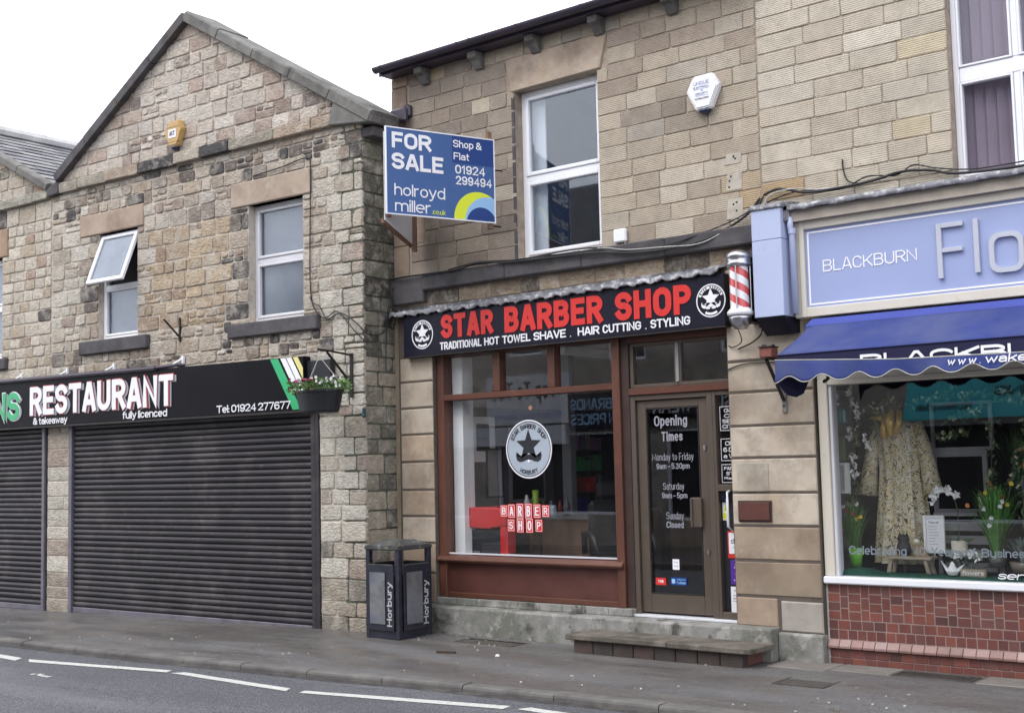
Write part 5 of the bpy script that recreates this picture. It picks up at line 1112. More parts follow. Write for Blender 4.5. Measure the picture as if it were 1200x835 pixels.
cable('string_course_cable', 'thin black cable strung beside the cable bundle up to the blue pilaster', [(1.2, -.11, 3.79), (1.7, -.12, 3.775), (2.4, -.125, 3.76), (3.1, -.13, 3.70), (3.6, -.125, 3.69), (4.0, -.09, 3.76), (4.3, -.06, 3.84), (4.52, -.06, 3.93), (4.60, -.05, 4.02)], .006)
cable('string_course_cable', 'pale grey cable looping from the junction box along the string course', [(2.85, -.13, 3.76), (2.98, -.13, 3.745), (3.2, -.14, 3.70), (3.6, -.14, 3.675), (3.95, -.12, 3.66), (4.2, -.09, 3.74), (4.4, -.05, 3.86)], .006, 'cable_grey')
cable('string_course_cable', 'frayed black cable lying on the string course under the upstairs window', [(.9, -.11, 3.78), (1.3, -.115, 3.81), (1.6, -.12, 3.79), (1.9, -.12, 3.77), (2.5, -.12, 3.785), (2.9, -.125, 3.765)], .008)
cable('pole_cable', 'black flex hanging in a loop under the barber pole', [(4.43, -.30, 2.83), (4.36, -.12, 2.74), (4.25, -.08, 2.70), (4.20, -.07, 2.72)], .005)
cable('pole_cable', 'black cable running from the barber pole bracket to the blue pilaster', [(4.50, -.12, 3.5), (4.55, -.1, 3.2), (4.56, -.1, 2.85), (4.48, -.1, 2.74), (4.30, -.08, 2.68)], .007)
cable('pilaster_cable', 'slack black cable pinned along the pilaster joint below the barber pole', [(4.17, -.07, 2.50), (4.35, -.075, 2.545), (4.6, -.075, 2.545), (4.75, -.075, 2.53)], .006)
# pale plaster scars with drilled holes where a sign once hung
for z, h in ((4.36, .10), (4.12, .16), (3.86, .18)):
    p = bpy.data.objects.new('plaster_scar', None); bpy.data.objects.remove(p)
    MB().prism([(4.20 + U(-.01, .01), z), (4.36, z + U(-.01, .01)), (4.37, z + h), (4.22, z + h + U(-.01, .01))], -.0135, -.005, col=(.46, .42, .36)).out('plaster_scar', 'ashlar', bb)
    for k in range(3): MB().lathe([(0, 0), (.009, .0), (.009, .016), (0, .016)], (4.23 + U(0, .1), -.0145, z + U(.01, h - .03)), 8, sy=.15).out('drill_hole', 'int_dark', bb)

# stone step
sp = thing('doorstep', 'low worn stone step on red bricks in front of the barber shop door', 'step', (3.66, -.40, 0))
MB().box(-.95, .14, -.23, .18, .115, .165).out('slab', 'step_stone', sp, bevel=.008); MB().box(.145, .96, -.235, .175, .113, .163).out('slab', 'step_stone', sp, bevel=.008)
for k in range(8): box('brick', 'brick_red', sp, -.88 + k * .2175, -.88 + (k + 1) * .2175 - .008, -.19, -.09, -.06, .114, bevel=.006, col=pick([(1, (.055, .042, .038)), (1, (.065, .045, .04)), (1, (.048, .04, .037))]))
for k in range(2): box('brick', 'brick_red', sp, .76, .855, -.088 + k * .125, .03 + k * .125, .0, .114, bevel=.006, col=(.13, .06, .05))
box('mortar_bed', 'concrete', sp, -.87, .75, -.085, .17, -.06, .11)

# ------------------------------------------------------------------ litter bin
lb = thing('litter_bin', 'dark square litter bin with a domed lid and white Horbury lettering beside the corner', 'litter bin', (.765, -.795, -.008), radians(0))
lb.rotation_euler = (0, 0, pi - .02)   # local +x runs from the near corner to the left corner
s = .48; Hb = .885; Hw = .735; D = Vector
def LB(name, m, b, **k): return b.out(name, m, lb, **k)
# local x: 0..s towards the left corner, local y: 0..-s towards the right corner
for (px, py) in ((0, 0), (s - .055, 0), (0, -s), (s - .055, -s)):
    box('post', 'bin_metal', lb, px, px + .055, py if py < 0 else -.055, (py + .055) if py < 0 else 0, .0, Hb, bevel=.006)
for name_, m, a in (('base_skirt', 'bin_metal', (.056, s - .056, -s + .004, -.004, .0, .085)),): box(name_, m, lb, *a, bevel=.004)
box('base_skirt', 'bin_metal', lb, .004, s - .004, -s + .056, -.056, .0, .083)
def binside(xf):
    def W(b, name, m, bevel=0): o = b.out(name, m, lb, bevel=bevel); o.data.transform(xf); return o
    W(MB().box(.056, s - .056, -.02, -.008, .0855, .15).box(.056, s - .056, -.02, -.008, Hw - .07, Hw).box(.056, .09, -.0195, -.0085, .15, Hw - .07).box(s - .17, s - .056, -.0195, -.0085, .15, Hw - .07), 'side_panel', 'bin_metal', .002)
    W(MB().box(.09, s - .17, -.030, -.024, .15, Hw - .07), 'mesh_back', 'bin_mesh')
    b = MB(); nx, nz = 9, 17
    for i in range(nx + 1): x = .095 + (s - .25) * i / nx; b.box(x - .005, x + .005, -.016, -.012, .15, Hw - .07)
    for j in range(nz + 1): z = .152 + (Hw - .226) * j / nz; b.box(.09, s - .17, -.0155, -.0125, z - .005, z + .005)
    W(b, 'mesh_front', 'bin_metal')
    W(MB().box(.07, s - .07, -.024, -.005, Hw + .0005, Hw + .012), 'rim', 'bin_lid')
    for z in (.32, .44, .56):
        for x in (.075, s - .075): W(MB().lathe([(0, 0), (.006, 0), (.006, .006), (0, .006)], (x, -.006, z), 6, sy=.5), 'rivet', 'chrome')
# side facing the road (left face in view) and side facing the shop entrance (right face)
# text is drawn facing -y in local space, so faces are built facing -y and rotated
for k, (org, ang) in enumerate(((Vector((s, 0, 0)), pi), (Vector((0, 0, 0)), -pi / 2), (Vector((0, -s, 0)), 0), (Vector((s, -s, 0)), pi / 2))):
    Mx = Matrix.Translation(org) @ Matrix.Rotation(ang, 4, 'Z'); binside(Mx)
    if k < 2:
        o = text('lettering', 'Horbury', 'bin_letter', lb, 0, .44, 0, .09, 0, .035, .002)
        o.data.transform(Mx @ Matrix.Translation((s - .062, -.0205, .13)) @ Matrix.Rotation(-pi / 2, 4, 'Y') @ Matrix.Scale(1, 4))
box('liner', 'int_dark', lb, .07, s - .07, -s + .07, -.07, .1, Hw - .1)
MB().box(-.012, s + .012, -s - .012, .012, Hb, Hb + .045).out('lid_rim', 'bin_lid', lb, bevel=.012, seg=2)
b = MB(); c_ = s / 2
for h0, r0, h1, r1_ in ((Hb + .044, s / 2, Hb + .095, .12),): b.add([(c_ + sx * r0, -c_ + sy * r0, h0) for sx, sy in ((-1, -1), (1, -1), (1, 1), (-1, 1))] + [(c_ + sx * r1_, -c_ + sy * r1_, h1) for sx, sy in ((-1, -1), (1, -1), (1, 1), (-1, 1))], [(0, 1, 5, 4), (1, 2, 6, 5), (2, 3, 7, 6), (3, 0, 4, 7), (4, 5, 6, 7)])
b.out('lid_dome', 'bin_lid', lb, bevel=.015, seg=2)

# ================================================================== FLORIST BUILDING (right)
fb = thing('florist_building', 'pale tooled stone building with white framed bay window over a blue florist shopfront', 'building')
PAL_F = [(5, (0.497, 0.449, 0.369)), (3, (0.476, 0.419, 0.34)), (2, (0.522, 0.474, 0.399)), (0.25, (0.478, 0.408, 0.294))]
FW = (6.262, 7.9, 3.87, 5.95); jobs = []
for pl in lay(4.557, 10.5, [3.80 + .1655 * k for k in range(20)], (.28, .52), [FW]):
    cx = sum(p[0] for p in pl) / len(pl); c = pick(PAL_F)
    if abs(cx - 4.75) < .2 and pl[0][1] < 4.05 and pl[0][1] > 3.9: c = (.43, .32, .20)
    jobs.append((pl, FB, c, 'tooled', kwB))
build_stones(jobs, fb)
b = MB(); grid_panels(b, 4.556, 10.5, 3.35, 7.1, .001, .35, [FW]); b.out('wall_mortar', 'mortar_dark', fb)
box('side_wall', 'opp_stone', fb, 4.556, 4.8, .36, 8, -.3, 7.1); box('side_wall', 'opp_stone', fb, 10.2, 10.5, .36, 8, -.3, 7.1); box('rear_wall', 'opp_stone', fb, 4.81, 10.19, 7.7, 8, -.3, 7.1)
MB().add([(4.5, -.3, 7.1), (10.6, -.3, 7.1), (10.6, 4, 9.3), (4.5, 4, 9.3), (4.5, -.3, 7.0), (10.6, -.3, 7.0), (10.6, 4, 9.2), (4.5, 4, 9.2)], [(0, 1, 2, 3), (4, 5, 6, 7), (0, 3, 7, 4), (1, 2, 6, 5), (0, 1, 5, 4), (3, 2, 6, 7)], (.15, .15, .165)).out('roof', 'slate', fb)
gutter(fb, 4.55, 10.6, -.36, 7.08)
# upstairs window: two lights high, white bars
wn = bpy.data.objects.new('window', None); COL.objects.link(wn); wn.parent = fb
x0, x1, z0, z1 = FW; y = .09
frame_bars(MB(), x0, x1, z0, z1, .05, y, y + .06).box(x0 + .051, x1 - .051, y + .002, y + .058, 4.69, 4.815).box(6.735, 6.79, y + .003, y + .057, z0 + .0505, 4.6895).box(6.735, 6.79, y + .003, y + .057, 4.8155, z1 - .0505).out('frame', 'upvc', wn, bevel=.008)
for a, c in ((x0 + .051, 6.734), (6.791, x1 - .051)):
    for q, r in ((z0 + .051, 4.689), (4.816, z1 - .051)):
        frame_bars(MB(), a, c, q, r, .018, y - .010, y + .05).out('sash', 'upvc', wn, bevel=.005); box('pane', 'blind_glass', wn, a + .018, c - .018, y + .022, y + .028, q + .018, r - .018)
k = 0; xx = x0 + .03
while xx < x1 - .1:
    o = MB().box(-.048, .048, -.002, .002, z0 + .08, z1 - .06).out('blind_slat', 'blind_mauve', wn, (xx + .05, .22, 0)); o.rotation_euler = (0, 0, radians(U(14, 24))); xx += .089
MB().box(x0 - .3, x1 + .3, 3.3, 3.32, 3.5, 6.3).box(x0 - .32, x0 - .3, .36, 3.3, 3.5, 6.3).box(x0 - .3, x1 + .3, .36, 3.3, 6.28, 6.3).box(x0 - .3, x1 + .3, .36, 3.3, 3.48, 3.5).out('upstairs_room', 'int_mid', fb)
# leaded canopy roof over the fascia, gutter
MB().prism([(0, 3.90), (-.16, 3.86), (-.30, 3.835), (-.30, 3.80), (0, 3.80)], 4.905, 10.4, 'x').out('lead_canopy', 'lead_dark', fb)
b = MB(); n = 60; v = []
for i in range(n + 1):
    x = 4.94 + 5.4 * i / n; q = .006 * sin(x * 23) + .004 * sin(x * 51 + 1)
    v += [(x, -.285, 3.845 + q * .3), (x, -.312 + q * .5, 3.835), (x, -.316 + q * .5, 3.795 + q * .7), (x, -.308 + q * .5, 3.788 + q * .7)]
b.add(v, [(4 * i + j, 4 * i + 4 + j, 4 * i + 5 + j, 4 * i + 1 + j) for i in range(n) for j in range(3)]); o = b.out('lead_drip', 'lead', fb, smooth=True); mo = o.modifiers.new('thick', 'SOLIDIFY'); mo.thickness = .004
MB().box(4.86, 4.95, -.30, -.2, 3.70, 3.88).out('hopper', 'lead', fb, bevel=.012)
MB().tube([(4.945, -.265, 3.74), (4.945, -.265, 3.66), (4.95, -.25, 3.6), (4.955, -.25, 2.92)], .026, 10).out('downpipe', 'blue_paint', fb, smooth=True); MB().tube([(4.952, -.25, 3.60), (4.952, -.25, 3.645)], .034, 10).out('pipe_collar', 'blue_paint', fb)
# blue end pilaster box with splayed foot
bl = bpy.data.objects.new('blue_pilaster', None); COL.objects.link(bl); bl.parent = fb
box('box', 'blue_paint', bl, 4.622, 4.90, -.35, -.01, 2.905, 3.56, bevel=.004); box('box', 'blue_paint', bl, 4.622, 4.90, -.35, -.01, 3.563, 3.822, bevel=.004)
MB().prism([(-.345, 2.904), (-.16, 2.76), (-.145, 2.775), (-.01, 2.775), (-.01, 2.904)], 4.628, 4.895, 'x').out('foot', 'navy_board', bl)
MB().prism([(-.365, 3.823), (-.365, 3.85), (-.30, 3.885), (0, 3.92), (0, 3.823)], 4.60, 4.915, 'x').out('cap_flashing', 'lead', bl, bevel=.008)
MB().box(4.56, 4.62, -.16, -.01, 2.84, 3.70).out('back_board', 'int_dark', bl)
# fascia sign
fg = thing('florist_sign', 'pale blue florist fascia panel in a cream frame lettered BLACKBURN Flo', 'sign')
MB().box(4.985, 5.0305, -.205, -.16, 2.885, 3.70).box(4.925, 4.984, -.20, -.16, 2.885, 3.70).box(5.031, 10.3, -.205, -.16, 2.885, 2.965).box(5.031, 10.3, -.205, -.16, 3.63, 3.70).out('frame', 'cream_paint', fg, bevel=.006)
box('top_board', 'cream_shade', fg, 4.93, 10.3, -.26, -.03, 3.701, 3.795); box('backing', 'cream_paint', fg, 4.925, 10.3, -.158, -.02, 2.885, 3.70)
box('panel', 'blue_panel', fg, 5.0315, 10.3, -.175, -.159, 2.9655, 3.6295)
MB().box(5.052, 5.066, -.179, -.1755, 2.985, 3.608).box(5.0665, 10.3, -.179, -.1755, 2.985, 2.999).box(5.0665, 10.3, -.179, -.1755, 3.594, 3.608).out('white_line', 'white_letter', fg)
text('lettering', 'BLACKBURN', 'white_letter', fg, 5.185, 5.995, 3.255, 3.355, -.1755, -.004, .003, spacing=1.1)
b = MB(); yy = (-.205, -.176)
b.box(6.165, 6.205, *yy, 3.085, 3.52).box(6.2055, 6.375, *yy, 3.482, 3.52).box(6.2055, 6.365, *yy, 3.287, 3.322); b.out('raised_letter', 'lead_letter', fg, bevel=.003)
box('raised_letter', 'lead_letter', fg, 6.455, 6.495, *yy, 3.10, 3.52, bevel=.003)
def rrect(cx, cz, hx, hz, r, n=6):
    o = []
    for qx, qz, a in ((1, 1, 0), (-1, 1, pi / 2), (-1, -1, pi), (1, -1, 3 * pi / 2)): o += [(cx + qx * (hx - r) + r * cos(a + pi / 2 * k / n), cz + qz * (hz - r) + r * sin(a + pi / 2 * k / n)) for k in range(n + 1)]
    return o
def loopletter(cx, cz, hx, hz, r, w):
    A, B = rrect(cx, cz, hx, hz, r), rrect(cx, cz, hx - w, hz - w, r - w * .6); n = len(A); b = MB()
    for k in range(n): b.prism([A[k], A[(k + 1) % n], B[(k + 1) % n], B[k]], *yy)
    return b
loopletter(6.70, 3.235, .13, .155, .08, .038).out('raised_letter', 'lead_letter', fg)
MB().box(6.92, 6.958, *yy, 3.085, 3.385).box(6.9585, 7.08, *yy, 3.35, 3.385).out('raised_letter', 'lead_letter', fg)
for k, chh in enumerate('ists'): text('raised_letter', chh, 'lead_letter', fg, 7.17 + .2 * k, 7.17 + .2 * k + (.04 if chh == 'i' else .16), 3.085, 3.45 if chh in 'it' else 3.39, -.176, 0, .029)
# shopfront
fs2 = bpy.data.objects.new('shopfront', None); COL.objects.link(fs2); fs2.parent = fb
box('post', 'cream_paint', fs2, 5.006, 5.095, -.02, .12, .722, 2.36, bevel=.006); box('post_bead', 'upvc_grey', fs2, 5.096, 5.125, .0, .10, .722, 2.315, bevel=.004)
box('head', 'cream_paint', fs2, 5.096, 10.3, -.018, .12, 2.316, 2.36, bevel=.006); box('head_board', 'cream_paint', fs2, 5.006, 10.3, -.01, .12, 2.361, 2.66)
box('window_sill', 'upvc', fs2, 5.0, 10.3, -.05, .14, .660, .721, bevel=.010)
box('pane', 'shop_glass', fs2, 5.126, 10.2, .04, .046, .7215, 2.3155); box('post', 'cream_paint', fs2, 10.2, 10.3, -.02, .12, .722, 2.36)
box('lintel_wall', 'opp_stone', fb, 5.0, 10.5, .02, .35, 2.661, 3.349); box('return_wall', 'ashlar', fb, 5.001, 5.02, .0, .3, -.1, .66)
# red tiles: random widths, alternating columns in the upper part, two running rows, pink projecting band, base rows
b = MB().box(5.0, 10.3, .0005, .3, -.12, .658); b.out('tile_bed', 'tile_grout', fb)
tiles = []
def tcol(): return pick([(4, (.150, .052, .043)), (3, (.130, .048, .042)), (1.6, (.185, .062, .046)), (1.2, (.095, .042, .040)), (1.5, (.140, .060, .053))])
x = 5.014; z1_ = .655; z0_ = .362; k = 0
while x < 8.2:
    wd = .108 if k % 2 == 0 else .073; n = 4 if k % 2 == 0 else 3
    hh = (z1_ - z0_) / n if k % 2 == 0 else None
    zz = [z1_ - (z1_ - z0_) * i / 4 for i in range(5)] if k % 2 == 0 else [z1_, z1_ - .098, z1_ - .196, z0_]
    if k % 4 == 3: zz = [z1_, z1_ - .107, z1_ - .203, z0_]
    for a, c in zip(zz[:-1], zz[1:]): tiles.append((x, x + wd, c, a, 0))
    x += wd; k += 1
for (za, zb, wd, off) in ((.284, .362, .103, .02), (.203, .284, .082, .0)):
    x = 5.014
    while x < 8.2: nx = x + wd * U(.97, 1.03) - (off if x < 5.02 else 0); tiles.append((x, nx, za, zb, 0)); x = nx
for (za, zb, wd, off) in ((.055, .128, .108, .03), (-.04, .055, .10, .0)):
    x = 5.014
    while x < 8.2: nx = x + wd * U(.97, 1.03) - (off if x < 5.02 else 0); tiles.append((x, nx, za, zb, -.004)); x = nx
tiles.sort(key=lambda q: (q[0] > 6.75, q[0])); rest_ = MB(); cnt = 0
for x0, x1, z0, z1, yo in tiles:
    g_ = .0035; v, f = [], []
    b = MB().prism([(x0 + g_, z0 + g_), (x1 - g_, z0 + g_), (x1 - g_, z1 - g_), (x0 + g_, z1 - g_)], -.002 + yo + U(-.0008, .0008), .01, col=tcol())
    if x0 < 6.75 and cnt < 280: b.out('tile', 'tile_red', fb, bevel=.0025); cnt += 1
    else: rest_.add(b.v, b.f, b.c[0])
x = 5.006
while x < 6.9:
    MB().prism([(.01, .131), (-.036, .131), (-.038, .150), (-.004, .200), (.01, .200)], x + .002, x + .101, 'x', col=pick([(1, (.27, .165, .15)), (1, (.235, .135, .12)), (1, (.30, .20, .185))])).out('band_tile', 'tile_pink', fb, bevel=.003); x += .103
tag(rest_.out('far_tiles', 'tile_red', fb), kind='stuff'); box('band_far', 'tile_pink', fb, x, 10.3, -.036, .01, .131, .2, col=(.5, .3, .26))
# glass lettering
for w_, xa, xb in (('Celebrating', 5.205, 5.70), ('40', 5.755, 5.855), ('Years', 5.905, 6.135), ('of', 6.18, 6.26), ('Business', 6.305, 6.68)): text('glass_lettering', w_, 'glass_grey', fb, xa, xb, .885 + (.0 if 'g' in w_ else .022 if w_ != 'x' else 0), .975, .039, .018, .0012)
text('glass_lettering', 'send', 'white_letter', fb, 6.417, 6.72, .742, .80, .039, .008, .0012, shear=.3); text('glass_lettering', 'flowers', 'white_letter', fb, 6.80, 7.25, .725, .80, .039, .008, .0012, shear=.3)

# awning
aw = thing('florist_awning', 'faded royal blue folding shop awning with scalloped valance over the florist window', 'awning')
X0, X1 = 5.06, 10.2
MB().prism([(-.21, 2.80), (-.215, 2.85), (-.24, 2.865), (-.36, 2.805), (-.37, 2.78), (-.35, 2.75), (-.25, 2.72)], X0 + .03, X1, 'x').out('hood', 'awning_hood', aw, bevel=.01)
b = MB(); n = 90; m_ = 8; v = []
for i in range(n + 1):
    t_ = i / n; x = X0 + (X1 - X0) * t_; sagx = .004 * sin(x * 3.1)
    for j in range(m_ + 1):
        s_ = j / m_; v.append((x + (.09 * (1 - s_) - .02 if i == 0 else 0) * (1 if i == 0 else 0), -.355 - .425 * s_, 2.80 - .265 * s_ - .018 * sin(pi * s_) + (sagx + .006 * sin(x * 7.3 + s_ * 2) * s_ + .004 * sin(x * 17 - s_ * 3)) * sin(pi * s_)))
b.add(v, [(i * (m_ + 1) + j, (i + 1) * (m_ + 1) + j, (i + 1) * (m_ + 1) + j + 1, i * (m_ + 1) + j + 1) for i in range(n) for j in range(m_)]); o = b.out('fabric', 'awning', aw, smooth=True); mo = o.modifiers.new('t', 'SOLIDIFY'); mo.thickness = .003
MB().prism([(-.782, 2.534), (-.772, 2.52), (-.765, 2.37), (-.758, 2.37), (-.764, 2.534)], X0 - .02, X1, 'x').out('folded_strip', 'awning_navy', aw)
o = text('lettering', 'BLACKBURN', 'white_letter', aw, 5.74, 7.42, 2.385, 2.488, -.7735, .045, .0015, spacing=1.1)
def vtop(x): return 2.494 - .062 * min(1, max(0, (x - 5.05) / 1.0)) - .018 * max(0, x - 6.05)
# valance with a scalloped, gently waving lower edge
b = MB(); n = 360; v = []; m_ = 6
def vedge(x): return 2.325 + .045 * abs(sin(pi * (x - 5.43) / .292)) ** 1.0 - (.0) 
def vlow(x): ph_ = ((x - 5.297) / .292) % 1.0; return 2.305 + .052 * (.5 - .5 * cos(2 * pi * ph_)) ** 1.25
for i in range(n + 1):
    x = X0 - .03 + (7.9 - X0) * i / n; zl_ = vlow(x)
    for j in range(m_ + 1):
        s_ = j / m_; v.append((x, -.80 - .012 * s_ * sin((x - 5.1) * 5.3) - .010 * s_ * sin(x * 13) - .01 * s_, vtop(x) + (zl_ - vtop(x)) * s_))
b.add(v, [(i * (m_ + 1) + j, (i + 1) * (m_ + 1) + j, (i + 1) * (m_ + 1) + j + 1, i * (m_ + 1) + j + 1) for i in range(n) for j in range(m_)]); o = b.out('valance', 'awning', aw, smooth=True); mo = o.modifiers.new('t', 'SOLIDIFY'); mo.thickness = .002
ed = [(X0 - .03 + (7.9 - X0) * i / n, -.812 - .012 * sin((X0 - .03 + (7.9 - X0) * i / n - 5.1) * 5.3) - .010 * sin((X0 - .03 + (7.9 - X0) * i / n) * 13), vlow(X0 - .03 + (7.9 - X0) * i / n)) for i in range(n + 1)]
MB().tube(ed, .0045, 4).out('piping', 'cable_grey', aw); MB().tube([(X0 - .03 + k * .1, -.80, vtop(X0 - .03 + k * .1)) for k in range(29)], .005, 6).out('front_hem', 'cable_grey', aw)
for k in range(3): text('lettering', 'w', 'white_letter', aw, 6.43 + .077 * k, 6.493 + .077 * k, 2.356, 2.396, -.826, .045, .001, shear=.25)
text('lettering', '.', 'white_letter', aw, 6.664, 6.678, 2.356, 2.368, -.826, .06, .001); text('lettering', 'wakefieldflorist.co.uk', 'white_letter', aw, 6.705, 7.85, 2.354, 2.416, -.826, .03, .001, shear=.2, spacing=1.5)
# side return flap and folding arm
MB().add([(5.04, -.80, 2.50), (5.04, -.80, 2.33), (5.045, -.74, 2.27), (5.06, -.66, 2.215), (5.09, -.57, 2.20), (5.12, -.50, 2.23), (5.14, -.44, 2.33), (5.13, -.42, 2.62)], [(0, 1, 2, 3, 4, 5, 6, 7)]).out('side_flap', 'awning_navy', aw).modifiers.new('t', 'SOLIDIFY').thickness = .003
MB().tube([(5.16, -.30, 2.70), (5.45, -.55, 2.42), (5.2, -.76, 2.44)], .016, 8).out('folding_arm', 'lead', aw); MB().tube([(5.2, -.2, 2.62), (5.32, -.46, 2.34), (5.36, -.62, 2.31)], .014, 6).out('stay', 'steel_dark', aw)
box('roller_box', 'dark_brown', aw, 5.10, X1, -.20, -.021, 2.665, 2.86)
# bracket on the pilaster with a rusty box on top
bk = thing('steel_bracket', 'dark steel wall bracket with a reddish junction block on its arm, left of the awning', 'bracket', (4.70, -.06, 2.10))
box('wall_plate', 'coping_stone', bk, .0, .045, -.014, 0, .0, .46, bevel=.003); MB().box(.0, .045, -.36, -.0145, .445, .462).out('arm', 'steel_dark', bk)
MB().tube([(.022, -.02, .11), (.022, -.30, .44)], .019, 4).out('stay', 'steel_dark', bk)
MB().box(-.04, .075, -.31, -.19, .463, .545).out('junction_block', 'rust_red', bk, bevel=.006); MB().box(-.045, .08, -.32, -.18, .546, .556).box(-.03, .0, -.28, -.25, .557, .572).box(.04, .06, -.24, -.21, .557, .575).out('block_lid', 'steel_dark', bk)
MB().tube([(.02, -.02, .07), (.02, -.018, .05)], .006, 6).out('bolt', 'steel_dark', bk)
# cables over the florist canopy
cable('canopy_cable', 'bundle of black cables running along the wall over the blue florist sign', [(4.60, -.05, 4.02), (4.75, -.05, 4.05), (5.0, -.05, 3.98), (5.3, -.06, 3.97), (5.6, -.05, 3.985), (5.85, -.05, 4.02), (6.1, -.05, 3.99), (6.3, -.06, 3.93), (6.8, -.08, 3.90), (7.5, -.08, 3.91)], .012)
cable('canopy_cable', 'thin wavering black cable crossing the wall just above the cable bundle', [(4.62, -.04, 3.95), (4.9, -.05, 4.0), (5.3, -.04, 3.96), (5.55, -.04, 4.03), (5.8, -.04, 4.0), (5.95, -.04, 4.06), (6.15, -.04, 4.0), (6.5, -.05, 3.94), (7.2, -.05, 3.95)], .006)
cable('canopy_cable', 'short black cable hooking up the stone joint above the florist sign', [(5.33, -.02, 4.22), (5.335, -.02, 4.12), (5.38, -.03, 4.02), (5.5, -.04, 3.98)], .006)
cable('canopy_cable', 'pale grey cable arching over the top of the blue pilaster', [(4.60, -.06, 3.93), (4.66, -.07, 4.0), (4.8, -.06, 4.03), (4.95, -.06, 4.02), (5.1, -.05, 3.99), (5.4, -.05, 3.975)], .007, 'cable_grey')
cable('corner_flex', 'thin black cables drooping beside the blue pilaster', [(4.60, -.06, 4.0), (4.53, -.08, 3.85), (4.58, -.1, 3.7), (4.55, -.1, 3.4)], .006)

# ================================================================== INTERIORS
# barber shop room
bi = bpy.data.objects.new('shop_room', None); COL.objects.link(bi); bi.parent = bb
box('room_side_wall', 'int_wall', bi, .40, .60, .31, 6.0, .1, 3.1); box('room_side_wall', 'int_wall', bi, 4.25, 4.40, .31, 6.0, .1, 3.1); box('room_back_wall', 'int_wall', bi, .6, 4.25, 5.9, 6.0, .1, 3.1)
box('floor', 'int_dark', bi, .60, 4.25, .2, 5.9, .1, .28); box('ceiling', 'int_wall', bi, .60, 4.25, .31, 5.9, 2.98, 3.1)
box('inner_frame', 'int_white', bi, .70, .84, .14, .31, .79, 2.87); box('window_board', 'int_white', bi, .60, 2.95, .125, .30, .70, .785)
box('wall_panel', 'int_dado', bi, .601, .62, .35, 5.8, .28, 2.35); box('pillar', 'int_grey', bi, 1.05, 1.17, 1.6, 1.7, .28, 2.98)
box('back_counter', 'timber', bi, 1.2, 4.2, 3.6, 4.1, .28, 1.05); box('mirror', 'mirror', bi, 1.5, 4.1, 5.88, 5.895, 1.1, 2.3)
box('partition', 'int_wall', bi, 2.9, 3.0, 2.9, 5.9, .28, 2.98)
# red box by the window
rb = thing('red_topped_cabinet', 'black cabinet with an overhanging glossy red top just inside the barber window', 'cabinet', (1.05, .40, .62))
box('case', 'plastic_black', rb, -.27, .21, -.15, .30, -.3, .415); MB().prism([(-.285, .44), (-.285, .62), (-.25, .65), (.16, .65), (.30, .615), (.30, .46), (.10, .44), (.08, .425)], -.19, .32).out('top', 'red_gloss', rb, bevel=.015); MB().box(.20, .30, -.19, -.02, .16, .46).out('red_flap', 'red_gloss', rb, bevel=.02)
text('lettering', 'barbers', 'grey_letter', rb, -.25, -.10, .17, .20, -.151, 0, .001, shear=.3)
def item(name, label, cat, prof, loc, col, sx=1, sy=1, n=14): return tag(MB().lathe(prof, loc, n, col, sx, sy).out(name, 'gloss', smooth=True), label, cat)
bot = [(0, 0), (.035, .0), (.038, .12), (.02, .16), (.016, .2), (0, .2)]
item('bottle', 'lime green bottle beside the red topped cabinet in the barber window', 'bottle', [(0, 0), (.036, 0), (.036, .25), (0, .25)], (1.16, .95, 1.18), (.32, .55, .06))
item('bottle', 'white bottle with sloping shoulders left of the lime green one', 'bottle', bot, (1.06, .92, 1.18), (.62, .66, .66)); item('bottle', 'blue and white jar standing right of the lime green bottle', 'bottle', [(0, 0), (.04, 0), (.04, .11), (.03, .13), (0, .13)], (1.42, .92, 1.14), (.45, .55, .65))
item('bottle', 'dark spray bottle at the right end of the barber window shelf', 'bottle', bot, (1.56, .98, 1.15), (.10, .10, .12)); 
sh = thing('window_shelf_unit', 'wood fronted counter behind the red cabinet in the barber shop', 'counter', (1.55, 1.15, .28)); box('front', 'timber', sh, -.45, .55, -.02, .0, .0, .83); box('top', 'int_grey', sh, -.48, .60, -.05, .4, .83, .87); box('drawer_handle', 'chrome', sh, .2, .4, -.035, -.022, .45, .47)
def barber_chair(label, loc, rz_):
    c = thing('barber_chair', label, 'chair', loc, rz_, 'black chairs in the barber shop')
    MB().lathe([(0, 0), (.30, 0), (.30, .03), (.06, .06), (.05, .40), (0, .40)], n=18).out('base', 'chrome', c, smooth=False); box('seat', 'leather', c, -.26, .26, -.26, .26, .40, .54, bevel=.04); o = box('backrest', 'leather', c, -.24, .24, .20, .32, .50, 1.12, bevel=.04); box('headrest', 'leather', c, -.14, .14, .22, .32, 1.14, 1.32, bevel=.04)
    for s_ in (-1, 1): MB().tube([(s_ * .29, .25, .58), (s_ * .31, .22, .78), (s_ * .31, -.05, .80), (s_ * .31, -.22, .76), (s_ * .30, -.26, .55)], .035, 8).out('armrest', 'leather', c, smooth=True)
barber_chair('black padded barber chair with rounded arm close behind the window glass', (2.35, .80, .20), .9); barber_chair('black barber chair further back with a pale towel on its back', (1.72, 1.85, .28), 2.2)
tag(MB().box(1.80, 2.0, 1.58, 1.60, 1.0, 1.38).out('towel', 'int_grey'), 'pale towel draped over the further barber chair', 'towel')
su = thing('wall_shelf_unit', 'dark shelf unit of coloured packs against the left wall inside the barber shop', 'shelves', (.62, 2.0, 1.10))
for k in range(5): box('shelf', 'int_dark', su, .0, .24, .0, .72, k * .25, k * .25 + .018)
for y_ in (-.02, .722): box('upright', 'int_dark', su, .0, .24, y_, y_ + .018, -.1, 1.1)
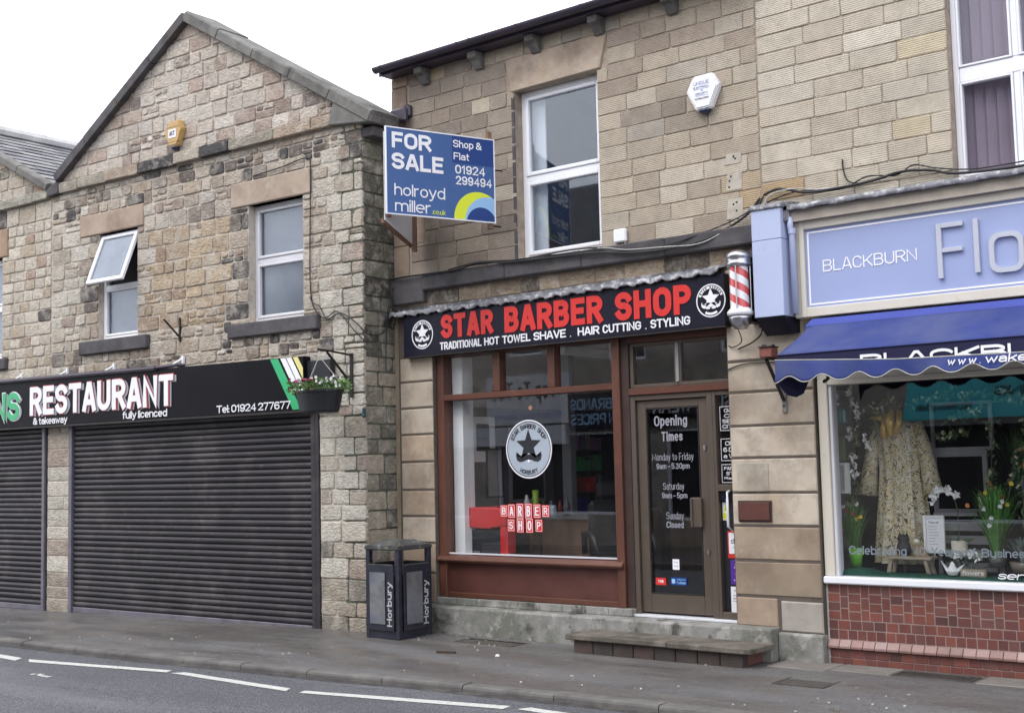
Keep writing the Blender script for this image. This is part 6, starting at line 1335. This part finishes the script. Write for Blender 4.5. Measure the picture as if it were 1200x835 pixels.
for k, c in enumerate(((.05, .06, .30), (.55, .05, .03), (.06, .30, .14), (.30, .22, .35))):
    for j in range(6): tag(MB().box(.66 + U(0, .03), .82, 2.02 + j * .115, 2.12 + j * .115, 1.119 + k * .25, 1.119 + k * .25 + U(.12, .2), tuple(q * U(.6, 1.4) for q in c)).out('product_box', 'gloss'), f'{("blue", "red", "green", "mauve")[k]} pack, {("nearest", "second", "third", "fourth", "fifth", "furthest")[j]} in its row on the barber wall shelves', 'box', 'product packs on the wall shelves')
for label, y_, z_ in (('mirror in a pale frame on the left wall nearest the barber window', 1.15, 1.28), ('mirror in a pale frame beyond the wall shelves in the barber shop', 3.0, 1.28)):
    m_ = thing('wall_mirror', label, 'mirror', (.62, y_, z_)); box('frame', 'int_grey', m_, 0, .02, 0, .65, 0, .85); box('mirror_glass', 'mirror', m_, .0205, .024, .04, .61, .04, .81)
lc = thing('wall_counter', 'long pale counter along the left wall inside the barber shop', 'counter', (.62, 1.1, .28)); box('top', 'int_grey', lc, 0, .40, 0, 2.6, .80, .84); box('front', 'timber', lc, .05, .37, 0.01, 2.59, 0, .799)
for k in range(9):
    c = ((.5, .5, .52), (.10, .12, .4), (.5, .1, .08), (.05, .05, .06), (.55, .55, .2))[k % 5]
    tag(MB().lathe([(0, 0), (.03, 0), (.032, .1), (.015, .14), (.012, .17), (0, .17)], (.80 + .05 * (k % 2), 1.2 + .085 * k, 1.12), 10, c).out('toiletry_bottle', 'gloss', smooth=True), f'{("first", "second", "third", "fourth", "fifth", "sixth", "seventh", "eighth", "ninth")[k]} toiletry bottle from the window on the long pale wall counter', 'bottle', 'toiletry bottles on the wall counter')
po = thing('wall_poster', 'pale poster with a dark portrait block high on the left wall of the barber shop', 'poster', (.622, .50, 1.75)); box('sheet', 'int_white', po, 0, .004, 0, .42, 0, .5); box('print', 'leather', po, .0045, .006, .1, .32, .12, .42)
ct = thing('ceiling_light', 'white strip light on the barber shop ceiling', 'light', (1.6, 1.6, 2.93)); box('casing', 'int_white', ct, -.05, .05, -.7, .7, -.02, .045); box('diffuser', 'int_white', ct, -.035, .035, -.68, .68, -.045, -.021)
def wallframe(label, x, yv, z, h, w_): 
    t = thing('picture_frame', label, 'picture', (x, yv, z)); box('frame', 'plastic_black', t, 0, .02, 0, w_, 0, h); box('print', 'int_grey', t, .0205, .023, .02, w_ - .02, .02, h - .02)
wallframe('narrow framed certificate nearest the window on the left wall of the barber shop', .62, .75, 1.35, .55, .28); wallframe('small framed print hanging higher and further in on the left wall of the barber shop', .62, 1.6, 1.75, .3, .3)
for k, z in enumerate((1.62, 1.38)): tag(MB().box(.95 + .02, 1.10, 2.8, 2.81, z, z + .2, (.5, .52, .54)).out('notice_sheet', 'plain'), ('upper' if k == 0 else 'lower') + ' of the two pale sheets pinned up inside the barber shop', 'notice')

# florist room
fi = bpy.data.objects.new('shop_room', None); COL.objects.link(fi); fi.parent = fb
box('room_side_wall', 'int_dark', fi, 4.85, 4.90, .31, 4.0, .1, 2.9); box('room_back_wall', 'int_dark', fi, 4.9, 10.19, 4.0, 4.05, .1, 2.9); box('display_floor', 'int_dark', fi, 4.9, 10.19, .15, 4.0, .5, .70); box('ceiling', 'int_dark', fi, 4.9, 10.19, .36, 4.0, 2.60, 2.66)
box('window_side', 'int_grey', fi, 4.9, 4.945, .13, .8, .70, 2.3)
b = MB(); n = 24; v = []
for i in range(n + 1):
    x = 5.0 + 1.9 * i / n; h = .735 + .045 * math.exp(-((x - 5.16) / .13) ** 2) + .004 * sin(x * 30)
    v += [(x, .06, .725), (x, .10, h), (x, .30, h + .005), (x, .6, .715)]
b.add(v, [(4 * i + j, 4 * i + 4 + j, 4 * i + 5 + j, 4 * i + 1 + j) for i in range(n) for j in range(3)]); o = b.out('display_cloth', 'green_cloth', smooth=True); o.modifiers.new('t', 'SOLIDIFY').thickness = .004; tag(o, 'dark green cloth rucked along the bottom of the florist window', 'cloth')
# patterned gown on a stand
gw = thing('patterned_gown', 'long cream and black patterned satin gown hanging in the florist window', 'gown', (5.47, .55, 0))
b = MB(); n = 112; prof = [(.80, .215), (.95, .21), (1.2, .20), (1.45, .185), (1.6, .175), (1.75, .185), (1.88, .195), (1.96, .165), (2.0, .07)]; v = []
for i, (z, r) in enumerate(prof):
    for k in range(n):
        a = 2 * pi * k / n; fl_ = max(.15, 1.25 - (z - .8) * .75); fold = 1 + .15 * sin(a * 11 + .6 * sin(z * 3)) * fl_ + .06 * sin(a * 23 + 2 + z) * fl_
        v.append((r * fold * cos(a), .55 * r * fold * sin(a), z))
b.add(v, [(i * n + k, i * n + (k + 1) % n, (i + 1) * n + (k + 1) % n, (i + 1) * n + k) for i in range(len(prof) - 1) for k in range(n)]); b.out('dress_body', 'gown_cloth', gw, smooth=True)
for s_ in (-1, 1): MB().tube([(s_ * .16, 0, 1.98), (s_ * .22, -.02, 1.8), (s_ * .26, -.03, 1.6), (s_ * .29, -.03, 1.38)], [.05, .06, .065, .085], 14).out('sleeve', 'gown_cloth', gw, smooth=True)
MB().tube([(0, 0, .70), (0, 0, 2.2)], .015, 8).out('stand', 'timber', gw)
MB().lathe([(0, 2.0), (.05, 2.01), (.04, 2.06), (.055, 2.12), (.04, 2.18), (0, 2.19)], n=16).out('mask_head', 'leather', gw, smooth=True); MB().tube([(-.03, -.10, 2.06), (-.10, -.12, 2.03), (-.20, -.12, 2.04)], [.022, .026, .012], 10).tube([(.0, -.12, 2.10), (-.02, -.14, 2.0), (-.01, -.14, 1.88)], [.02, .045, .03], 10).tube([(.05, -.1, 2.08), (.065, -.14, 1.99), (.03, -.14, 1.90)], .028, 8).tube([(-.07, -.12, 2.04), (-.075, -.14, 1.94), (-.08, -.13, 1.86)], .03, 8).out('satin_scarf', 'gold_gloss', gw, smooth=True)
# hanging blossom strings
def blossoms(b, path, n, r, col, jit=.02):
    for k in range(n):
        t_ = k / max(1, n - 1) * (len(path) - 1); i = min(int(t_), len(path) - 2); f_ = t_ - i
        p = [path[i][q] + (path[i + 1][q] - path[i][q]) * f_ + U(-jit, jit) for q in range(3)]
        for q in range(5): a = q * 2 * pi / 5 + R(); b.leaf(p, (cos(a), -.6, sin(a)), r * U(.8, 1.2), r * .42, col)
def bl_thing(label, paths, r=.035):
    t = thing('blossom_string', label, 'flowers', (0, .28, 0)); b = MB()
    for p, n in paths: blossoms(b, p, n, r, (.80, .80, .80))
    b.out('petals', 'petal', t); c_ = MB()
    for p, n in paths: c_.tube([q for q in p], .003, 4)
    c_.out('stem', 'timber', t)
bl_thing('string of white silk blossoms trailing down beside the gown, upper part near the window head', [([(5.02, 0, 2.32), (5.05, 0, 2.18)], 5), ([(5.18, 0, 2.30), (5.16, 0, 2.20), (5.22, 0, 2.12), (5.24, 0, 2.02)], 9)])
bl_thing('string of white silk blossoms hanging lower against the dark background left of the gown', [([(5.13, 0, 1.95), (5.15, 0, 1.86)], 5), ([(5.16, 0, 1.72), (5.18, 0, 1.62), (5.17, 0, 1.53)], 9), ([(5.28, 0, 1.9), (5.30, 0, 1.76)], 5)], .032)
tag(MB().box(4.99, 5.12, .25, .31, 2.0, 2.12, (.12, .28, .30)).out('teal_gift_box', 'gloss', bevel=.01), 'small teal box with a white bow hanging at the top left of the florist window', 'box')
tag(MB().box(4.97, 5.10, .26, .30, 1.68, 1.88, (.16, .19, .11)).out('olive_card', 'plain'), 'olive green card panel with faint leaf print left of the gown', 'card')
o = thing('light_box', 'pale blue shallow box frame standing on end at the left of the florist window', 'box frame', (4.975, .22, 1.40)); MB().box(0, .15, .0, .08, 0, .02).box(0, .15, 0, .08, .24, .26).box(0, .02, .0, .08, .0205, .2395).box(.13, .15, 0, .08, .0205, .2395).box(.02, .13, .06, .08, .02, .24).out('box_frame', 'int_white', o)
# lime vase with grass and flowers
def grass(name, label, loc, h, w_, n, fcols, vase=None, gcol=((.08, .24, .04), (.13, .34, .06), (.05, .15, .035))):
    t = thing(name, label, 'plant', loc); b, f_ = MB(), MB()
    for k in range(n):
        a = U(0, 2 * pi); s_ = U(.1, 1); L_ = h * U(.55, 1); p0 = Vector((U(-.02, .02), U(-.02, .02), .05)); lean = Vector((cos(a) * w_ * s_, sin(a) * w_ * .6 * s_, 0)); pts = [p0, p0 + lean * .3 + Vector((0, 0, L_ * .5)), p0 + lean * .75 + Vector((0, 0, L_ * .85)), p0 + lean * 1.1 + Vector((0, 0, L_ * (1 - .1 * s_)))]
        c = gcol[k % 3]; wd = U(.004, .008); sd_ = Vector((-sin(a), cos(a), 0)) * wd; v = []
        for i, q in enumerate(pts): ww = (1, .9, .6, .05)[i]; v += [q - sd_ * ww, q + sd_ * ww]
        b.add(v, [(2 * i, 2 * i + 1, 2 * i + 3, 2 * i + 2) for i in range(3)], c)
    for k in range(len(fcols)):
        a = U(0, 2 * pi); rr = w_ * U(.2, .95); p = (rr * cos(a), -abs(rr * .6 * sin(a)) - .02, h * U(.5, 1.02))
        for q in range(7): an = q * pi / 3.5; f_.leaf(p, (cos(an), -.5, sin(an)), .024, .011, fcols[k])
        b.tube([(0, 0, .05), (p[0] * .5, p[1] * .5, p[2] * .6), p], .002, 3, (.07, .16, .04))
    tag(b.out('leaves', 'leaf', t), kind='stuff')
    if fcols: tag(f_.out('flowers', 'petal', t), kind='stuff')
    if vase: MB().lathe(*vase[:1], n=20, col=vase[1]).out('vase', 'gloss', t, smooth=True)
    return t
WH_, YE, RE, BU, OR = (.75, .75, .78), (.75, .60, .08), (.45, .06, .05), (.10, .08, .45), (.70, .30, .08)
grass('potted_grass', 'lime green vase of tall grass and mixed wild flowers left of the gown', (5.115, .36, .775), .56, .17, 230, [WH_, WH_, YE, YE, RE, BU, WH_, YE, RE, WH_, (.5, .12, .2), YE], ([(0, 0), (.042, 0), (.07, .16), (.06, .16), (0, .12)], (.20, .60, .06)))
grass('potted_grass', 'taller clump of grass with yellow, white and red flowers at the right of the florist window', (6.30, .40, .80), .66, .24, 420, [WH_, YE, YE, WH_, RE, OR, WH_, YE, WH_, WH_, YE], ([(0, 0), (.06, 0), (.08, .10), (0, .09)], (.10, .10, .09)))
grass('tall_grass', 'dark fan of tall grass standing high behind the flowered clump', (6.34, .85, 1.30), .62, .2, 150, [], None, ((.03, .09, .03), (.05, .13, .04), (.03, .07, .03)))
grass('lavender_pot', 'low bushy silver lavender plant at the right edge of the florist window', (6.55, .30, .78), .24, .22, 260, [], ([(0, 0), (.10, 0), (.12, .08), (0, .07)], (.16, .13, .1)), ((.16, .20, .20), (.22, .26, .27), (.12, .16, .14)))
st_ = thing('wooden_stool', 'small rustic wooden stool in the florist window holding a black owl', 'stool', (5.60, .36, .735)); box('seat', 'pale_wood', st_, -.18, .20, -.08, .08, .115, .14, bevel=.004)
for sx in (-1, 1):
    for sy in (-1, 1): MB().prism([(sx * .13, .114), (sx * .16, .114), (sx * .19, -.01), (sx * .16, -.01)], sy * .055 - .012, sy * .055 + .012).out('leg', 'pale_wood', st_)
ow = thing('owl_ornament', 'black owl ornament sitting on the small wooden stool', 'ornament', (5.545, .36, .875)); MB().lathe([(0, 0), (.05, .005), (.062, .05), (.05, .10), (.042, .115), (.052, .14), (.04, .175), (0, .18)], n=16).out('body', 'plastic_black', ow, smooth=True)
for s_ in (-1, 1): MB().lathe([(.014, 0), (0, .035)], (s_ * .03, 0, .165), 6).out('ear', 'plastic_black', ow); MB().lathe([(0, 0), (.012, .002), (0, .004)], (s_ * .02, -.05, .145), 8).out('eye', 'steel_dark', ow)
tag(MB().prism([(5.65, .876), (5.76, .876), (5.70, .98), (5.66, .96)], .33, .36, col=(.30, .20, .11)).out('wooden_bird_card', 'plain'), 'small brown tilted wooden plaque leaning beside the owl', 'ornament')
tag(MB().lathe([(0, 0), (.022, .01), (.022, .03), (0, .04)], (5.67, .33, .98), 10, (.8, .78, .68)).out('white_rosette', 'petal', smooth=True), 'small white rosette on top of the brown wooden plaque', 'ornament')
ce = thing('certificate', 'white framed price list leaning in the florist window behind the stool', 'framed notice', (5.70, .42, .90)); frame_bars(MB(), 0, .175, 0, .31, .022, -.012, .012).out('frame', 'int_white', ce); box('sheet', 'white_letter', ce, .023, .152, -.002, .004, .023, .287)
text('lettering', 'Price List', 'steel_dark', ce, .045, .13, .245, .262, -.0025, .01, .0008)
for k in range(7): box('print_line', 'grey_letter', ce, .04, .04 + U(.05, .09), -.003, -.0021, .215 - k * .024, .219 - k * .024)
ws = thing('reclaimed_window', 'old grey painted window frame standing as a backdrop in the florist window', 'window frame', (5.72, .62, 1.22)); frame_bars(MB(), 0, .46, 0, .52, .035, 0, .03).box(.036, .424, .001, .029, .47, .484).out('frame', 'int_grey', ws); frame_bars(MB(), 0, .52, .521, .93, .028, .002, .028).out('upper_frame', 'int_grey', ws)
or_ = thing('orchid', 'white orchid arching over a round cream pot in the middle of the florist window', 'plant', (6.0, .40, .90)); MB().lathe([(0, 0), (.062, 0), (.066, .10), (.060, .11), (.055, .10), (0, .09)], n=20, col=(.66, .62, .52)).out('pot', 'gloss', or_, smooth=False); MB().tube([(0, 0, .09), (.0, 0, .35), (-.02, -.02, .48), (-.09, -.04, .52), (-.17, -.05, .47)], .004, 5, (.06, .12, .04)).out('stem', 'leaf', or_)
b = MB(); blossoms(b, [(.02, -.02, .47), (-.06, -.05, .53), (-.13, -.05, .52), (-.19, -.06, .43)], 16, .042, (.84, .84, .84), .014); b.out('petals', 'petal', or_)
b = MB()
for k in range(8): a = k * .8; b.leaf((0, 0, .1), (cos(a), sin(a) * .5, .15), .12, .02, (.06, .12, .05))
b.out('leaves', 'leaf', or_)
ta = thing('slatted_table', 'grey slatted crate table behind the orchid in the florist window', 'table', (6.05, .62, .70)); box('top', 'int_grey', ta, -.30, .25, -.1, .1, .50, .53)
for k in range(4): box('slat', 'int_grey', ta, -.22, .2, -.09 - .001 * k, -.07, .05 + k * .11, .12 + k * .11)
for x in (-.28, .22): box('leg', 'int_grey', ta, x, x + .03, -.09, -.06, .0, .499)
pt = thing('flower_pot', 'pale square pot of small flowers on the crate table', 'plant pot', (6.17, .62, 1.235)); MB().prism([(-.05, 0), (.05, 0), (.06, .12), (-.06, .12)], -.05, .05, col=(.58, .56, .52)).out('pot', 'gloss', pt); b = MB(); blossoms(b, [(-.03, -.04, .14), (.10, -.04, .17)], 8, .03, (.5, .35, .2), .03); b.out('petals', 'petal', pt)
bd = thing('bird_ornament', 'white dove ornament at the front of the florist window', 'ornament', (6.0, .22, .735)); MB().lathe([(0, 0), (.03, .01), (.045, .04), (.02, .08), (.015, .10), (0, .12)], n=12, sx=1.2).prism([(-.02, .04), (-.09, .12), (-.05, .04)], -.01, .01).prism([(.02, .05), (.10, .10), (.04, .02)], -.01, .01).out('body', 'int_white', bd)
sgp = thing('wooden_sign_block', 'little wooden word block beside the white dove in the florist window', 'ornament', (6.16, .20, .735)); box('block', 'pale_wood', sgp, -.09, .11, 0, .03, 0, .06); text('lettering', 'flowers', 'white_letter', sgp, -.075, .095, .012, .05, -.001, .02, .002)
b = MB(); blossoms(b, [(5.98, .3, .88), (6.08, .3, .92), (6.18, .3, .88)], 14, .04, (.72, .74, .72), .03)
for k in range(50): b.leaf((U(5.95, 6.22), U(.28, .36), U(.79, .88)), (U(-1, 1), -.4, U(0, 1)), .05, .012, (.10, .14, .10))
tag(b.out('silk_posy', 'petal'), 'bunch of off white silk flowers with grey leaves behind the white dove', 'flowers')
sr = thing('wooden_shelf_stand', 'dark grey wooden ladder shelf at the right edge of the florist window', 'shelf', (6.60, .62, .70))
for x in (-.14, .14): box('upright', 'int_grey', sr, x, x + .035, -.02, .02, 0, .80)
for z in (.42, .76): box('shelf', 'int_grey', sr, -.135, .17, -.06, .06, z, z + .03)
tr = thing('silk_branches', 'trailing silk branches with orange and cream blooms at the upper right of the florist window', 'plant', (0, .5, 0)); b, f_ = MB(), MB()
for x, z, dx, dz in ((6.24, 1.2, .06, .8), (6.36, 1.25, .22, .75), (6.48, 1.1, .1, 1.0), (6.55, 1.2, .3, .9), (5.9, 1.98, .35, .1), (5.15, 2.08, .35, .12), (5.55, 2.12, .45, .12), (5.95, 2.18, .5, .02), (6.3, 2.12, .5, .06), (5.30, 1.9, .1, .28), (5.85, 1.85, .25, .05), (5.05, 1.5, .1, .5), (5.02, 1.2, .12, .35)):
    b.tube([(x, 0, z), (x + dx * .4, 0, z + dz * .6), (x + dx, 0, z + dz)], .004, 4, (.07, .09, .04))
    for k in range(44): t_ = R(); b.leaf((x + dx * t_, U(-.08, .05), z + dz * t_), (U(-1, 1), -.3, U(-1, 1)), U(.04, .085), .015, pick([(2, (.08, .14, .05)), (1, (.15, .20, .10)), (1, (.05, .08, .035))]))
    for k in range(4): t_ = U(.2, 1); blossoms(f_, [(x + dx * t_, -.08, z + dz * t_)] * 2, 2, .020, (.45, .20, .08) if x > 6 and k < 1 else (.52, .50, .38), .03)
tag(b.out('leaves', 'leaf', tr), kind='stuff'); tag(f_.out('flowers', 'petal', tr), kind='stuff')

# ================================================================== ACROSS THE STREET (seen only as reflections in the glass)
def opposite(label, x0, x1, eave, ridge, wins, cat='building'):
    t = thing('opposite_building', label, cat, (0, -12.5, 0)); hs_ = [(a, c, z, z2) for a, c, z, z2 in wins]
    b = MB(); grid_panels(b, x0, x1, -.3, eave, -.3, 0, hs_); b.box(x0, x0 + .3, -8, -.301, -.3, eave).box(x1 - .3, x1, -8, -.301, -.3, eave); b.out('wall', 'opp_stone', t)
    MB().add([(x0, .2, eave), (x1, .2, eave), (x1, -4, ridge), (x0, -4, ridge), (x0, -8, eave), (x1, -8, eave)], [(0, 1, 2, 3), (3, 2, 5, 4), (0, 3, 4), (1, 5, 2), (0, 4, 5, 1)]).out('roof', 'opp_roof', t)
    for a, c, z, z2 in wins:
        frame_bars(MB(), a, c, z, z2, .06, -.12, -.05).out('window_frame', 'upvc', t); box('window_back', 'int_dark', t, a, c, -.18, -.13, z, z2)
    box('gutter', 'gutter', t, x0, x1, .1, .25, eave - .1, eave); return t
ob = opposite('stone terrace across the street, reflected in the barber shop glass', -14, -1.2, 5.6, 9.0, [(-12, -11, 3.9, 5.2), (-8.8, -7.8, 4.2, 5.2), (-6, -5, 3.9, 5.2), (-3.2, -2.2, 3.9, 5.2), (-13, -10, .5, 2.4), (-9.2, -5.0, .6, 2.4), (-4.6, -1.8, .5, 2.4)])
ob2 = opposite('taller stone terrace across the street, reflected in the florist glass', -1.18, 12, 5.4, 9.6, [(1, 2.1, 3.8, 5.1), (4, 5.1, 3.8, 5.1), (7, 8.1, 3.8, 5.1), (.6, 4.4, .5, 2.3), (5.2, 9, .5, 2.3)])
def opsign(name, label, m, x0, x1, z0, z1, words):
    t = thing(name, label, 'sign', (0, -12.49, 0)); box('board', m, t, x0, x1, 0, .12, z0, z1)
    for s, mm, a, c, za, zb in words:
        o = text('lettering', s, mm, t, -c, -a, za, zb, -.121, .01, .004); o.data.transform(Matrix.Rotation(pi, 4, 'Z'))
    return t
opsign('dress_shop_sign', 'white arched shop sign across the street, mirrored in the barber shop toplights', 'opp_white', -9.35, -6.95, 2.62, 3.75, [('Top To Toe', 'steel_dark', -9.2, -7.3, 3.1, 3.6), ('shoes and accessories', 'blue_paint', -9.2, -7.2, 2.75, 2.92)])
opsign('opposite_shop_band', 'lower white band sign of the shop across the street, mirrored in the barber window', 'opp_white', -10.9, -7.1, 2.15, 2.58, [])
opsign('brand_sign', 'dark shop sign across the street whose words are mirrored in the barber window', 'navy_board', -7.0, -4.3, 2.45, 3.25, [('BIG ON BRANDS', 'sale_pale', -6.92, -4.9, 2.88, 3.12), ('LOW ON PRICES', 'sale_pale', -6.92, -4.9, 2.55, 2.79)])
opsign('casual_sign', 'dark shop sign with pale capitals across the street, mirrored in the barber door', 'navy_board', -4.9, -2.2, 2.62, 3.3, [('CASUAL WEAR', 'opp_white', -4.8, -2.4, 2.72, 3.05)])
ta_ = thing('teal_awning', 'teal scalloped shop awning across the street, mirrored in the florist window', 'awning', (0, -12.4, 0))
b = MB(); n = 60; v = []
for i in range(n + 1): x = .93 + 3.6 * i / n; zt_ = 2.99 + .10 * abs(sin(pi * (x - .93) / .62)); v += [(x, .75, 2.33), (x, .72, 2.42), (x, .45, zt_)]
b.add(v, [(3 * i + j, 3 * i + 3 + j, 3 * i + 4 + j, 3 * i + 1 + j) for i in range(n) for j in range(2)]); b.out('fabric', 'teal_bright', ta_).modifiers.new('t', 'SOLIDIFY').thickness = .005
for s, a, c, za, zb in (('TEL: 01924 272461', 1.16, 2.14, 2.50, 2.60), ('CLEANING', 2.5, 4.1, 2.70, 2.86)):
    o = text('lettering', s, 'steel_dark', ta_, -c, -a, za, zb, 0, .02, .004)
    for v_ in o.data.vertices: v_.co.y = -(.735 - (v_.co.z - 2.40) * .46) - .012 + v_.co.y
    o.data.transform(Matrix.Rotation(pi, 4, 'Z'))
